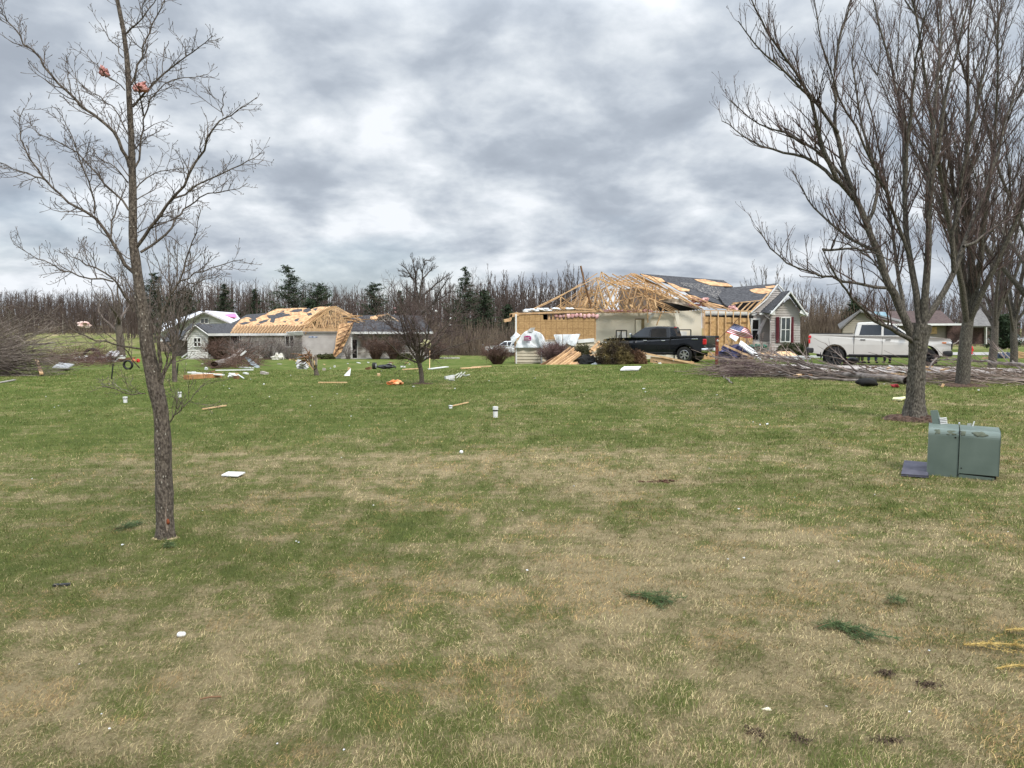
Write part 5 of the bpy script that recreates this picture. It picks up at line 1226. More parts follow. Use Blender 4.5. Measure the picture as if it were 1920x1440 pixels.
vehicle('pickup_truck', 'cream white crew-cab pickup truck parked beyond the downed branches', 'pickup truck', ga, -R(24), truck_spec(0), silver, scale=(.975, 1, 1.045))
V = truck_spec(1); V['open'] = 0; V['flare'] = blackp
gb = GD(1236, 40.9)
vehicle('pickup_truck', 'black pickup truck parked in front of the torn-open garage', 'pickup truck', gb, math.pi - R(33), V, blackp, rim=rimlight)
def car_spec(kind):
    if kind == 'sedan': V = dict(w=1.8, r=.33, arch=.40, sill=.25, zb=.35, x0=-2.3, x1=2.3, wheels=(-1.35, 1.4), tw=.11, nose=[(2.2, .25), (2.3, .4), (2.28, .65), (2.1, .76)], top=[(1.0, .92), (-1.6, 1.0), (-2.25, .95), (-2.3, .6)],
        cab=dict(z=(.90, 1.42), xb=(-1.85, 1.05), xt=(-1.0, .2), win=[(-1.3, -.2, -.2, -.9, .96, 1.34), (-.12, .8, .2, -.12, .96, 1.34)]), bits=[])
    else: V = dict(w=1.9, r=.37, arch=.45, sill=.32, zb=.4, x0=-2.35, x1=2.35, wheels=(-1.4, 1.42), tw=.12, nose=[(2.25, .35), (2.35, .5), (2.33, .9), (2.15, 1.0)], top=[(1.1, 1.10), (-2.2, 1.14), (-2.33, 1.0)],
        cab=dict(z=(1.08, 1.68), xb=(-2.25, 1.15), xt=(-1.95, .35), win=[(-2.0, -1.0, -1.0, -1.8, 1.14, 1.6), (-.92, .1, .1, -.92, 1.14, 1.6), (.18, .95, .4, .18, 1.14, 1.6)]), bits=[])
    f = V['x1']; z = V['nose'][2][1]
    V['bits'] += [('headlight', lampglass, f - .08, V['w'] / 2 - .28, z - .02, .14, .3, .12, 1), ('tail_light', redlamp, V['x0'] + .02, V['w'] / 2 - .25, z + .1, .1, .3, .14, 1), ('bumper', blackplastic, f - .02, 0, .38, .12, 1.4, .14, 0), ('side_mirror', blackplastic, .85, V['w'] / 2 + .05, z + .3, .1, .16, .12, 1)]
    return V
vehicle('parked_car', 'low white saloon car with a smashed nose parked by the wood behind the lawn', 'car', GD(897, 112), R(200), car_spec('sedan'), whitep)
vehicle('parked_car', 'white hatchback utility car parked just right of the low white saloon', 'car', GD(925, 116), R(190), car_spec('suv'), whitep)
vehicle('pickup_truck', 'white pickup half hidden behind the housewrapped corner of the garage', 'pickup truck', GD(955, 92), R(176), truck_spec(0), whitep, rim=rimlight)
vehicle('parked_car', 'silver car parked in the driveway beyond the far right lawn', 'car', GD(1882, 126), R(178), car_spec('suv'), greyp)
vehicle('parked_car', 'white car cut off by the right edge of the picture', 'car', GD(1932, 122), R(178), car_spec('suv'), whitep, rim=rimlight)

# ------------------------------------------------------------------ people standing behind the cream truck
skin = mat('skin', (.42, .24, .17), (.50, .30, .22), scale=5, rough=.6); denim = mat('denim', (.03, .045, .085), (.05, .07, .12), scale=12, rough=.9); darkcloth = mat('dark_cloth', (.02, .022, .028), (.045, .045, .05), scale=9, rough=.9)
greencloth = mat('olive_cloth', (.05, .055, .03), (.08, .085, .05), scale=9, rough=.9); hair = mat('hair', (.03, .018, .01), (.06, .04, .025), scale=30, rough=.8)
def skinned(name, verts, edges, radii, m, parent):
    me = bpy.data.meshes.new(name); me.from_pydata(verts, edges, []); o = bpy.data.objects.new(name, me); COL.objects.link(o); me.materials.append(m); o.parent = parent; BASE[o.name] = BASE[parent.name]
    k = o.modifiers.new('skin', 'SKIN'); sl = me.skin_vertices[0] if me.skin_vertices else None
    if sl is None: return o
    for i, r in enumerate(radii): sl.data[i].radius = (r if isinstance(r, tuple) else (r, r)); sl.data[i].use_root = (i == 0)
    s = o.modifiers.new('sub', 'SUBSURF'); s.levels = 2; s.render_levels = 2; k.use_smooth_shade = True; return o
def person(label, at, yaw, legs, top_, seed):
    t = thing('person', label, 'person', at); rs = random.Random(seed); st = rs.uniform(.10, .16)
    V_ = [(0, 0, .95)]; E = []; Rr = [(.15, .11)]
    def chain(frm, pts, rr):
        p = frm
        for q, r in zip(pts, rr): V_.append(q); Rr.append(r); E.append((p, len(V_) - 1)); p = len(V_) - 1
        return p
    ch = chain(0, [(0, 0, 1.15), (0, .01, 1.36), (0, 0, 1.47), (0, -.01, 1.56), (0, -.02, 1.67), (0, -.01, 1.76)], [(.14, .10), (.17, .11), (.06, .06), (.065, .07), (.078, .095), (.05, .06)])
    for s in (-1, 1):
        chain(0, [(s * st * .7, 0, .86), (s * st, -.01, .50), (s * st * 1.1, .02, .10), (s * st * 1.15, -.04, .04), (s * st * 1.25, -.17, .03)], [.085, .06, .042, .045, (.045, .025)])
        h = chain(2, [(s * .2, 0, 1.42), (s * .25, .01, 1.14), (s * .26, -.08, .90), (s * .26, -.11, .82)], [.055, .045, .03, (.018, .035)])
        for k in range(4): chain(h, [(s * .26, -.13 + k * .022, .77), (s * .255, -.12 + k * .022, .73)], [.010, .008])
        chain(h, [(s * .235, -.15, .80), (s * .23, -.155, .765)], [.011, .009])
    skinned('body', V_, E, Rr, skin, t)
    V2 = [(0, 0, .98), (-st * .7, 0, .86), (-st, -.01, .50), (-st * 1.1, .02, .09), (st * .7, 0, .86), (st, -.01, .50), (st * 1.1, .02, .09)]
    skinned('trousers', V2, [(0, 1), (1, 2), (2, 3), (0, 4), (4, 5), (5, 6)], [(.16, .125), .105, .08, .068, .105, .08, .068], legs, t)
    V3 = [(0, 0, .92), (0, 0, 1.15), (0, .01, 1.38), (0, 0, 1.45)]; E3 = [(0, 1), (1, 2), (2, 3)]; R3 = [(.18, .135), (.165, .125), (.19, .125), (.08, .075)]
    for s in (-1, 1): k = len(V3); V3 += [(s * .2, 0, 1.42), (s * .25, .01, 1.14), (s * .26, -.07, .93)]; E3 += [(2, k), (k, k + 1), (k + 1, k + 2)]; R3 += [.075, .06, .045]
    skinned('jacket', V3, E3, R3, top_, t)
    part('hair', MB().blob(Vector(at) + Vector((0, .015, 1.735)), (.19, .21, .17), seed, .08, 14, 8), hair, t, smooth=True)
    for s in (-1, 1): part('boot', MB().blob(Vector(at) + Vector((s * st * 1.2, -.08, .05)), (.11, .30, .11), seed + 3, .05, 12, 6), blackplastic, t, smooth=True)
    t.rotation_euler = (0, 0, yaw)
person('person in olive trousers standing behind the rear of the cream truck cab', GD(1615, 36.9), R(20), greencloth, darkcloth, 1)
person('person in blue jeans standing behind the middle of the cream truck', GD(1637, 36.8), R(-10), denim, greencloth, 2)
person('person in dark trousers standing nearest the tree behind the cream truck', GD(1665, 36.8), R(170), darkcloth, denim, 3)

# ------------------------------------------------------------------ green utility box
def utility_box():
    gm_ = mat('utility_green', (.095, .125, .105), (.135, .17, .145), scale=3, rough=.42, det=8, spec=.4); gd = mat('utility_scuff', (.075, .088, .060), (.11, .12, .085), scale=26, rough=.8)
    o = G(1804, 897); t = thing('utility_box', 'green metal utility box with its lid forced up at the back', 'utility box', (0, 0, 0))
    X = lambda px: (px - 1804) / 207.0
    Z = lambda py: (897 - py) / 177.0
    zt = .515
    def shell(x0, x1, zb, back, s0=0, s1=0, y0=0):
        a, b = X(x0), X(x1); prof = [(0, zb), (0, zt - .075)] + [(.085 - .085 * math.cos(k * math.pi / 12), zt - .075 + .075 * math.sin(k * math.pi / 12)) for k in range(1, 7)] + [(back, zt + .012), (back, zb)]
        n = len(prof); vs = [(a, y0 + y, z + (s0 if z > .3 else 0)) for y, z in prof] + [(b, y0 + y, z + (s1 if z > .3 else 0)) for y, z in prof]
        return MB().add(vs, [tuple(range(n)), tuple(range(2 * n - 1, n - 1, -1))] + [(i, (i + 1) % n, (i + 1) % n + n, i + n) for i in range(n)])
    part('front_panel', shell(1736, 1794.8, -.02, .40), gm_, t, bevel=.006)
    part('front_panel', shell(1796.4, 1871, .048, .40, -.003, -.010, .004), gm_, t, bevel=.006)
    part('base_skirt', MB().add([(X(1796.4), .010, -.03), (X(1863), .010, -.03), (X(1863), .010, .030), (X(1796.4), .010, .042), (X(1796.4), .37, -.03), (X(1863), .37, -.03), (X(1863), .37, .030), (X(1796.4), .37, .042)], [(0, 1, 2, 3), (7, 6, 5, 4), (0, 4, 5, 1), (1, 5, 6, 2), (2, 6, 7, 3), (3, 7, 4, 0)]), gm_, t)
    part('inner_gap', MB().box((X(1833), .2, .2), (.32, .36, .44)), dark, t)
    part('lock_hole', MB().lathe((X(1788), -.001, Z(821)), [(.001, 0), (.009, -.002), (.009, .01)], 12, 'y'), dark, t); part('latch_hole', MB().lathe((X(1801.5), .003, Z(878)), [(.001, 0), (.007, -.002), (.007, .01)], 12, 'y'), dark, t)
    for k, (x0, x1) in enumerate(((1743, 1761), (1768, 1792), (1797, 1807), (1820, 1845))):
        part('scuff', MB().blob((X((x0 + x1) / 2), .0155 + (.004 if k > 1 else 0), zt - .038), ((x1 - x0) / 207, .008, .05), k, .35, 14, 8, Matrix.Rotation(R(-32), 3, 'X')), gd, t, smooth=True)
    Q = lambda px, py, y: Vector((X(px), y, (897 - py) / 177.0 - (.0 if y < .2 else y * .35)))
    lid = part('lid', MB().slab([Q(1737, 757, .36), Q(1752, 755, .36), Q(1760, 800, .33), Q(1747, 800, .33)], .02, (0, 1, 0)).slab([Q(1752, 755, .36), Q(1758, 768, .40), Q(1763, 800, .38), Q(1760, 800, .33)], .015, (0, 1, 0)), gm_, t)
    part('louvre_back', MB().slab([Q(1756, 772, .365), Q(1768, 768, .40), Q(1777, 800, .40), Q(1762, 802, .36)], .01, (0, 1, 0)), dark, lid)
    mb = MB()
    for k in range(8):
        f = k / 8; mb.beam(Q(1756 + 5 * f, 772 + f * 26, .345), Q(1770 + 5 * f, 769 + f * 26, .375), .02, .011, (0, 0, 1))
    part('louvres', mb, trim, lid)
    part('hinge_bracket', MB().slab([Q(1811, 778, .38), Q(1819, 777, .38), Q(1819, 797, .38), Q(1812, 797, .38)], .02), mat('galvanised', (.3, .3, .3), (.55, .55, .52), scale=20, rough=.4, metal=.6), t)
    part('broken_hinge', MB().beam(Q(1820, 788, .37), Q(1824.5, 773, .37), .018, .012).beam(Q(1821, 797, .37), Q(1824, 785, .37), .02, .012), trim, t)
    part('seam_bolt', MB().lathe((X(1795.5), .35, zt + .02), [(.001, .02), (.01, .016), (.012, 0)], 10), chrome, t)
    part('seam', MB().box((X(1795.6), .2, .25), (.012, .39, .5)), dark, t)
    t.location = o; t.rotation_euler = (0, 0, -R(30))
    a = [G(1690, 894, .012), G(1740, 898, .012), G(1742, 875, .03), G(1696, 871, .03)]
    solo('cover_plate', MB().slab(a, .02, (0, 0, 1)), mat('slate_plate', (.055, .052, .07), (.09, .086, .11), scale=6, rough=.6), 'dark slate plate lying flat on the grass left of the green utility box', 'plate', bevel=.004)
utility_box()

# ------------------------------------------------------------------ shrubs
brown_twig = mat('brown_twig', (.060, .034, .025), (.17, .105, .08), scale=3, rough=.95)
grey_twig = mat('grey_twig', (.11, .09, .08), (.24, .20, .18), scale=3, rough=.95)
def twig_shrub(label, px, d, w, h, n, m=brown_twig, r=.008, seed=0, spread=.5, g=None, group=None):
    g = GD(px, d) if g is None else g; rs = np.random.RandomState(seed + int(px)); lines = []
    for i in range(n):
        a = rs.rand() * 6.3; q = rs.rand() ** .6; b = np.array(g) + np.array([math.cos(a) * w * .16 * q, math.sin(a) * w * .16 * q, -.03])
        hh = h * (.55 + .45 * rs.rand()) * (1 - .25 * q * q); e = b + np.array([math.cos(a) * w * spread * q, math.sin(a) * w * spread * q, hh]) + rs.randn(3) * .06 * h
        m1 = b * .55 + e * .45 + np.array([0, 0, .10 * h]) + rs.randn(3) * .04 * h
        lines.append((np.array([b, m1, e]), np.array([r * 1.4, r, r * .6]), 3))
        for _ in range(4):
            f = rs.uniform(.3, .95); s0 = m1 + (e - m1) * f; e2 = s0 + (e - m1) * .35 + rs.randn(3) * .14 * h
            lines.append((np.array([s0, (s0 + e2) / 2 + rs.randn(3) * .02, e2]), np.array([r * .8, r * .7, r * .5]), 3))
    t = thing('shrub', label, 'shrub', g, group); np_part('branches', lines, m, t); return t
def leaf_bush(label, x0, x1, ytop, d, m, seed=0, dens=1.0, depth=None, leaf=.045, lump=.22):
    a, b = GD(x0, d), GD(x1, d); w = b.x - a.x; h = P((x0 + x1) / 2, ytop, d).z - (a.z + b.z) / 2; c = (a + b) / 2; rs = np.random.RandomState(seed); dp = depth or min(w, 1.6)
    n = int(5200 * dens); th = rs.rand(n) * 6.283; ph = np.arccos(rs.rand(n) * 1.0); rr = (.55 + .45 * rs.rand(n) ** .5)
    lumpv = 1 + lump * (fbm(th * 2.2 + seed, ph * 3 + seed, seed + 1, 3) - .5) * 2.2
    x = np.sin(ph) ** .6 * np.cos(th) * w / 2 * rr * lumpv; y = np.sin(ph) ** .6 * np.sin(th) * dp / 2 * rr * lumpv; z = np.cos(ph) * h * rr * lumpv * .98
    Cc = np.array(c) + np.stack([x, y, z], 1); v1 = rs.randn(n, 3) * leaf; v2 = rs.randn(n, 3) * leaf
    T = np.stack([Cc, Cc + v1, Cc + v2], 1).reshape(-1, 3)
    t = thing('bush', label, 'bush', c); lines = []
    for i in range(60):
        e = Cc[rs.randint(n)]; s0 = np.array(c) + rs.randn(3) * np.array([w * .1, dp * .1, 0]); lines.append((np.array([s0, (s0 + e) / 2, e]), np.array([.014, .01, .005]), 3))
    np_part('branches', lines, brown_twig, t)
    o = bpy.data.objects.new('foliage', quick_mesh('foliage', T - np.array(c), np.arange(len(T)).reshape(-1, 3), m, False)); COL.objects.link(o); o.parent = t; BASE[o.name] = BASE[t.name]
for (px, d, w, h, n, lab) in ((412, 72.5, 2.8, 2.0, 210, 'rounded brown leafless shrub just right of the whitish gable wall'), (452, 72.5, 2.9, 2.0, 230, 'brown leafless shrub behind the fallen limb and grey metal sheet'), (505, 73, 3.0, 2.0, 120, 'open grey shrub with litter caught in it before the left house'),
    (545, 73, 2.4, 2.0, 80, 'thin grey shrub under the smashed window of the left house'), (704, 73, 2.0, 2.1, 240, 'dense brown shrub right of the doorway of the left house'), (737, 73, 1.8, 2.1, 220, 'second dense brown shrub right of the doorway, nearer the lawn tree'), (815, 73, 2.0, 1.7, 240, 'brown shrub at the right end of the left house'),
    (652, 74, 1.2, 1.3, 40, 'small sparse shrub beside the hanging roof panel')):
    twig_shrub(lab, px, d, w, h, n, grey_twig if 'grey' in lab or 'sparse' in lab else brown_twig, .014)
twig_shrub('reddish brown leafless shrub left of the low tan corner wall', 932, 38.6, 1.3, 1.05, 330, brown_twig, .007, 3, .5)
twig_shrub('purplish leafless shrub between the low tan corner wall and the fallen roof frame', 1040, 38.6, 1.45, 1.15, 420, mat('purple_twig', (.07, .035, .035), (.20, .13, .12), scale=4, rough=.95), .006, 4, .5)
leaf_bush('low green hedge clump left of the hanging roof panel', 590, 626, 665, 73, needle2, 1, .5, 1.2, .09)
leaf_bush('low green mound shrub at the right end of the left house', 744, 774, 664.5, 73, needle2, 2, .5, 1.2, .09)
leaf_bush('large evergreen bush with olive and brown foliage in front of the black truck', 1118, 1190, 638, 36.2, mat('olive_brown', (.035, .024, .014), (.15, .115, .045), scale=1.6, rough=.9, det=6, contrast=(.42, .6)), 3, 2.4, 1.7, .035, .3)
leaf_bush('smaller half-brown evergreen bush touching the right side of the large one', 1176, 1212, 656, 36.4, mat('rust_brown', (.07, .035, .018), (.17, .095, .05), scale=2, rough=.9), 4, 1.1, 1.1, .035, .3)
leaf_bush('dark evergreen bush behind the fallen roof frame', 1074, 1110, 645, 39.0, mat('olive_dark', (.025, .028, .012), (.09, .085, .035), scale=2, rough=.9), 5, 1.2, 1.2, .035, .3)
leaf_bush('clipped dark green hedge under the bay window of the right house', 1452, 1516, 643, 43.2, mat('hedge_green', (.012, .018, .006), (.055, .060, .018), scale=3, rough=.9), 6, 2.2, 1.4, .04, .10)

# ------------------------------------------------------------------ paving
def strip(pts, name, m, lab, lift=.012):
    mb = MB(); q = [G(*p, lift) if len(p) == 2 else GD(p[0], p[1], lift) for p in pts]; n = len(q) // 2; nx = 24
    vs = []
    for i in range(nx + 1):
        f = i / nx
        for row in (q[:n], list(reversed(q[n:]))):
            x = f * (n - 1); k = min(int(x), n - 2); p = row[k].lerp(row[k + 1], x - k); vs.append((p.x, p.y, gz(p.x, p.y) + lift + .02))
    mb.add(vs, [(2 * i, 2 * i + 2, 2 * i + 3, 2 * i + 1) for i in range(nx)])
    return solo(name, mb, m, lab, kind='structure')
gravel = mat('gravel_drive', (.30, .255, .235), (.50, .45, .42), scale=14, rough=1, bump=.5, bscale=60, det=8)
strip([(1395, 699), (1600, 697), (1780, 701), (1925, 708), (1925, 693), (1780, 688), (1600, 684), (1395, 684)], 'driveway', gravel, 'pale gravel driveway beside the cream truck', .0)
strip([(1640, 666), (1780, 666), (1925, 667), (1925, 661), (1780, 661), (1640, 661)], 'road', mat('road_grey', (.25, .24, .22), (.36, .34, .32), scale=2, rough=.95), 'pale road beyond the trees on the right')
strip([(858, 104.0), (900, 104.0), (968, 104), (968, 122), (900, 122), (845, 122)], 'road', mat('road_pale', (.30, .28, .26), (.42, .40, .37), scale=1, rough=.95), 'pale road end by the wood in the middle')

# ------------------------------------------------------------------ downed limbs and brush
limb_m = mat('fallen_bark', (.10, .08, .07), (.28, .24, .21), scale=7, rough=.95, bump=.6, bscale=20); brush_m = mat('brush_twig', (.075, .052, .042), (.32, .25, .21), scale=1.1, rough=.95, det=3)
def limb(label, pts, r0, r1, seed, tw=0.0, name='fallen_limb', lift=None, m=limb_m, group=None):
    rs = np.random.RandomState(seed); q = np.array([np.array(G(p[0], p[1])) + np.array([0, 0, (p[2] if len(p) > 2 else .05)]) for p in pts]); pa = smooth_path(q, 16); pa[1:-1] += rs.randn(14, 3) * .02
    ra = np.linspace(r0, r1, 16); T = Twigger(seed); 
    if tw: T.shoots(pa, ra, 2, .45, tw, .4, up=.05, sides=3, start=.15, bend=.25, kk=(4, 6), rmin=.006)
    a = np.array(pa[0]); t = thing(name, label, 'branch', tuple(a), group); np_part('stem', [(pa, ra, 8)], m, t)
    if T.lines: np_part('twigs', T.lines, brush_m, t)
    return t
limb('long thick fallen limb with its torn end at the foot of the large right tree', [(1700, 722, .12), (1660, 716, .2), (1600, 713, .15), (1530, 708, .12), (1470, 700, .15), (1400, 694, .35), (1330, 690, .5)], .115, .02, 1, 1.6)
limb('second fallen limb lying parallel behind the thick one', [(1680, 708, .1), (1600, 703, .15), (1500, 694, .3), (1420, 684, .5), (1350, 672, .8)], .07, .015, 2, 1.8)
limb('fallen limb arching from the brush heap toward the flag', [(1560, 708, .1), (1480, 694, .4), (1420, 676, .8), (1380, 664, 1.1)], .05, .012, 3, 1.4)
limb('pale fallen limb at the front edge of the right brush heap', [(1620, 716, .05), (1540, 714, .08), (1450, 708, .1), (1380, 705, .06)], .045, .012, 4, 1.2)
limb('long grey fallen limb lying right of the second tree', [(1925, 700, .25), (1860, 696, .35), (1800, 693, .4), (1745, 690, .35)], .07, .02, 5, 1.4)
limb('fallen limb sloping down from the broken stub at the far right', [(1918, 702, .1), (1885, 676, .4), (1850, 655, .9), (1838, 640, 1.2)], .035, .02, 6, .3)
limb('low fallen limb under the right edge brush', [(1930, 722, .1), (1860, 718, .12), (1790, 712, .1), (1740, 708, .1)], .05, .015, 7, 1.4)
limb('broken branch propped from the ground against the second tree', [(1735, 702, .05), (1760, 685, .5), (1795, 672, 1.1), (1800, 668, 1.3)], .03, .02, 8, .3)
limb('forked white-barked stick on the grass before the brush heap', [(1374, 720, .02), (1362, 712, .04), (1355, 706, .03)], .022, .012, 9, .25, 'stick')
rs = np.random.RandomState(77)
def brush(name, label, fn, n, m=brush_m, kind='stuff', cat=None):
    lines = []
    for i in range(n):
        p0, d, L, r, curve = fn(rs); k = 5; pts = [p0]; d = unit(d)
        for j in range(k - 1):
            d = unit(d + curve + rs.randn(3) * .12); q = pts[-1] + d * L / (k - 1); q[2] = max(q[2], gz(q[0], q[1]) + .01); pts.append(q)
        lines.append((np.array(pts), np.linspace(r, r * .5, k), 3))
    V_, F_ = batch_tubes(lines); o = bpy.data.objects.new(name, quick_mesh(name, V_, F_, m)); COL.objects.link(o); return tag(o, label, cat, kind=kind)
def f1(rs):
    px = rs.uniform(1375, 1700); f = (px - 1375) / 325; y0, y1 = 706 + 6 * f - 4 * (1 - f), 691 + 13 * min(1, f * 2.2); g = np.array(G(px, rs.uniform(y1, y0 + 3))); g[2] += abs(rs.randn()) * (.22 * (1 - f) ** 1.5 + .04)
    return g, np.array([-1, rs.randn() * .25, .04 + .08 * (1 - f) + rs.randn() * .06]), rs.uniform(.6, 2.2), rs.uniform(.005, .022), np.array([0, 0, -.05])
brush('brush_heap', 'long heap of fine downed branches on the lawn edge before the cream truck', f1, 420)
def f2(rs):
    px = rs.uniform(1725, 1990); g = np.array(G(px, rs.uniform(704, 723))); g[2] += abs(rs.randn()) * .10
    return g, np.array([-1, rs.randn() * .3, .08 + rs.randn() * .1]), rs.uniform(.7, 2.4), rs.uniform(.005, .018), np.array([0, 0, -.03])
brush('brush_heap', 'heap of downed branches right of the large tree', f2, 230)
def f3(rs):
    px = rs.uniform(1345, 1425); g = np.array(G(px, rs.uniform(692, 708))); g[2] += abs(rs.randn()) * .18; a = rs.uniform(0, 6.3)
    return g, np.array([math.cos(a), math.sin(a), rs.uniform(-.2, .6)]), rs.uniform(.3, 1.0), rs.uniform(.004, .013), np.array([0, 0, -.05])
brush('brush_heap', 'tangled purple-brown twigs round the red post', f3, 420, mat('purple_brush', (.08, .045, .045), (.19, .13, .125), scale=2, rough=.95))
# the uprooted crown at the left edge
def fallen_crown():
    t = thing('fallen_tree', 'crown of a fallen tree fanning in from the left edge of the picture', 'fallen tree', G(-170, 706)); lines = []; g = np.array(G(-170, 704)); rs = np.random.RandomState(9)
    for i in range(720):
        s0 = g + np.array([rs.uniform(-.5, 2.0), rs.uniform(-1.2, 1.2), rs.uniform(.05, .9)]); el = rs.uniform(-.06, .36) ** 1.0; L = rs.uniform(2.6, 4.7) * (1 - max(0, el) * .5); d = np.array([1, rs.randn() * .22, el]); pts = [s0]; d = unit(d)
        for j in range(7):
            d = unit(d + np.array([0, 0, .022 if el > .15 else -.004]) + rs.randn(3) * .05); q = pts[-1] + d * L / 7; q[2] = max(q[2], gz(q[0], q[1]) + .02); pts.append(q)
        r = rs.uniform(.008, .028); lines.append((np.array(pts), np.linspace(r, .004, 8), 3))
        for _ in range(3):
            k = rs.randint(3, 8); p = pts[k]; e = p + unit(d + rs.randn(3) * .35) * rs.uniform(.3, .8); lines.append((np.array([p, (p + e) / 2 + rs.randn(3) * .02, e]), np.array([.005, .004, .003]), 3))
    big = []
    for (dy, dz, r) in ((0, .3, .12), (.6, .7, .09), (-.6, .15, .08)):
        s0 = g + np.array([-1, dy, dz]); big.append((np.array([s0, s0 + np.array([2.0, .1, .1]), s0 + np.array([4.2, .15, .35]), s0 + np.array([6, .2, .5])]), np.array([r, r * .8, r * .5, .02]), 8))
    np_part('limbs', big, limb_m, t); np_part('twigs', lines, mat('crown_twig', (.07, .05, .042), (.34, .28, .235), scale=1.3, rough=.95, det=3), t)
fallen_crown()
def f4(rs):
    px = rs.uniform(85, 215); g = np.array(G(px, rs.uniform(676, 690))); g[2] += abs(rs.randn()) * .35; a = rs.uniform(0, 6.3)
    return g, np.array([math.cos(a), math.sin(a) * .4, rs.uniform(0, .9)]), rs.uniform(.5, 1.8), rs.uniform(.006, .016), np.array([0, 0, -.05])
brush('brush_heap', 'reddish brown twig tangle right of the fallen crown', f4, 800, mat('red_brush', (.07, .035, .03), (.15, .09, .075), scale=2, rough=.95))
def f5(rs):
    px = rs.uniform(395, 485); g = np.array(G(px, rs.uniform(684, 692))); g[2] += abs(rs.randn()) * .5 * math.exp(-((px - 455) / 25) ** 2) + .05; a = rs.uniform(0, 6.3)
    return g, np.array([math.cos(a), math.sin(a) * .4, rs.uniform(0, .7)]), rs.uniform(.4, 1.5), rs.uniform(.006, .016), np.array([0, 0, -.05])
brush('brush_heap', 'dark twig tangle round the bent metal sheet before the left house', f5, 500, brown_twig)
limb('fallen tree trunk lying in front of the left house with splintered orange end', [(402, 691, .15), (420, 690, .2), (440, 684, .5), (458, 672, 1.1), (468, 664, 1.6)], .22, .10, 12, 1.0, 'downed_log')
limb('curved dead branch lying on the ground left of the near tree', [(190, 722, .02), (215, 728, .1), (240, 738, .05), (262, 740, .05)], .009, .004, 13, 0, 'stick')

# ------------------------------------------------------------------ boards, sheets and other debris
def plank(label, x0, y0, x1, y1, w=.14, h=.045, l0=.03, l1=.03, m=lumber_lt, name='plank', cat='plank', group=None, up=(0, 0, 1)):
    a, b = G(x0, y0, l0), G(x1, y1, l1); return solo(name, MB().beam(a, b, w, h, up), m, label, cat, group)
def airplank(label, x0, y0, d0, x1, y1, d1, w=.14, h=.045, m=lumber_lt, name='plank', cat='plank', group=None):
    return solo(name, MB().beam(P(x0, y0, d0), P(x1, y1, d1), w, h, (0, 1, 0)), m, label, cat, group)
# fallen roof frame before the garage
def roof_frame():
    t = thing('roof_frame', 'collapsed section of roof framing with pale decking lying before the garage', 'roof frame', G(1060, 697))
    B = lambda x0, y0, d0, x1, y1, d1, w=.05, h=.14: MB().beam(P(*C4(x0, y0), d0), P(*C4(x1, y1), d1), w, h, (0, 0, 1))
    dz = 36.3
    part('decking', MB().slab([P(*C4(1240, 872), dz), P(*C4(1720, 860), dz), P(*C4(1720, 770), dz + .8), P(*C4(1560, 770), 37.6), P(*C4(1690, 640), 38.6), P(*C4(1600, 620), 38.8)], .03), decking, t)
    for k, (x0, y0, x1, y1) in enumerate(((1215, 875, 1600, 590), (1280, 872, 1640, 600), (1330, 870, 1665, 640), (1390, 868, 1700, 650), (1450, 866, 1720, 660), (1530, 864, 1625, 770), (1600, 862, 1690, 770), (1690, 850, 1822, 680), (1720, 850, 1850, 680))):
        part('rafter', B(x0, y0, dz - .1, x1, y1, 38.4 if y1 < 700 else 37.4), lumber_lt if k % 2 else lumber, t)
    part('sole_plate', B(1205, 880, dz - .2, 1730, 865, dz - .2, .12, .10), lumber_lt, t); part('cross_beam', B(1560, 775, 37.3, 1740, 768, 37.3, .08, .10), lumber_lt, t)
    part('grey_rail', B(1115, 865, dz - .1, 1490, 665, 38.2, .05, .10), brownwood, t)
roof_frame()
airplank('long pale board lying along the foot of the fallen roof frame', *C4(1170, 905), 35.7, *C4(1555, 880), 36.0, .16, .06)
airplank('second pale board continuing right along the fallen roof frame', *C4(1560, 884), 35.9, *C4(1790, 872), 36.1, .16, .06)
airplank('thin yellow board at the right end of the fallen roof frame', *C4(1730, 842), 36.2, *C4(1840, 850), 36.3, .2, .05, mat('yellow_board', (.5, .28, .04), (.65, .42, .1), scale=4))
airplank('splintered pale board leaning above the large evergreen bush', 1107, 667, 37.5, 1145, 661.5, 37.0, .10, .06)
for k, (x0, y0, x1, y1) in enumerate(((1108, 656, 1124, 640), (1112, 658, 1130, 645), (1106, 660, 1118, 646))):
    airplank('upright splintered board in the bundle left of the large evergreen bush', x0, y0, 38.2, x1, y1, 38.6, .12, .06, lumber_lt if k % 2 else lumber, group='splintered boards standing left of the large bush')
solo('rubble', MB().blob(P(1106, 684, 36.8), (1.0, .7, .75), 3, .4, 12, 8).blob(P(1098, 676, 37), (.6, .5, .6), 5, .4, 10, 7), dark, 'black tangled rubble between the fallen roof frame and the large bush', 'rubble')
solo('plastic_sheet', MB().blob(P(1122, 688, 36.2), (.75, .4, .3), 8, .6, 14, 8), mat('grey_plastic', (.25, .27, .28), (.5, .52, .53), scale=7, rough=.4), 'crumpled grey plastic at the foot of the large evergreen bush', 'plastic')
airplank('long pale beam sloping down to the right in front of the black truck', 1202, 661, 37.6, 1313, 684, 36.2, .09, .16)
airplank('wide orange board lying under the sloping beam', 1220, 674, 37.4, 1300, 684, 36.4, .3, .12, lumber)
airplank('pinkish plank on the ground along the lawn edge before the black truck', 1204, 689, 36.0, 1313, 691.5, 35.4, .14, .16)
airplank('grey board between the orange board and the lawn edge', 1255, 685, 36.6, 1308, 687, 36.0, .16, .07, mat('grey_board', (.3, .26, .23), (.42, .38, .34), scale=3))
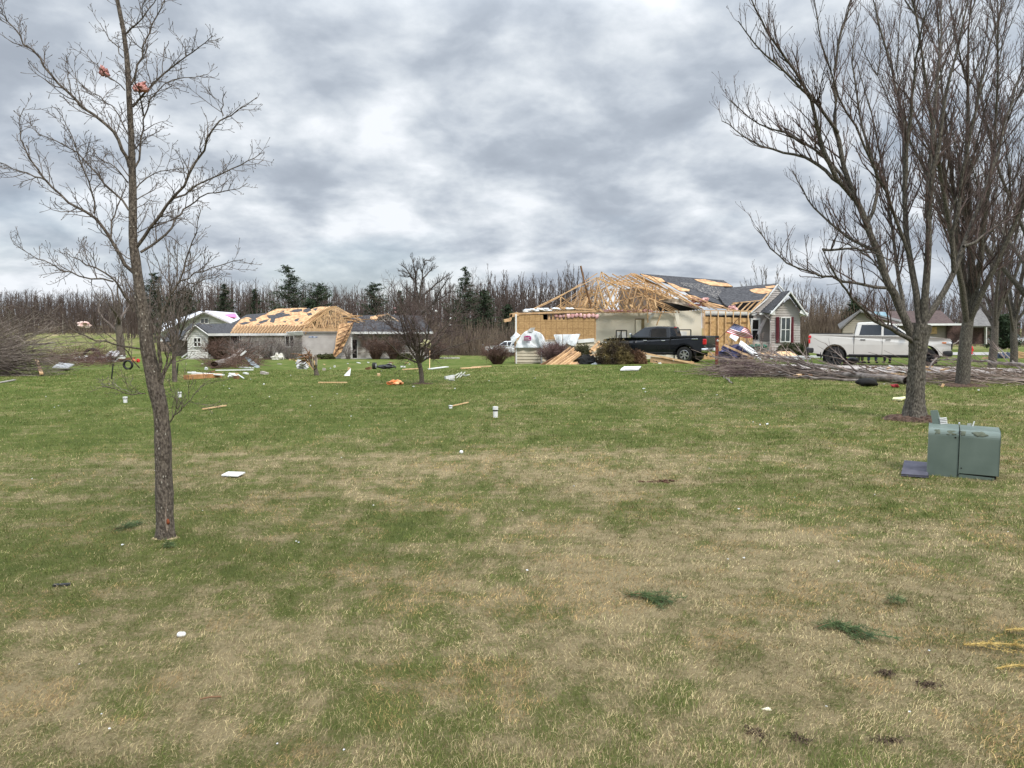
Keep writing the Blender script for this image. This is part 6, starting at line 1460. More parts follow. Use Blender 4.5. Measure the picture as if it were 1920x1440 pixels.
solo('white_board', MB().slab([G(1163, 696.5, .03), G(1197, 695.5, .03), G(1202, 691, .05), G(1170, 691.5, .05)], .05, (0, 0, 1)), trim, 'flat white panel at the lawn edge below the large evergreen bush', 'panel')
solo('crumpled_packaging', MB().blob(P(1184, 688, 36), (.4, .25, .2), 2, .6, 12, 8), mat('red_white_pack', (.3, .08, .06), (.6, .58, .56), scale=14, rough=.6), 'red and white crumpled packaging beside the white panel', 'packaging')
for k in range(22):
    r_ = random.Random(k); x, y = r_.uniform(1215, 1262), r_.uniform(676, 688)
    solo('scrap', MB().slab([P(x + r_.uniform(-3, 3), y + r_.uniform(-2, 2), 36.4) for _ in range(3)] + [P(x + 4, y + 2.5, 36.4)], .02), (trim, blackplastic, brownwood)[k % 3], 'small scrap in the litter under the boards before the black truck', 'scrap', 'scraps under the boards before the black truck')
# red post with black cap
gp = GD(1344.5, 35.6)
pt = thing('post', 'dark red post with a black cap at the right end of the black truck', 'post', gp)
zt = P(1344.5, 633, 35.6).z; part('shaft', MB().beam(gp - Vector((0, 0, .1)), (gp.x, gp.y, zt), .125, .125), redwood, pt); part('cap', MB().box((gp.x, gp.y, zt + .03), (.17, .17, .06)).box((gp.x, gp.y, zt + .075), (.12, .12, .04)), blackplastic, pt)
part('bracket', MB().blob(P(1346, 638.5, 35.4), (.11, .11, .11), 1, .1), trim, pt)
# flag on a slanting staff
def flag():
    q = lambda x, y: (1310 + x * .0625, 590 + y * .0625); d = 35.3
    t = thing('flag', 'american flag on a slanting wooden staff beside the red post', 'flag', P(*q(580, 760), d))
    part('staff', MB().tube([P(*q(580, 760), d), P(*q(850, 480), d), P(*q(1210, 90), d)], .02, 8), brownwood, t)
    top = [(1062, 255), (1300, 345), (1500, 440), (1600, 610)]; bot = [(818, 525), (1080, 610), (1380, 690), (1625, 690)]
    def cur(pts, u):
        x = u * 3; k = min(int(x), 2); f = x - k; p0 = pts[max(k - 1, 0)]; p1 = pts[k]; p2 = pts[k + 1]; p3 = pts[min(k + 2, 3)]
        return tuple(.5 * (2 * p1[i] + (p2[i] - p0[i]) * f + (2 * p0[i] - 5 * p1[i] + 4 * p2[i] - p3[i]) * f * f + (3 * p1[i] - p0[i] - 3 * p2[i] + p3[i]) * f ** 3) for i in (0, 1))
    def S(u, v, off=0):
        a, b = cur(top, u), cur(bot, u); x, y = a[0] * (1 - v) + b[0] * v, a[1] * (1 - v) + b[1] * v
        return P(*q(x, y), d + .10 * math.sin(u * 7 + v * 3) + .05 * math.sin(v * 9) - off)
    nu, nv = 30, 26; mb = MB(); mb.add([S(i / nu, j / nv) for j in range(nv + 1) for i in range(nu + 1)], [(j * (nu + 1) + i, j * (nu + 1) + i + 1, (j + 1) * (nu + 1) + i + 1, (j + 1) * (nu + 1) + i) for j in range(nv) for i in range(nu)])
    o = part('cloth', mb, mat('flag_red', (.36, .012, .03), (.44, .03, .05), scale=6, rough=.7), t)
    o.data.materials.append(mat('flag_white', (.70, .66, .66), (.8, .78, .78), scale=6, rough=.7)); o.data.materials.append(mat('flag_blue', (.045, .055, .13), (.06, .075, .16), scale=6, rough=.7))
    for k, p in enumerate(o.data.polygons):
        j, i = divmod(k, nu); p.material_index = 2 if (i < nu * .42 and j < 14) else (j // 2) % 2
    s = o.modifiers.new('solid', 'SOLIDIFY'); s.thickness = .004; mb = MB()
    for r in range(9):
        for c in range(6 if r % 2 == 0 else 5):
            u = .42 * (c + (.5 if r % 2 == 0 else 1.0)) / 6; v = .538 * (r + .8) / 9.6; p = S(u, v, .012); mb.slab([p + Vector((.017 * math.cos(a) * (1 if k % 2 == 0 else .45), 0, .017 * math.sin(a) * (1 if k % 2 == 0 else .45))) for k, a in enumerate([k * math.pi / 5 + math.pi / 2 for k in range(10)])], .002)
    part('stars', mb, MATS['flag_white'], o)
flag()
whitep2 = mat('dirty_white', (.50, .50, .50), (.78, .78, .78), scale=2.5, rough=.6)
solo('white_board', MB().slab([P(1371, 626, 36.8), P(1386, 632, 36.8), P(1380, 640, 36.6), P(1368, 632, 36.6)], .06), whitep2, 'short white slanting panel piece below the flag', 'panel')
solo('white_board', MB().slab([P(1389, 638, 36.8), P(1416, 657, 36.4), P(1424, 668, 36), P(1428, 675, 35.6), P(1410, 663, 35.8), P(1386, 645, 36.5)], .06), whitep2, 'long white slanting panel leaning right of the flag', 'panel')
airplank('orange board slanting down into the brush below the flag', 1358, 647, 36.6, 1412, 671, 35.2, .1, .06, lumber)
for k, (x, y, w, h) in enumerate(((1368, 664, 1.0, .75), (1393, 662, .8, .5))):
    solo('tarp', MB().blob(P(x, y, 37), (w, .6, h), 4 + k, .5, 16, 10), mat('navy_cloth', (.025, .028, .08), (.10, .10, .19), scale=7, rough=.8), ('larger' if k == 0 else 'smaller') + ' crumpled navy blue tarp in the brush below the flag', 'tarp')
solo('tarp', MB().blob(P(1423, 651, 41), (1.0, .5, .3), 6, .5, 16, 10), mat('green_tarp', (.01, .07, .045), (.02, .13, .085), scale=6, rough=.6), 'dark green tarp crumpled before the porch of the right house', 'tarp')
solo('door_board', MB().slab([P(1424, 660, 41.2), P(1480, 658.5, 41.2), P(1495, 665, 40.2), P(1490, 668, 40), P(1430, 667, 40)], .08, (0, 0, -1)), lumber_lt, 'flat pale wooden door panel lying before the bay window', 'panel')
solo('white_gutter', MB().beam(P(1440, 669, 39.4), P(1545, 668.5, 38.2), .3, .09).beam(P(1444, 672.5, 39.2), P(1520, 672.8, 38.4), .2, .05), whitep2, 'long white gutter length lying behind the brush left of the cream truck', 'gutter')
solo('bent_pipe', MB().tube([P(1410, 660, 37), P(1425, 657.5, 37), P(1445, 656, 37.5), P(1460, 664, 37), P(1470, 674, 36.5)], .03, 6), blackplastic, 'thin black bent pipe arching over the wooden door panel', 'pipe')
solo('pallet', MB().box(GD(1395, 36.4) + Vector((0, 0, .12)), (1.0, .6, .2)), brownwood, 'flattened brown crate under the leaning white panels', 'crate')
fuel = thing('fuel_can', 'small red can standing under the cream truck', 'can', GD(1586, 35.4)); q = GD(1586, 35.4)
part('can', MB().box(q + Vector((0, 0, .16)), (.17, .14, .30)), redlamp, fuel, bevel=.03); part('cap', MB().lathe(q + Vector((0, 0, .31)), [(.001, .05), (.035, .05), (.035, 0)], 10), blackplastic, fuel)
q = GD(1600, 35.8); solo('tool_bag', MB().blob(q + Vector((0, 0, .16)), (.6, .35, .34), 4, .1, 14, 8), blackplastic, 'black bag with a red end under the cream truck', 'bag', smooth=True)
q = G(1626, 724); solo('bucket', MB().blob(q + Vector((0, 0, .10)), (.55, .4, .24), 9, .25, 14, 8), dark, 'black crushed bucket under the thick fallen limb', 'bucket', smooth=True)
solo('rag', MB().blob(G(1678, 727, .05), (.22, .18, .1), 9, .5), mat('red_rag', (.2, .01, .015), (.3, .03, .03), scale=8), 'small dark red rag on the grass left of the large tree', 'rag')
solo('foam_piece', MB().slab([G(1673, 752, .02), G(1690, 754, .03), G(1698, 751, .04), G(1697, 748, .03), G(1685, 749.5, .03), G(1675, 749, .02)], .03, (0, 0, 1)), mat('yellow_foam', (.6, .58, .28), (.72, .70, .42), scale=8), 'flat pale yellow foam piece left of the large tree', 'foam')
airplank('upright pale wood splinter between the two right trees', 1765, 728, 19.6, 1769, 719.5, 19.6, .05, .04)
# debris far right
solo('timber_debris', MB().slab([P(1828, 681, 44), P(1853, 668, 45.5), P(1852, 678, 45), P(1840, 682, 44)], .06).slab([P(1835, 676, 45), P(1846, 668, 46), P(1860, 681, 45), P(1850, 682, 44.5)], .06), brownwood, 'splintered brown boards between the right trees', 'timber')
solo('rubble', MB().blob(P(1880, 674, 46), (1.1, .6, .55), 4, .5, 14, 8).blob(P(1892, 666, 46.5), (.9, .5, .35), 6, .5, 14, 8), mat('blue_black', (.008, .01, .015), (.06, .08, .13), scale=5), 'dark blue and black rubble heap between the rightmost trees', 'rubble')
for k in range(5): airplank('pale board in the stack at the right edge', 1908, 672 - k * 3, 46, 1935, 675 - k * 2.5, 46, .12, .06, lumber_lt if k % 2 else lumber, group='pale boards stacked at the right edge')
for k, (px, d) in enumerate(((1822, 60),)):
    g = GD(px, d); h = thing('hydrant', 'red fire hydrant on the lawn between the right trees', 'hydrant', g)
    part('barrel', MB().lathe(g, [(.16, 0), (.16, .05), (.11, .06), (.11, .5), (.14, .52), (.12, .62), (.05, .72), (.001, .74)], 14), redlamp, h); part('outlet', MB().box(g + Vector((0, 0, .4)), (.36, .12, .12)), redlamp, h)
    
# left half debris
def tyre():
    g = G(240.5, 693.5); d = g.y; k = 9.3 * d / F_PX; c = Vector((g.x, g.y, g.z + k)); t = thing('tyre', 'black tyre standing upright on the lawn behind the near left tree', 'tyre', g)
    part('tread', MB().lathe(c, [(k * .68, -.05), (k * .75, -.08), (k * .93, -.08), (k, -.04), (k, .04), (k * .93, .08), (k * .75, .08), (k * .68, .05), (k * .68, -.05)], 32, 'y'), rubber, t, smooth=True)
tyre()
for k, (x, m_, lab) in enumerate(((250, mat('orange_scrap', (.5, .12, .05), (.65, .25, .12), scale=5), 'orange plastic scrap above the standing tyre'), (259, redlamp, 'bright red plastic scrap right of the orange one'))):
    solo('plastic_scrap', MB().blob(P(x, 676, 41), (.2, .15, .2), k, .35), m_, lab, 'scrap')
for k, (x, y0, y1) in enumerate(((209, 711, 682), (331, 709, 681))):
    g = G(x, y0); zt = P(x + 3, y1, g.y); m = MB().beam(g, zt, .028, .028); m.beam(g + Vector((0, .02, 0)), zt + Vector((0, .02, 0)), .04, .01); solo('fence_post', m, blackplastic, ('thin dark steel fence post left of the near tree' if k == 0 else 'thin dark steel fence post right of the near tree'), 'post')
plank('big squared timber with a white edge lying flat before the left house', 350, 712, 411, 708, .25, .14, .08, .08, mat('orange_timber', (.34, .15, .06), (.5, .27, .12), scale=5))
plank('white board cap on top of the squared timber', 352, 709.5, 421, 708.5, .2, .04, .2, .1, trim)
plank('long thin white strip on the lawn before the left house', 404, 697, 475, 696, .16, .03, .06, .06, trim, 'trim_strip', 'strip')
plank('thin tan plank lying across the middle of the lawn', 597, 719, 651, 719, .06, .03)
plank('thin tan stick of lumber right of the near tree', 380, 770, 424, 763, .03, .02)
plank('pale stick beside the short white pipe cap', 843, 765, 878, 757, .02, .02)
plank('weathered grey plank at the left edge under the fallen crown', 0, 719, 28, 714, .08, .03, m=MATS['grey_board'])
plank('short orange board leaning on the twigs of the fallen crown', 69, 694, 78, 706, .12, .05, .5, .1, lumber)
plank('pale thin stake standing right of the small lawn tree', 805.5, 691, 806.5, 690, .03, .03, 0, 1.0)
plank('pale flat board right of the small lawn tree', 806, 693, 838, 689, .2, .04, m=trim)
plank('pale flat board lying left of the reddish brown shrub', 864, 692, 900, 690, .22, .04)
plank('second flat board with orange end left of the reddish brown shrub', 885, 689.5, 921, 688, .2, .05, m=lumber)
plank('cream board left of the small lawn tree', 757, 694, 786, 692, .15, .04)
solo('paper_sheet', MB().slab([G(645, 705.5, .02), G(656, 706, .02), G(658, 700, .2), G(652, 702, .1)], .01, (0, 0, 1)), trim, 'folded white sheet standing in the lawn before the left house', 'sheet')
solo('white_board', MB().slab([G(415, 894.5, .012), G(446, 896, .012), G(460, 890.5, .02), G(428, 889.5, .02)], .012, (0, 0, 1)), trim, 'flat white panel on the grass right of the near left tree', 'panel')
# splintered stump
dg = lambda x, y: G(x, y).y
def stump():
    g = G(592, 704); d = g.y; s = d / F_PX; t = thing('stump', 'splintered tree stump with torn pale wood before the left house', 'stump', g); rs = random.Random(3); nr = np.random.RandomState(3)
    P2 = lambda x, y, o=0: np.array(P(x, y, d + o))
    np_part('trunk', [(np.array([P2(594, 706), P2(593, 698), P2(591, 690), P2(588, 681)]), np.array([5.5, 4.0, 3.6, 2.2]) * s, 11)], bark_near, t)
    for k in range(11):
        x0 = 586 + k * .8; x1 = x0 + rs.uniform(-14, 6); y1 = rs.uniform(663, 680); part('splinter', MB().slab([P(x0, 694 - k * .5, d - .1), P((x0 + x1) / 2 - 1, 684, d - .12 - k * .01), P(x1, y1, d - .2), P((x0 + x1) / 2 + 1.6, 686, d - .1)], .03), (lumber_lt, MATS['fallen_bark'], MATS['bleached_wood'])[k % 3], t)
    L_ = []
    for k in range(60):
        a = P2(rs.uniform(566, 588), rs.uniform(664, 678)); e = a + nr.randn(3) * np.array([9, 6, 6]) * s - np.array([4, 0, 2]) * s; L_.append((np.array([a, (a + e) / 2 + nr.randn(3) * s, e]), np.array([.03, .02, .008]), 3))
    np_part('torn_branches', L_, brownwood, t)
mat('bleached_wood', (.34, .27, .19), (.60, .52, .42), scale=6)
stump()
solo('housewrap_scrap', MB().blob(G(568, 692, .2), (.55, .35, .42), 2, .6, 14, 9), mat('grey_wrap', (.33, .33, .33), (.6, .6, .6), scale=4), 'crumpled grey-white sheeting left of the splintered stump', 'sheeting')
solo('housewrap_scrap', MB().blob(P(522, 671, 71), (1.0, .4, .65), 7, .6, 14, 9), mat('cream_wrap', (.45, .42, .36), (.68, .65, .58), scale=4), 'cream crumpled sheet at the foot of the grey shrubs', 'sheeting')
solo('metal_sheet', MB().slab([P(458, 668, dg(470, 690)), P(470, 673, dg(470, 690) - .1), P(488, 688, dg(470, 690) - .3), P(482, 690, dg(470, 690) - .35), P(470, 684, dg(470, 690) - .3), P(464, 676, dg(470, 690) - .1)], .04), mat('grey_metal', (.16, .19, .2), (.3, .34, .35), scale=3, rough=.4, metal=.5), 'bent grey metal sheet leaning on the fallen trunk', 'metal sheet')
airplank('white board standing up out of the fallen trunk', 451, 667, dg(455, 690), 461, 658, dg(455, 690), .1, .06, trim)
plank('short white board under the bent metal sheet', 450, 690, 473, 691, .2, .05, m=trim)
solo('cable_bundle', MB().tube([G(428, 709, .05), G(433, 706.5, .12), G(440, 708.5, .06), G(447, 708, .1), G(457, 711, .03)], .02, 6).blob(G(436, 708, .08), (.28, .2, .14), 3, .5), trim, 'small white tangle right of the squared timber', 'tangle')
solo('twig_litter', MB().tube([G(848, 709, .03), G(860, 706, .1), G(874, 707, .05), G(880, 705, .04)], .03, 5).tube([G(842, 714, .02), G(852, 714.5, .03)], .03, 5).tube([G(856, 711, .03), G(866, 704, .12)], .02, 5).tube([G(862, 709, .03), G(872, 703, .1)], .02, 5), mat('bleached_twig', (.3, .3, .24), (.5, .5, .42), scale=6), 'pale tangled branch litter right of the small lawn tree', 'branch')
def cart():
    g = G(720, 692); d = g.y; t = thing('hand_cart', 'overturned black cart with one white-rimmed wheel on the lawn', 'cart', g); c = P(702, 686, d)
    s_ = d / 62; w = part('wheel', MB().lathe(c, [(.20 * s_, -.07), (.27 * s_, -.09), (.29 * s_, 0), (.27 * s_, .09), (.20 * s_, .07)], 20, 'x'), rubber, t); part('rim', MB().lathe(c, [(.001, -.11), (.19 * s_, -.10), (.2 * s_, -.06), (.2 * s_, .08), (.001, .1)], 20, 'x'), trim, w)
    part('tray', MB().blob(P(724, 687.5, d), (1.3 * s_, .6, .33 * s_), 5, .35, 14, 8), blackplastic, t)
    part('frame', MB().tube([P(702, 687, d), P(715, 686, d), P(730, 682.5, d), P(743, 688, d)], .03, 6).tube([P(738, 684, d), P(742, 691, d)], .025, 6), MATS['black_steel'], t)
cart()
solo('plastic_bag', MB().blob(G(740, 722, .07), (.40, .28, .14), 4, .35, 18, 10).blob(G(751, 721.5, .04), (.22, .12, .07), 6, .3), mat('orange_bag', (.60, .13, .02), (.75, .45, .22), scale=5, rough=.5, det=3), 'orange and yellow plastic bag lying left of the small lawn tree', 'bag')
# well pipes with black bands
def cap(label, x, yb, yt, w, top=True, group='white capped pipes standing in the lawn'):
    g = G(x, yb); s = g.y / F_PX; H = (yb - yt) * s; r = w * s / 2; t = thing('vent_pipe', label, 'pipe', g, group)
    part('pipe', MB().lathe(g, [(r * .96, -.02), (r * .92, H * .62)], 20), trim, t, smooth=True); part('band', MB().lathe(g, [(r * .94, H * .62), (r * 1.0, H * .63), (r * 1.0, H * .72), (r * .94, H * .73)], 20), blackplastic, t)
    part('cap', MB().lathe(g, [(r * .95, H * .72), (r * 1.12, H * .76), (r * 1.12, H * .84), (r * .95, H * .86), (r * .95, H * .92), (r * 1.1, H * .93), (r * 1.1, H), (.001, H * 1.01)], 20), trim if top else whitep2, t)
cap('white pipe with a black band standing in the lawn, the largest and nearest of them', 929, 784, 762.5, 9.5)
cap('short white pipe with a dark band left of the near tree', 235, 755, 744, 7.5)
cap('short white pipe with a dark band just right of the near tree', 337, 744, 735, 7)
cap('stubby white pipe cap beside the pale stick', 845, 766, 760, 7)
solo('foam_ball', MB().blob(G(865, 851, .022), (.05, .05, .05), 1, .03, 14, 9), trim, 'small white ball on the grass in the middle of the lawn', 'ball', smooth=True)
solo('foam_ball', MB().blob(G(340, 1194, .012), (.045, .035, .028), 2, .1, 14, 9), trim, 'small white foam lump on the near grass left of centre', 'foam', smooth=True)
solo('foam_ball', MB().blob(G(1438, 1336, .010), (.045, .025, .02), 3, .2, 14, 9), mat('cream_foam', (.6, .56, .4), (.7, .66, .52), scale=30), 'cream foam fragment on the near grass right of centre', 'foam', smooth=True)
# clods of turned earth
earth = mat('earth', (.035, .022, .014), (.12, .08, .055), scale=60, rough=1, bump=1, bscale=90); rootm = mat('roots', (.06, .028, .018), (.17, .095, .06), scale=40, rough=1, bump=1, bscale=90)
def clod(label, x, y, w, h, seed, m=earth, n=None):
    g = G(x, y); s = g.y / F_PX; rs = random.Random(seed); mb = MB(); W_ = w * s
    for k in range(n or int(12 + w * .25)): mb.blob(g + Vector((rs.gauss(0, .23) * W_, rs.gauss(0, .25) * h * s * 3, rs.uniform(.0, .02))), (rs.uniform(.10, .28) * W_ * .6, rs.uniform(.1, .25) * W_ * .6, rs.uniform(.06, .14) * W_ * .5), k, .5, 9, 6)
    for k in range(0 if w < 20 else 30):
        a = rs.uniform(0, 6.3); p = g + Vector((rs.gauss(0, .25) * W_, rs.gauss(0, .2) * h * s * 3, .012)); q_ = p + Vector((math.cos(a) * .03, math.sin(a) * .03, rs.uniform(0, .015))); mb.tube([p, (p + q_) / 2 + Vector((0, 0, .01)), q_], .0015, 3)
    solo('earth_clod', mb, m, label, 'earth clod')
clod('reddish root and earth clump on the lawn left of the utility box', 1240, 905, 62, 8, 1, rootm, 26)
clod('dark earth clod nearest the bottom edge right of centre', 1420, 1385, 34, 20, 2); clod('smaller dark earth clod just right of the nearest one', 1500, 1395, 34, 12, 3)
clod('dark earth patch at the lower right', 1665, 1395, 50, 9, 4); clod('small dark clod under the orange dead twig on the right', 1662, 1268, 36, 9, 5); clod('thin dark clod in the lower right lawn', 1740, 1290, 45, 8, 6)
for k, (x, y) in enumerate(((832, 1357), (860, 1370), (888, 1367), (938, 1374), (66, 1223), (595, 1207), (942, 1197))): clod('small black crumb of asphalt shingle in the near grass', x, y, 13, 5, 20 + k, blackplastic, 6)
for o in list(SC.objects):
    if o.name.startswith('earth_clod') and o.get('label', '').startswith('small black crumb'): o.name = 'shingle_crumb'; o['category'] = 'shingle crumb'; o['group'] = 'black shingle crumbs in the near grass'
solo('wood_chip', MB().beam(G(100, 1101, .012), G(132, 1099, .012), .03, .012), blackplastic, 'dark splinter lying in the grass at the near left', 'splinter')
solo('twig', MB().tube([G(375, 1317, .015), G(395, 1315, .02), G(415, 1311, .012)], .004, 5), brownwood, 'brown twig in the near grass below the left tree', 'twig')
# evergreen sprigs blown onto the lawn
sprigm = mat('spruce_green', (.028, .052, .016), (.10, .145, .05), scale=20, rough=.7)
def sprig(label, pts, seed, w=.06, m=sprigm, needles=260, stem=brownwood, r=.004):
    q = np.array([np.array(G(x, y, .02 + .012 * (k % 2))) for k, (x, y) in enumerate(pts)]); pa = smooth_path(q, 12); rs = np.random.RandomState(seed); t = thing('conifer_sprig', label, 'sprig', tuple(q[0])); lines = []
    np_part('stem', [(pa, np.linspace(r, r * .5, 12), 4)], stem, t)
    for i in range(needles):
        f = rs.rand() * 11; k = min(int(f), 10); p = pa[k] + (pa[k + 1] - pa[k]) * (f - k); d = unit(unit(pa[k + 1] - pa[k]) * .6 + rs.randn(3) * np.array([1.1, 1.1, .5])); e = p + d * w * rs.uniform(.4, 1.1); e[2] = max(e[2], p[2] - .012)
        lines.append((np.array([p, (p + e) / 2, e]), np.array([.0010, .0012, .0006]), 3))
    if needles > 300:
        for j in range(5):
            k = rs.randint(2, 10); d = unit(pa[k + 1] - pa[k]); sd = np.array([-d[1], d[0], .1]) * (1 if j % 2 else -1); b = np.array([pa[k], pa[k] + (d + sd) * .05, pa[k] + (d * 1.4 + sd) * .10])
            for i in range(50):
                f = rs.rand() * 2; q_ = min(int(f), 1); p = b[q_] + (b[q_ + 1] - b[q_]) * (f - q_); e = p + unit((d + sd) * .5 + rs.randn(3) * np.array([1, 1, .4])) * w * rs.uniform(.3, .8); e[2] = max(e[2], .004)
                lines.append((np.array([p, (p + e) / 2, e]), np.array([.0014, .0016, .0008]), 3))
    np_part('needles', lines, m, t)
sprig('dark green spruce sprig on the near grass right of centre', [(1172, 1120), (1200, 1122), (1230, 1126), (1252, 1138)], 1, .06, needles=330)
sprig('branched dark spruce sprig on the near grass at the right', [(1532, 1182), (1565, 1176), (1600, 1186), (1632, 1206)], 2, .06, needles=380)
sprig('spruce sprig lying left of the near tree foot', [(212, 998), (235, 994), (258, 984)], 3, .09, needles=240)
sprig('tiny green sprig at the right in the near grass', [(1665, 1132), (1680, 1130), (1692, 1133)], 4, .05, needles=160)
sprig('tiny green sprig just below the near left tree', [(305, 1028), (315, 1027), (322, 1028)], 6, .06, needles=120)
yel = mat('yellow_twig', (.26, .17, .04), (.46, .33, .11), scale=20, rough=.7)
sprig('yellow needled twig reaching in from the right edge, the longest', [(1806, 1216), (1860, 1217), (1935, 1219)], 7, .022, yel, 420, yel, .005)
sprig('short yellow needled twig above the longest one at the right edge', [(1885, 1188), (1910, 1190), (1940, 1191)], 8, .022, yel, 160, yel, .004)
sprig('short yellow needled twig below the longest one at the right edge', [(1868, 1261), (1900, 1259), (1940, 1257)], 9, .022, yel, 160, yel, .004)
# scattered scraps, too alike to tell apart
rs0 = random.Random(5)
spots = [(1438, 797, 10), (1434, 853, 5), (1385, 957, 7), (988, 1073, 9), (1076, 914, 8), (1028, 1364, 8), (190, 1344, 7), (205, 1372, 8), (149, 1250, 7), (1550, 1330, 8), (1705, 1340, 9), (862, 1386, 9), (560, 1020, 6), (230, 1025, 9), (555, 1018, 6), (1395, 1050, 9), (1365, 1052, 8), (1572, 1056, 7), (1742, 1224, 9), (1403, 1313, 8), (520, 1400, 8), (645, 1412, 9), (60, 900, 5), (700, 950, 5), (655, 800, 5), (1412, 793, 5), (658, 782, 6), (632, 740, 6), (715, 697, 6), (1210, 736, 6), (1207, 730, 8), (1003, 710, 4), (917, 715, 4), (853, 730, 6), (775, 726, 8), (430, 695, 5), (495, 722, 8), (430, 730, 6), (420, 724, 5), (505, 745, 5), (582, 762, 5), (585, 745, 4), (110, 762, 5), (102, 765, 4), (130, 772, 5), (86, 745, 4), (1700, 752, 7), (1658, 722, 6), (1425, 798, 6), (1344, 742, 6), (1690, 712, 7), (1885, 712, 12), (1800, 716, 8), (1835, 733, 8), (545, 705, 5), (620, 692, 7), (652, 683, 8), (470, 712, 5), (690, 750, 3), (1100, 733, 4), (1490, 935, 4), (1510, 880, 4), (380, 960, 4), (980, 960, 4), (1890, 1000, 5), (1640, 930, 4), (1330, 880, 4), (640, 860, 4), (760, 790, 3)]
scr = None
for k, (x, y, w) in enumerate(spots):
    g = G(x, y, .012); s = g.y / F_PX * w * .75
    if k < 4:
        rs1 = random.Random(k + 50); mb = MB()
        mb.slab([Vector((rs1.uniform(.3, .55) * math.cos(a), rs1.uniform(.2, .5) * math.sin(a), rs1.uniform(-.05, .2))) for a in (0, 1.1, 2.2, 3.4, 4.4, 5.3)], .04, (0, 0, 1)); mb.slab([Vector((.1 + rs1.uniform(.1, .3) * math.cos(a), rs1.uniform(.1, .3) * math.sin(a), .12 + .3 * math.cos(a))) for a in (0, 1.5, 3.1, 4.5)], .04, (0, 0, 1))
        o = solo('insulation_scrap', mb, whitep2, 'small white scrap of torn insulation lying on the lawn', 'scrap', 'small white scraps on the lawn', base=(0, 0, 0)); scr = (scr or []) + [o]; o.location = g; o.scale = (s, s, s)
    else: copy_tree(scr[k % 4], loc=g, rz=rs0.uniform(0, 6.3), scale=s)
# rubbish heap by the broken tree at the left
rs2 = random.Random(44)
for k in range(34):
    x = rs2.uniform(150, 245); d = rs2.uniform(56, 66); g = GD(x, d); kind = k % 4; s = rs2.uniform(.4, 1.3)
    mb = MB().box(g + Vector((0, 0, rs2.uniform(.05, .45))), (s, s * .3, rs2.uniform(.05, .25)), Matrix.Rotation(rs2.uniform(-.5, .5), 3, 'Y') @ Matrix.Rotation(rs2.uniform(0, 3), 3, 'Z'))
    solo('scrap_board', mb, (trim, brownwood, blackplastic, whitep2)[kind], 'broken board in the rubbish heap round the broken tree at the left', 'board', 'boards of the rubbish heap at the left')
c = GD(171, 60, .6); solo('tyre', MB().tube([c + Vector((.6 * math.cos(a), .1 * math.sin(a), .45 * math.sin(a))) for a in [k * math.pi / 10 for k in range(11)]], .12, 8), rubber, 'dark curved rubber arch on the rubbish heap at the left', 'tyre')
solo('cloth_heap', MB().blob(P(212, 666, 58), (.9, .5, .5), 4, .5, 14, 9), mat('white_grey_cloth', (.3, .3, .32), (.65, .63, .62), scale=3), 'grey-white crumpled sheet on the rubbish heap at the left', 'cloth')
solo('metal_sheet', MB().slab([G(98, 697, .15), G(128, 696, .1), G(140, 692, .2), G(112, 692, .3)], .04, (0, 0, 1)), MATS['galvanised'], 'flat crumpled metal sheet right of the fallen crown', 'metal sheet')
solo('plastic_scrap', MB().blob(P(137, 690.5, 44), (.35, .25, .22), 3, .4), MATS['red_rag'], 'dark red plastic scrap at the end of the flat metal sheet', 'scrap')
solo('insulation_tuft', MB().blob(P(158, 609, 20), (.27, .15, .13), 3, .6, 14, 9).blob(P(152, 606, 20), (.16, .1, .1), 5, .5), mat('pale_pink_batt', (.5, .28, .24), (.7, .6, .55), scale=12), 'pale pink and cream insulation caught in the low branch left of the near tree', 'insulation')
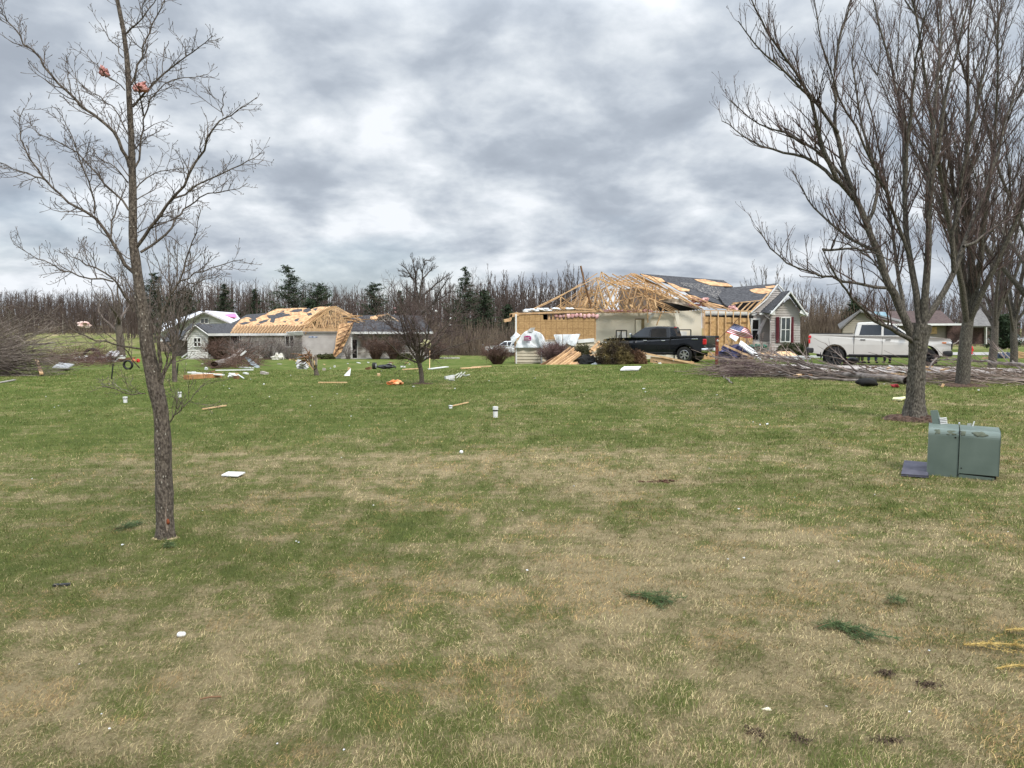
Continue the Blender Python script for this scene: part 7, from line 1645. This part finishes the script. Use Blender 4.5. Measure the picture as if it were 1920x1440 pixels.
solo('insulation_tuft', MB().blob(P(799, 646, gm.y), (.26, .2, .17), 7, .8, 14, 9), mat('yellow_paper', (.45, .42, .22), (.65, .62, .4), scale=14), 'yellowish shredded paper lodged in the fork of the small lawn tree', 'paper')
for k, (x, y) in enumerate(((740, 578), (742, 585), (818, 583), (843, 609), (846, 597))):
    solo('insulation_tuft', MB().blob(P(x, y, gm.y + .2), (.07, .05, .05), k, .5), MATS['pink_batt'] if k < 2 else trim, 'pink tuft in the left side of the small lawn tree crown' if k < 2 else 'white tuft in the right side of the small lawn tree crown', 'insulation', 'tufts in the left side of the lawn tree' if k < 2 else 'tufts in the right side of the lawn tree')

rs3 = random.Random(91)
for k in range(38):
    x = rs3.uniform(345, 845); y = rs3.uniform(674, 690) if k % 3 else rs3.uniform(690, 712); g = G(x, y); s_ = rs3.uniform(.08, .36); kind = k % 4
    mb = MB().box(g + Vector((0, 0, .05)), (s_, s_ * rs3.uniform(.2, .7), rs3.uniform(.03, .14)), Matrix.Rotation(rs3.uniform(-.3, .3), 3, 'Y') @ Matrix.Rotation(rs3.uniform(0, 3), 3, 'Z'))
    solo('rubble_piece', mb, (whitep2, lumber, brownwood, MATS['grey_board'])[kind], 'small piece of building rubble strewn on the lawn before the left house', 'rubble', 'rubble strewn before the left house')
for k in range(40):
    x = rs3.uniform(1420, 1900); y = rs3.uniform(690, 712); g = G(x, y, .12); s_ = rs3.uniform(.08, .3)
    solo('rubble_piece', MB().box(g, (s_, s_ * .4, .05), Matrix.Rotation(rs3.uniform(-.4, .4), 3, 'Y') @ Matrix.Rotation(rs3.uniform(0, 3), 3, 'Z')), (trim, lumber_lt, brownwood)[k % 3], 'small piece of rubble caught in the downed branches at the right', 'rubble', 'rubble in the right branches')
for k in range(9):
    x = 346 + k * 8.2; g = G(x, 671.5 + rs3.uniform(-1, 1)); solo('siding_strip', MB().beam(g + Vector((-.3, 0, .1)), g + Vector((rs3.uniform(.4, 1.0), 0, rs3.uniform(.05, .7))), .05, .14), (trim, whitep2, MATS['grey_metal'])[k % 3], 'bent siding strip in the litter at the foot of the whitish gable wall', 'siding', 'siding strips below the whitish gable wall')
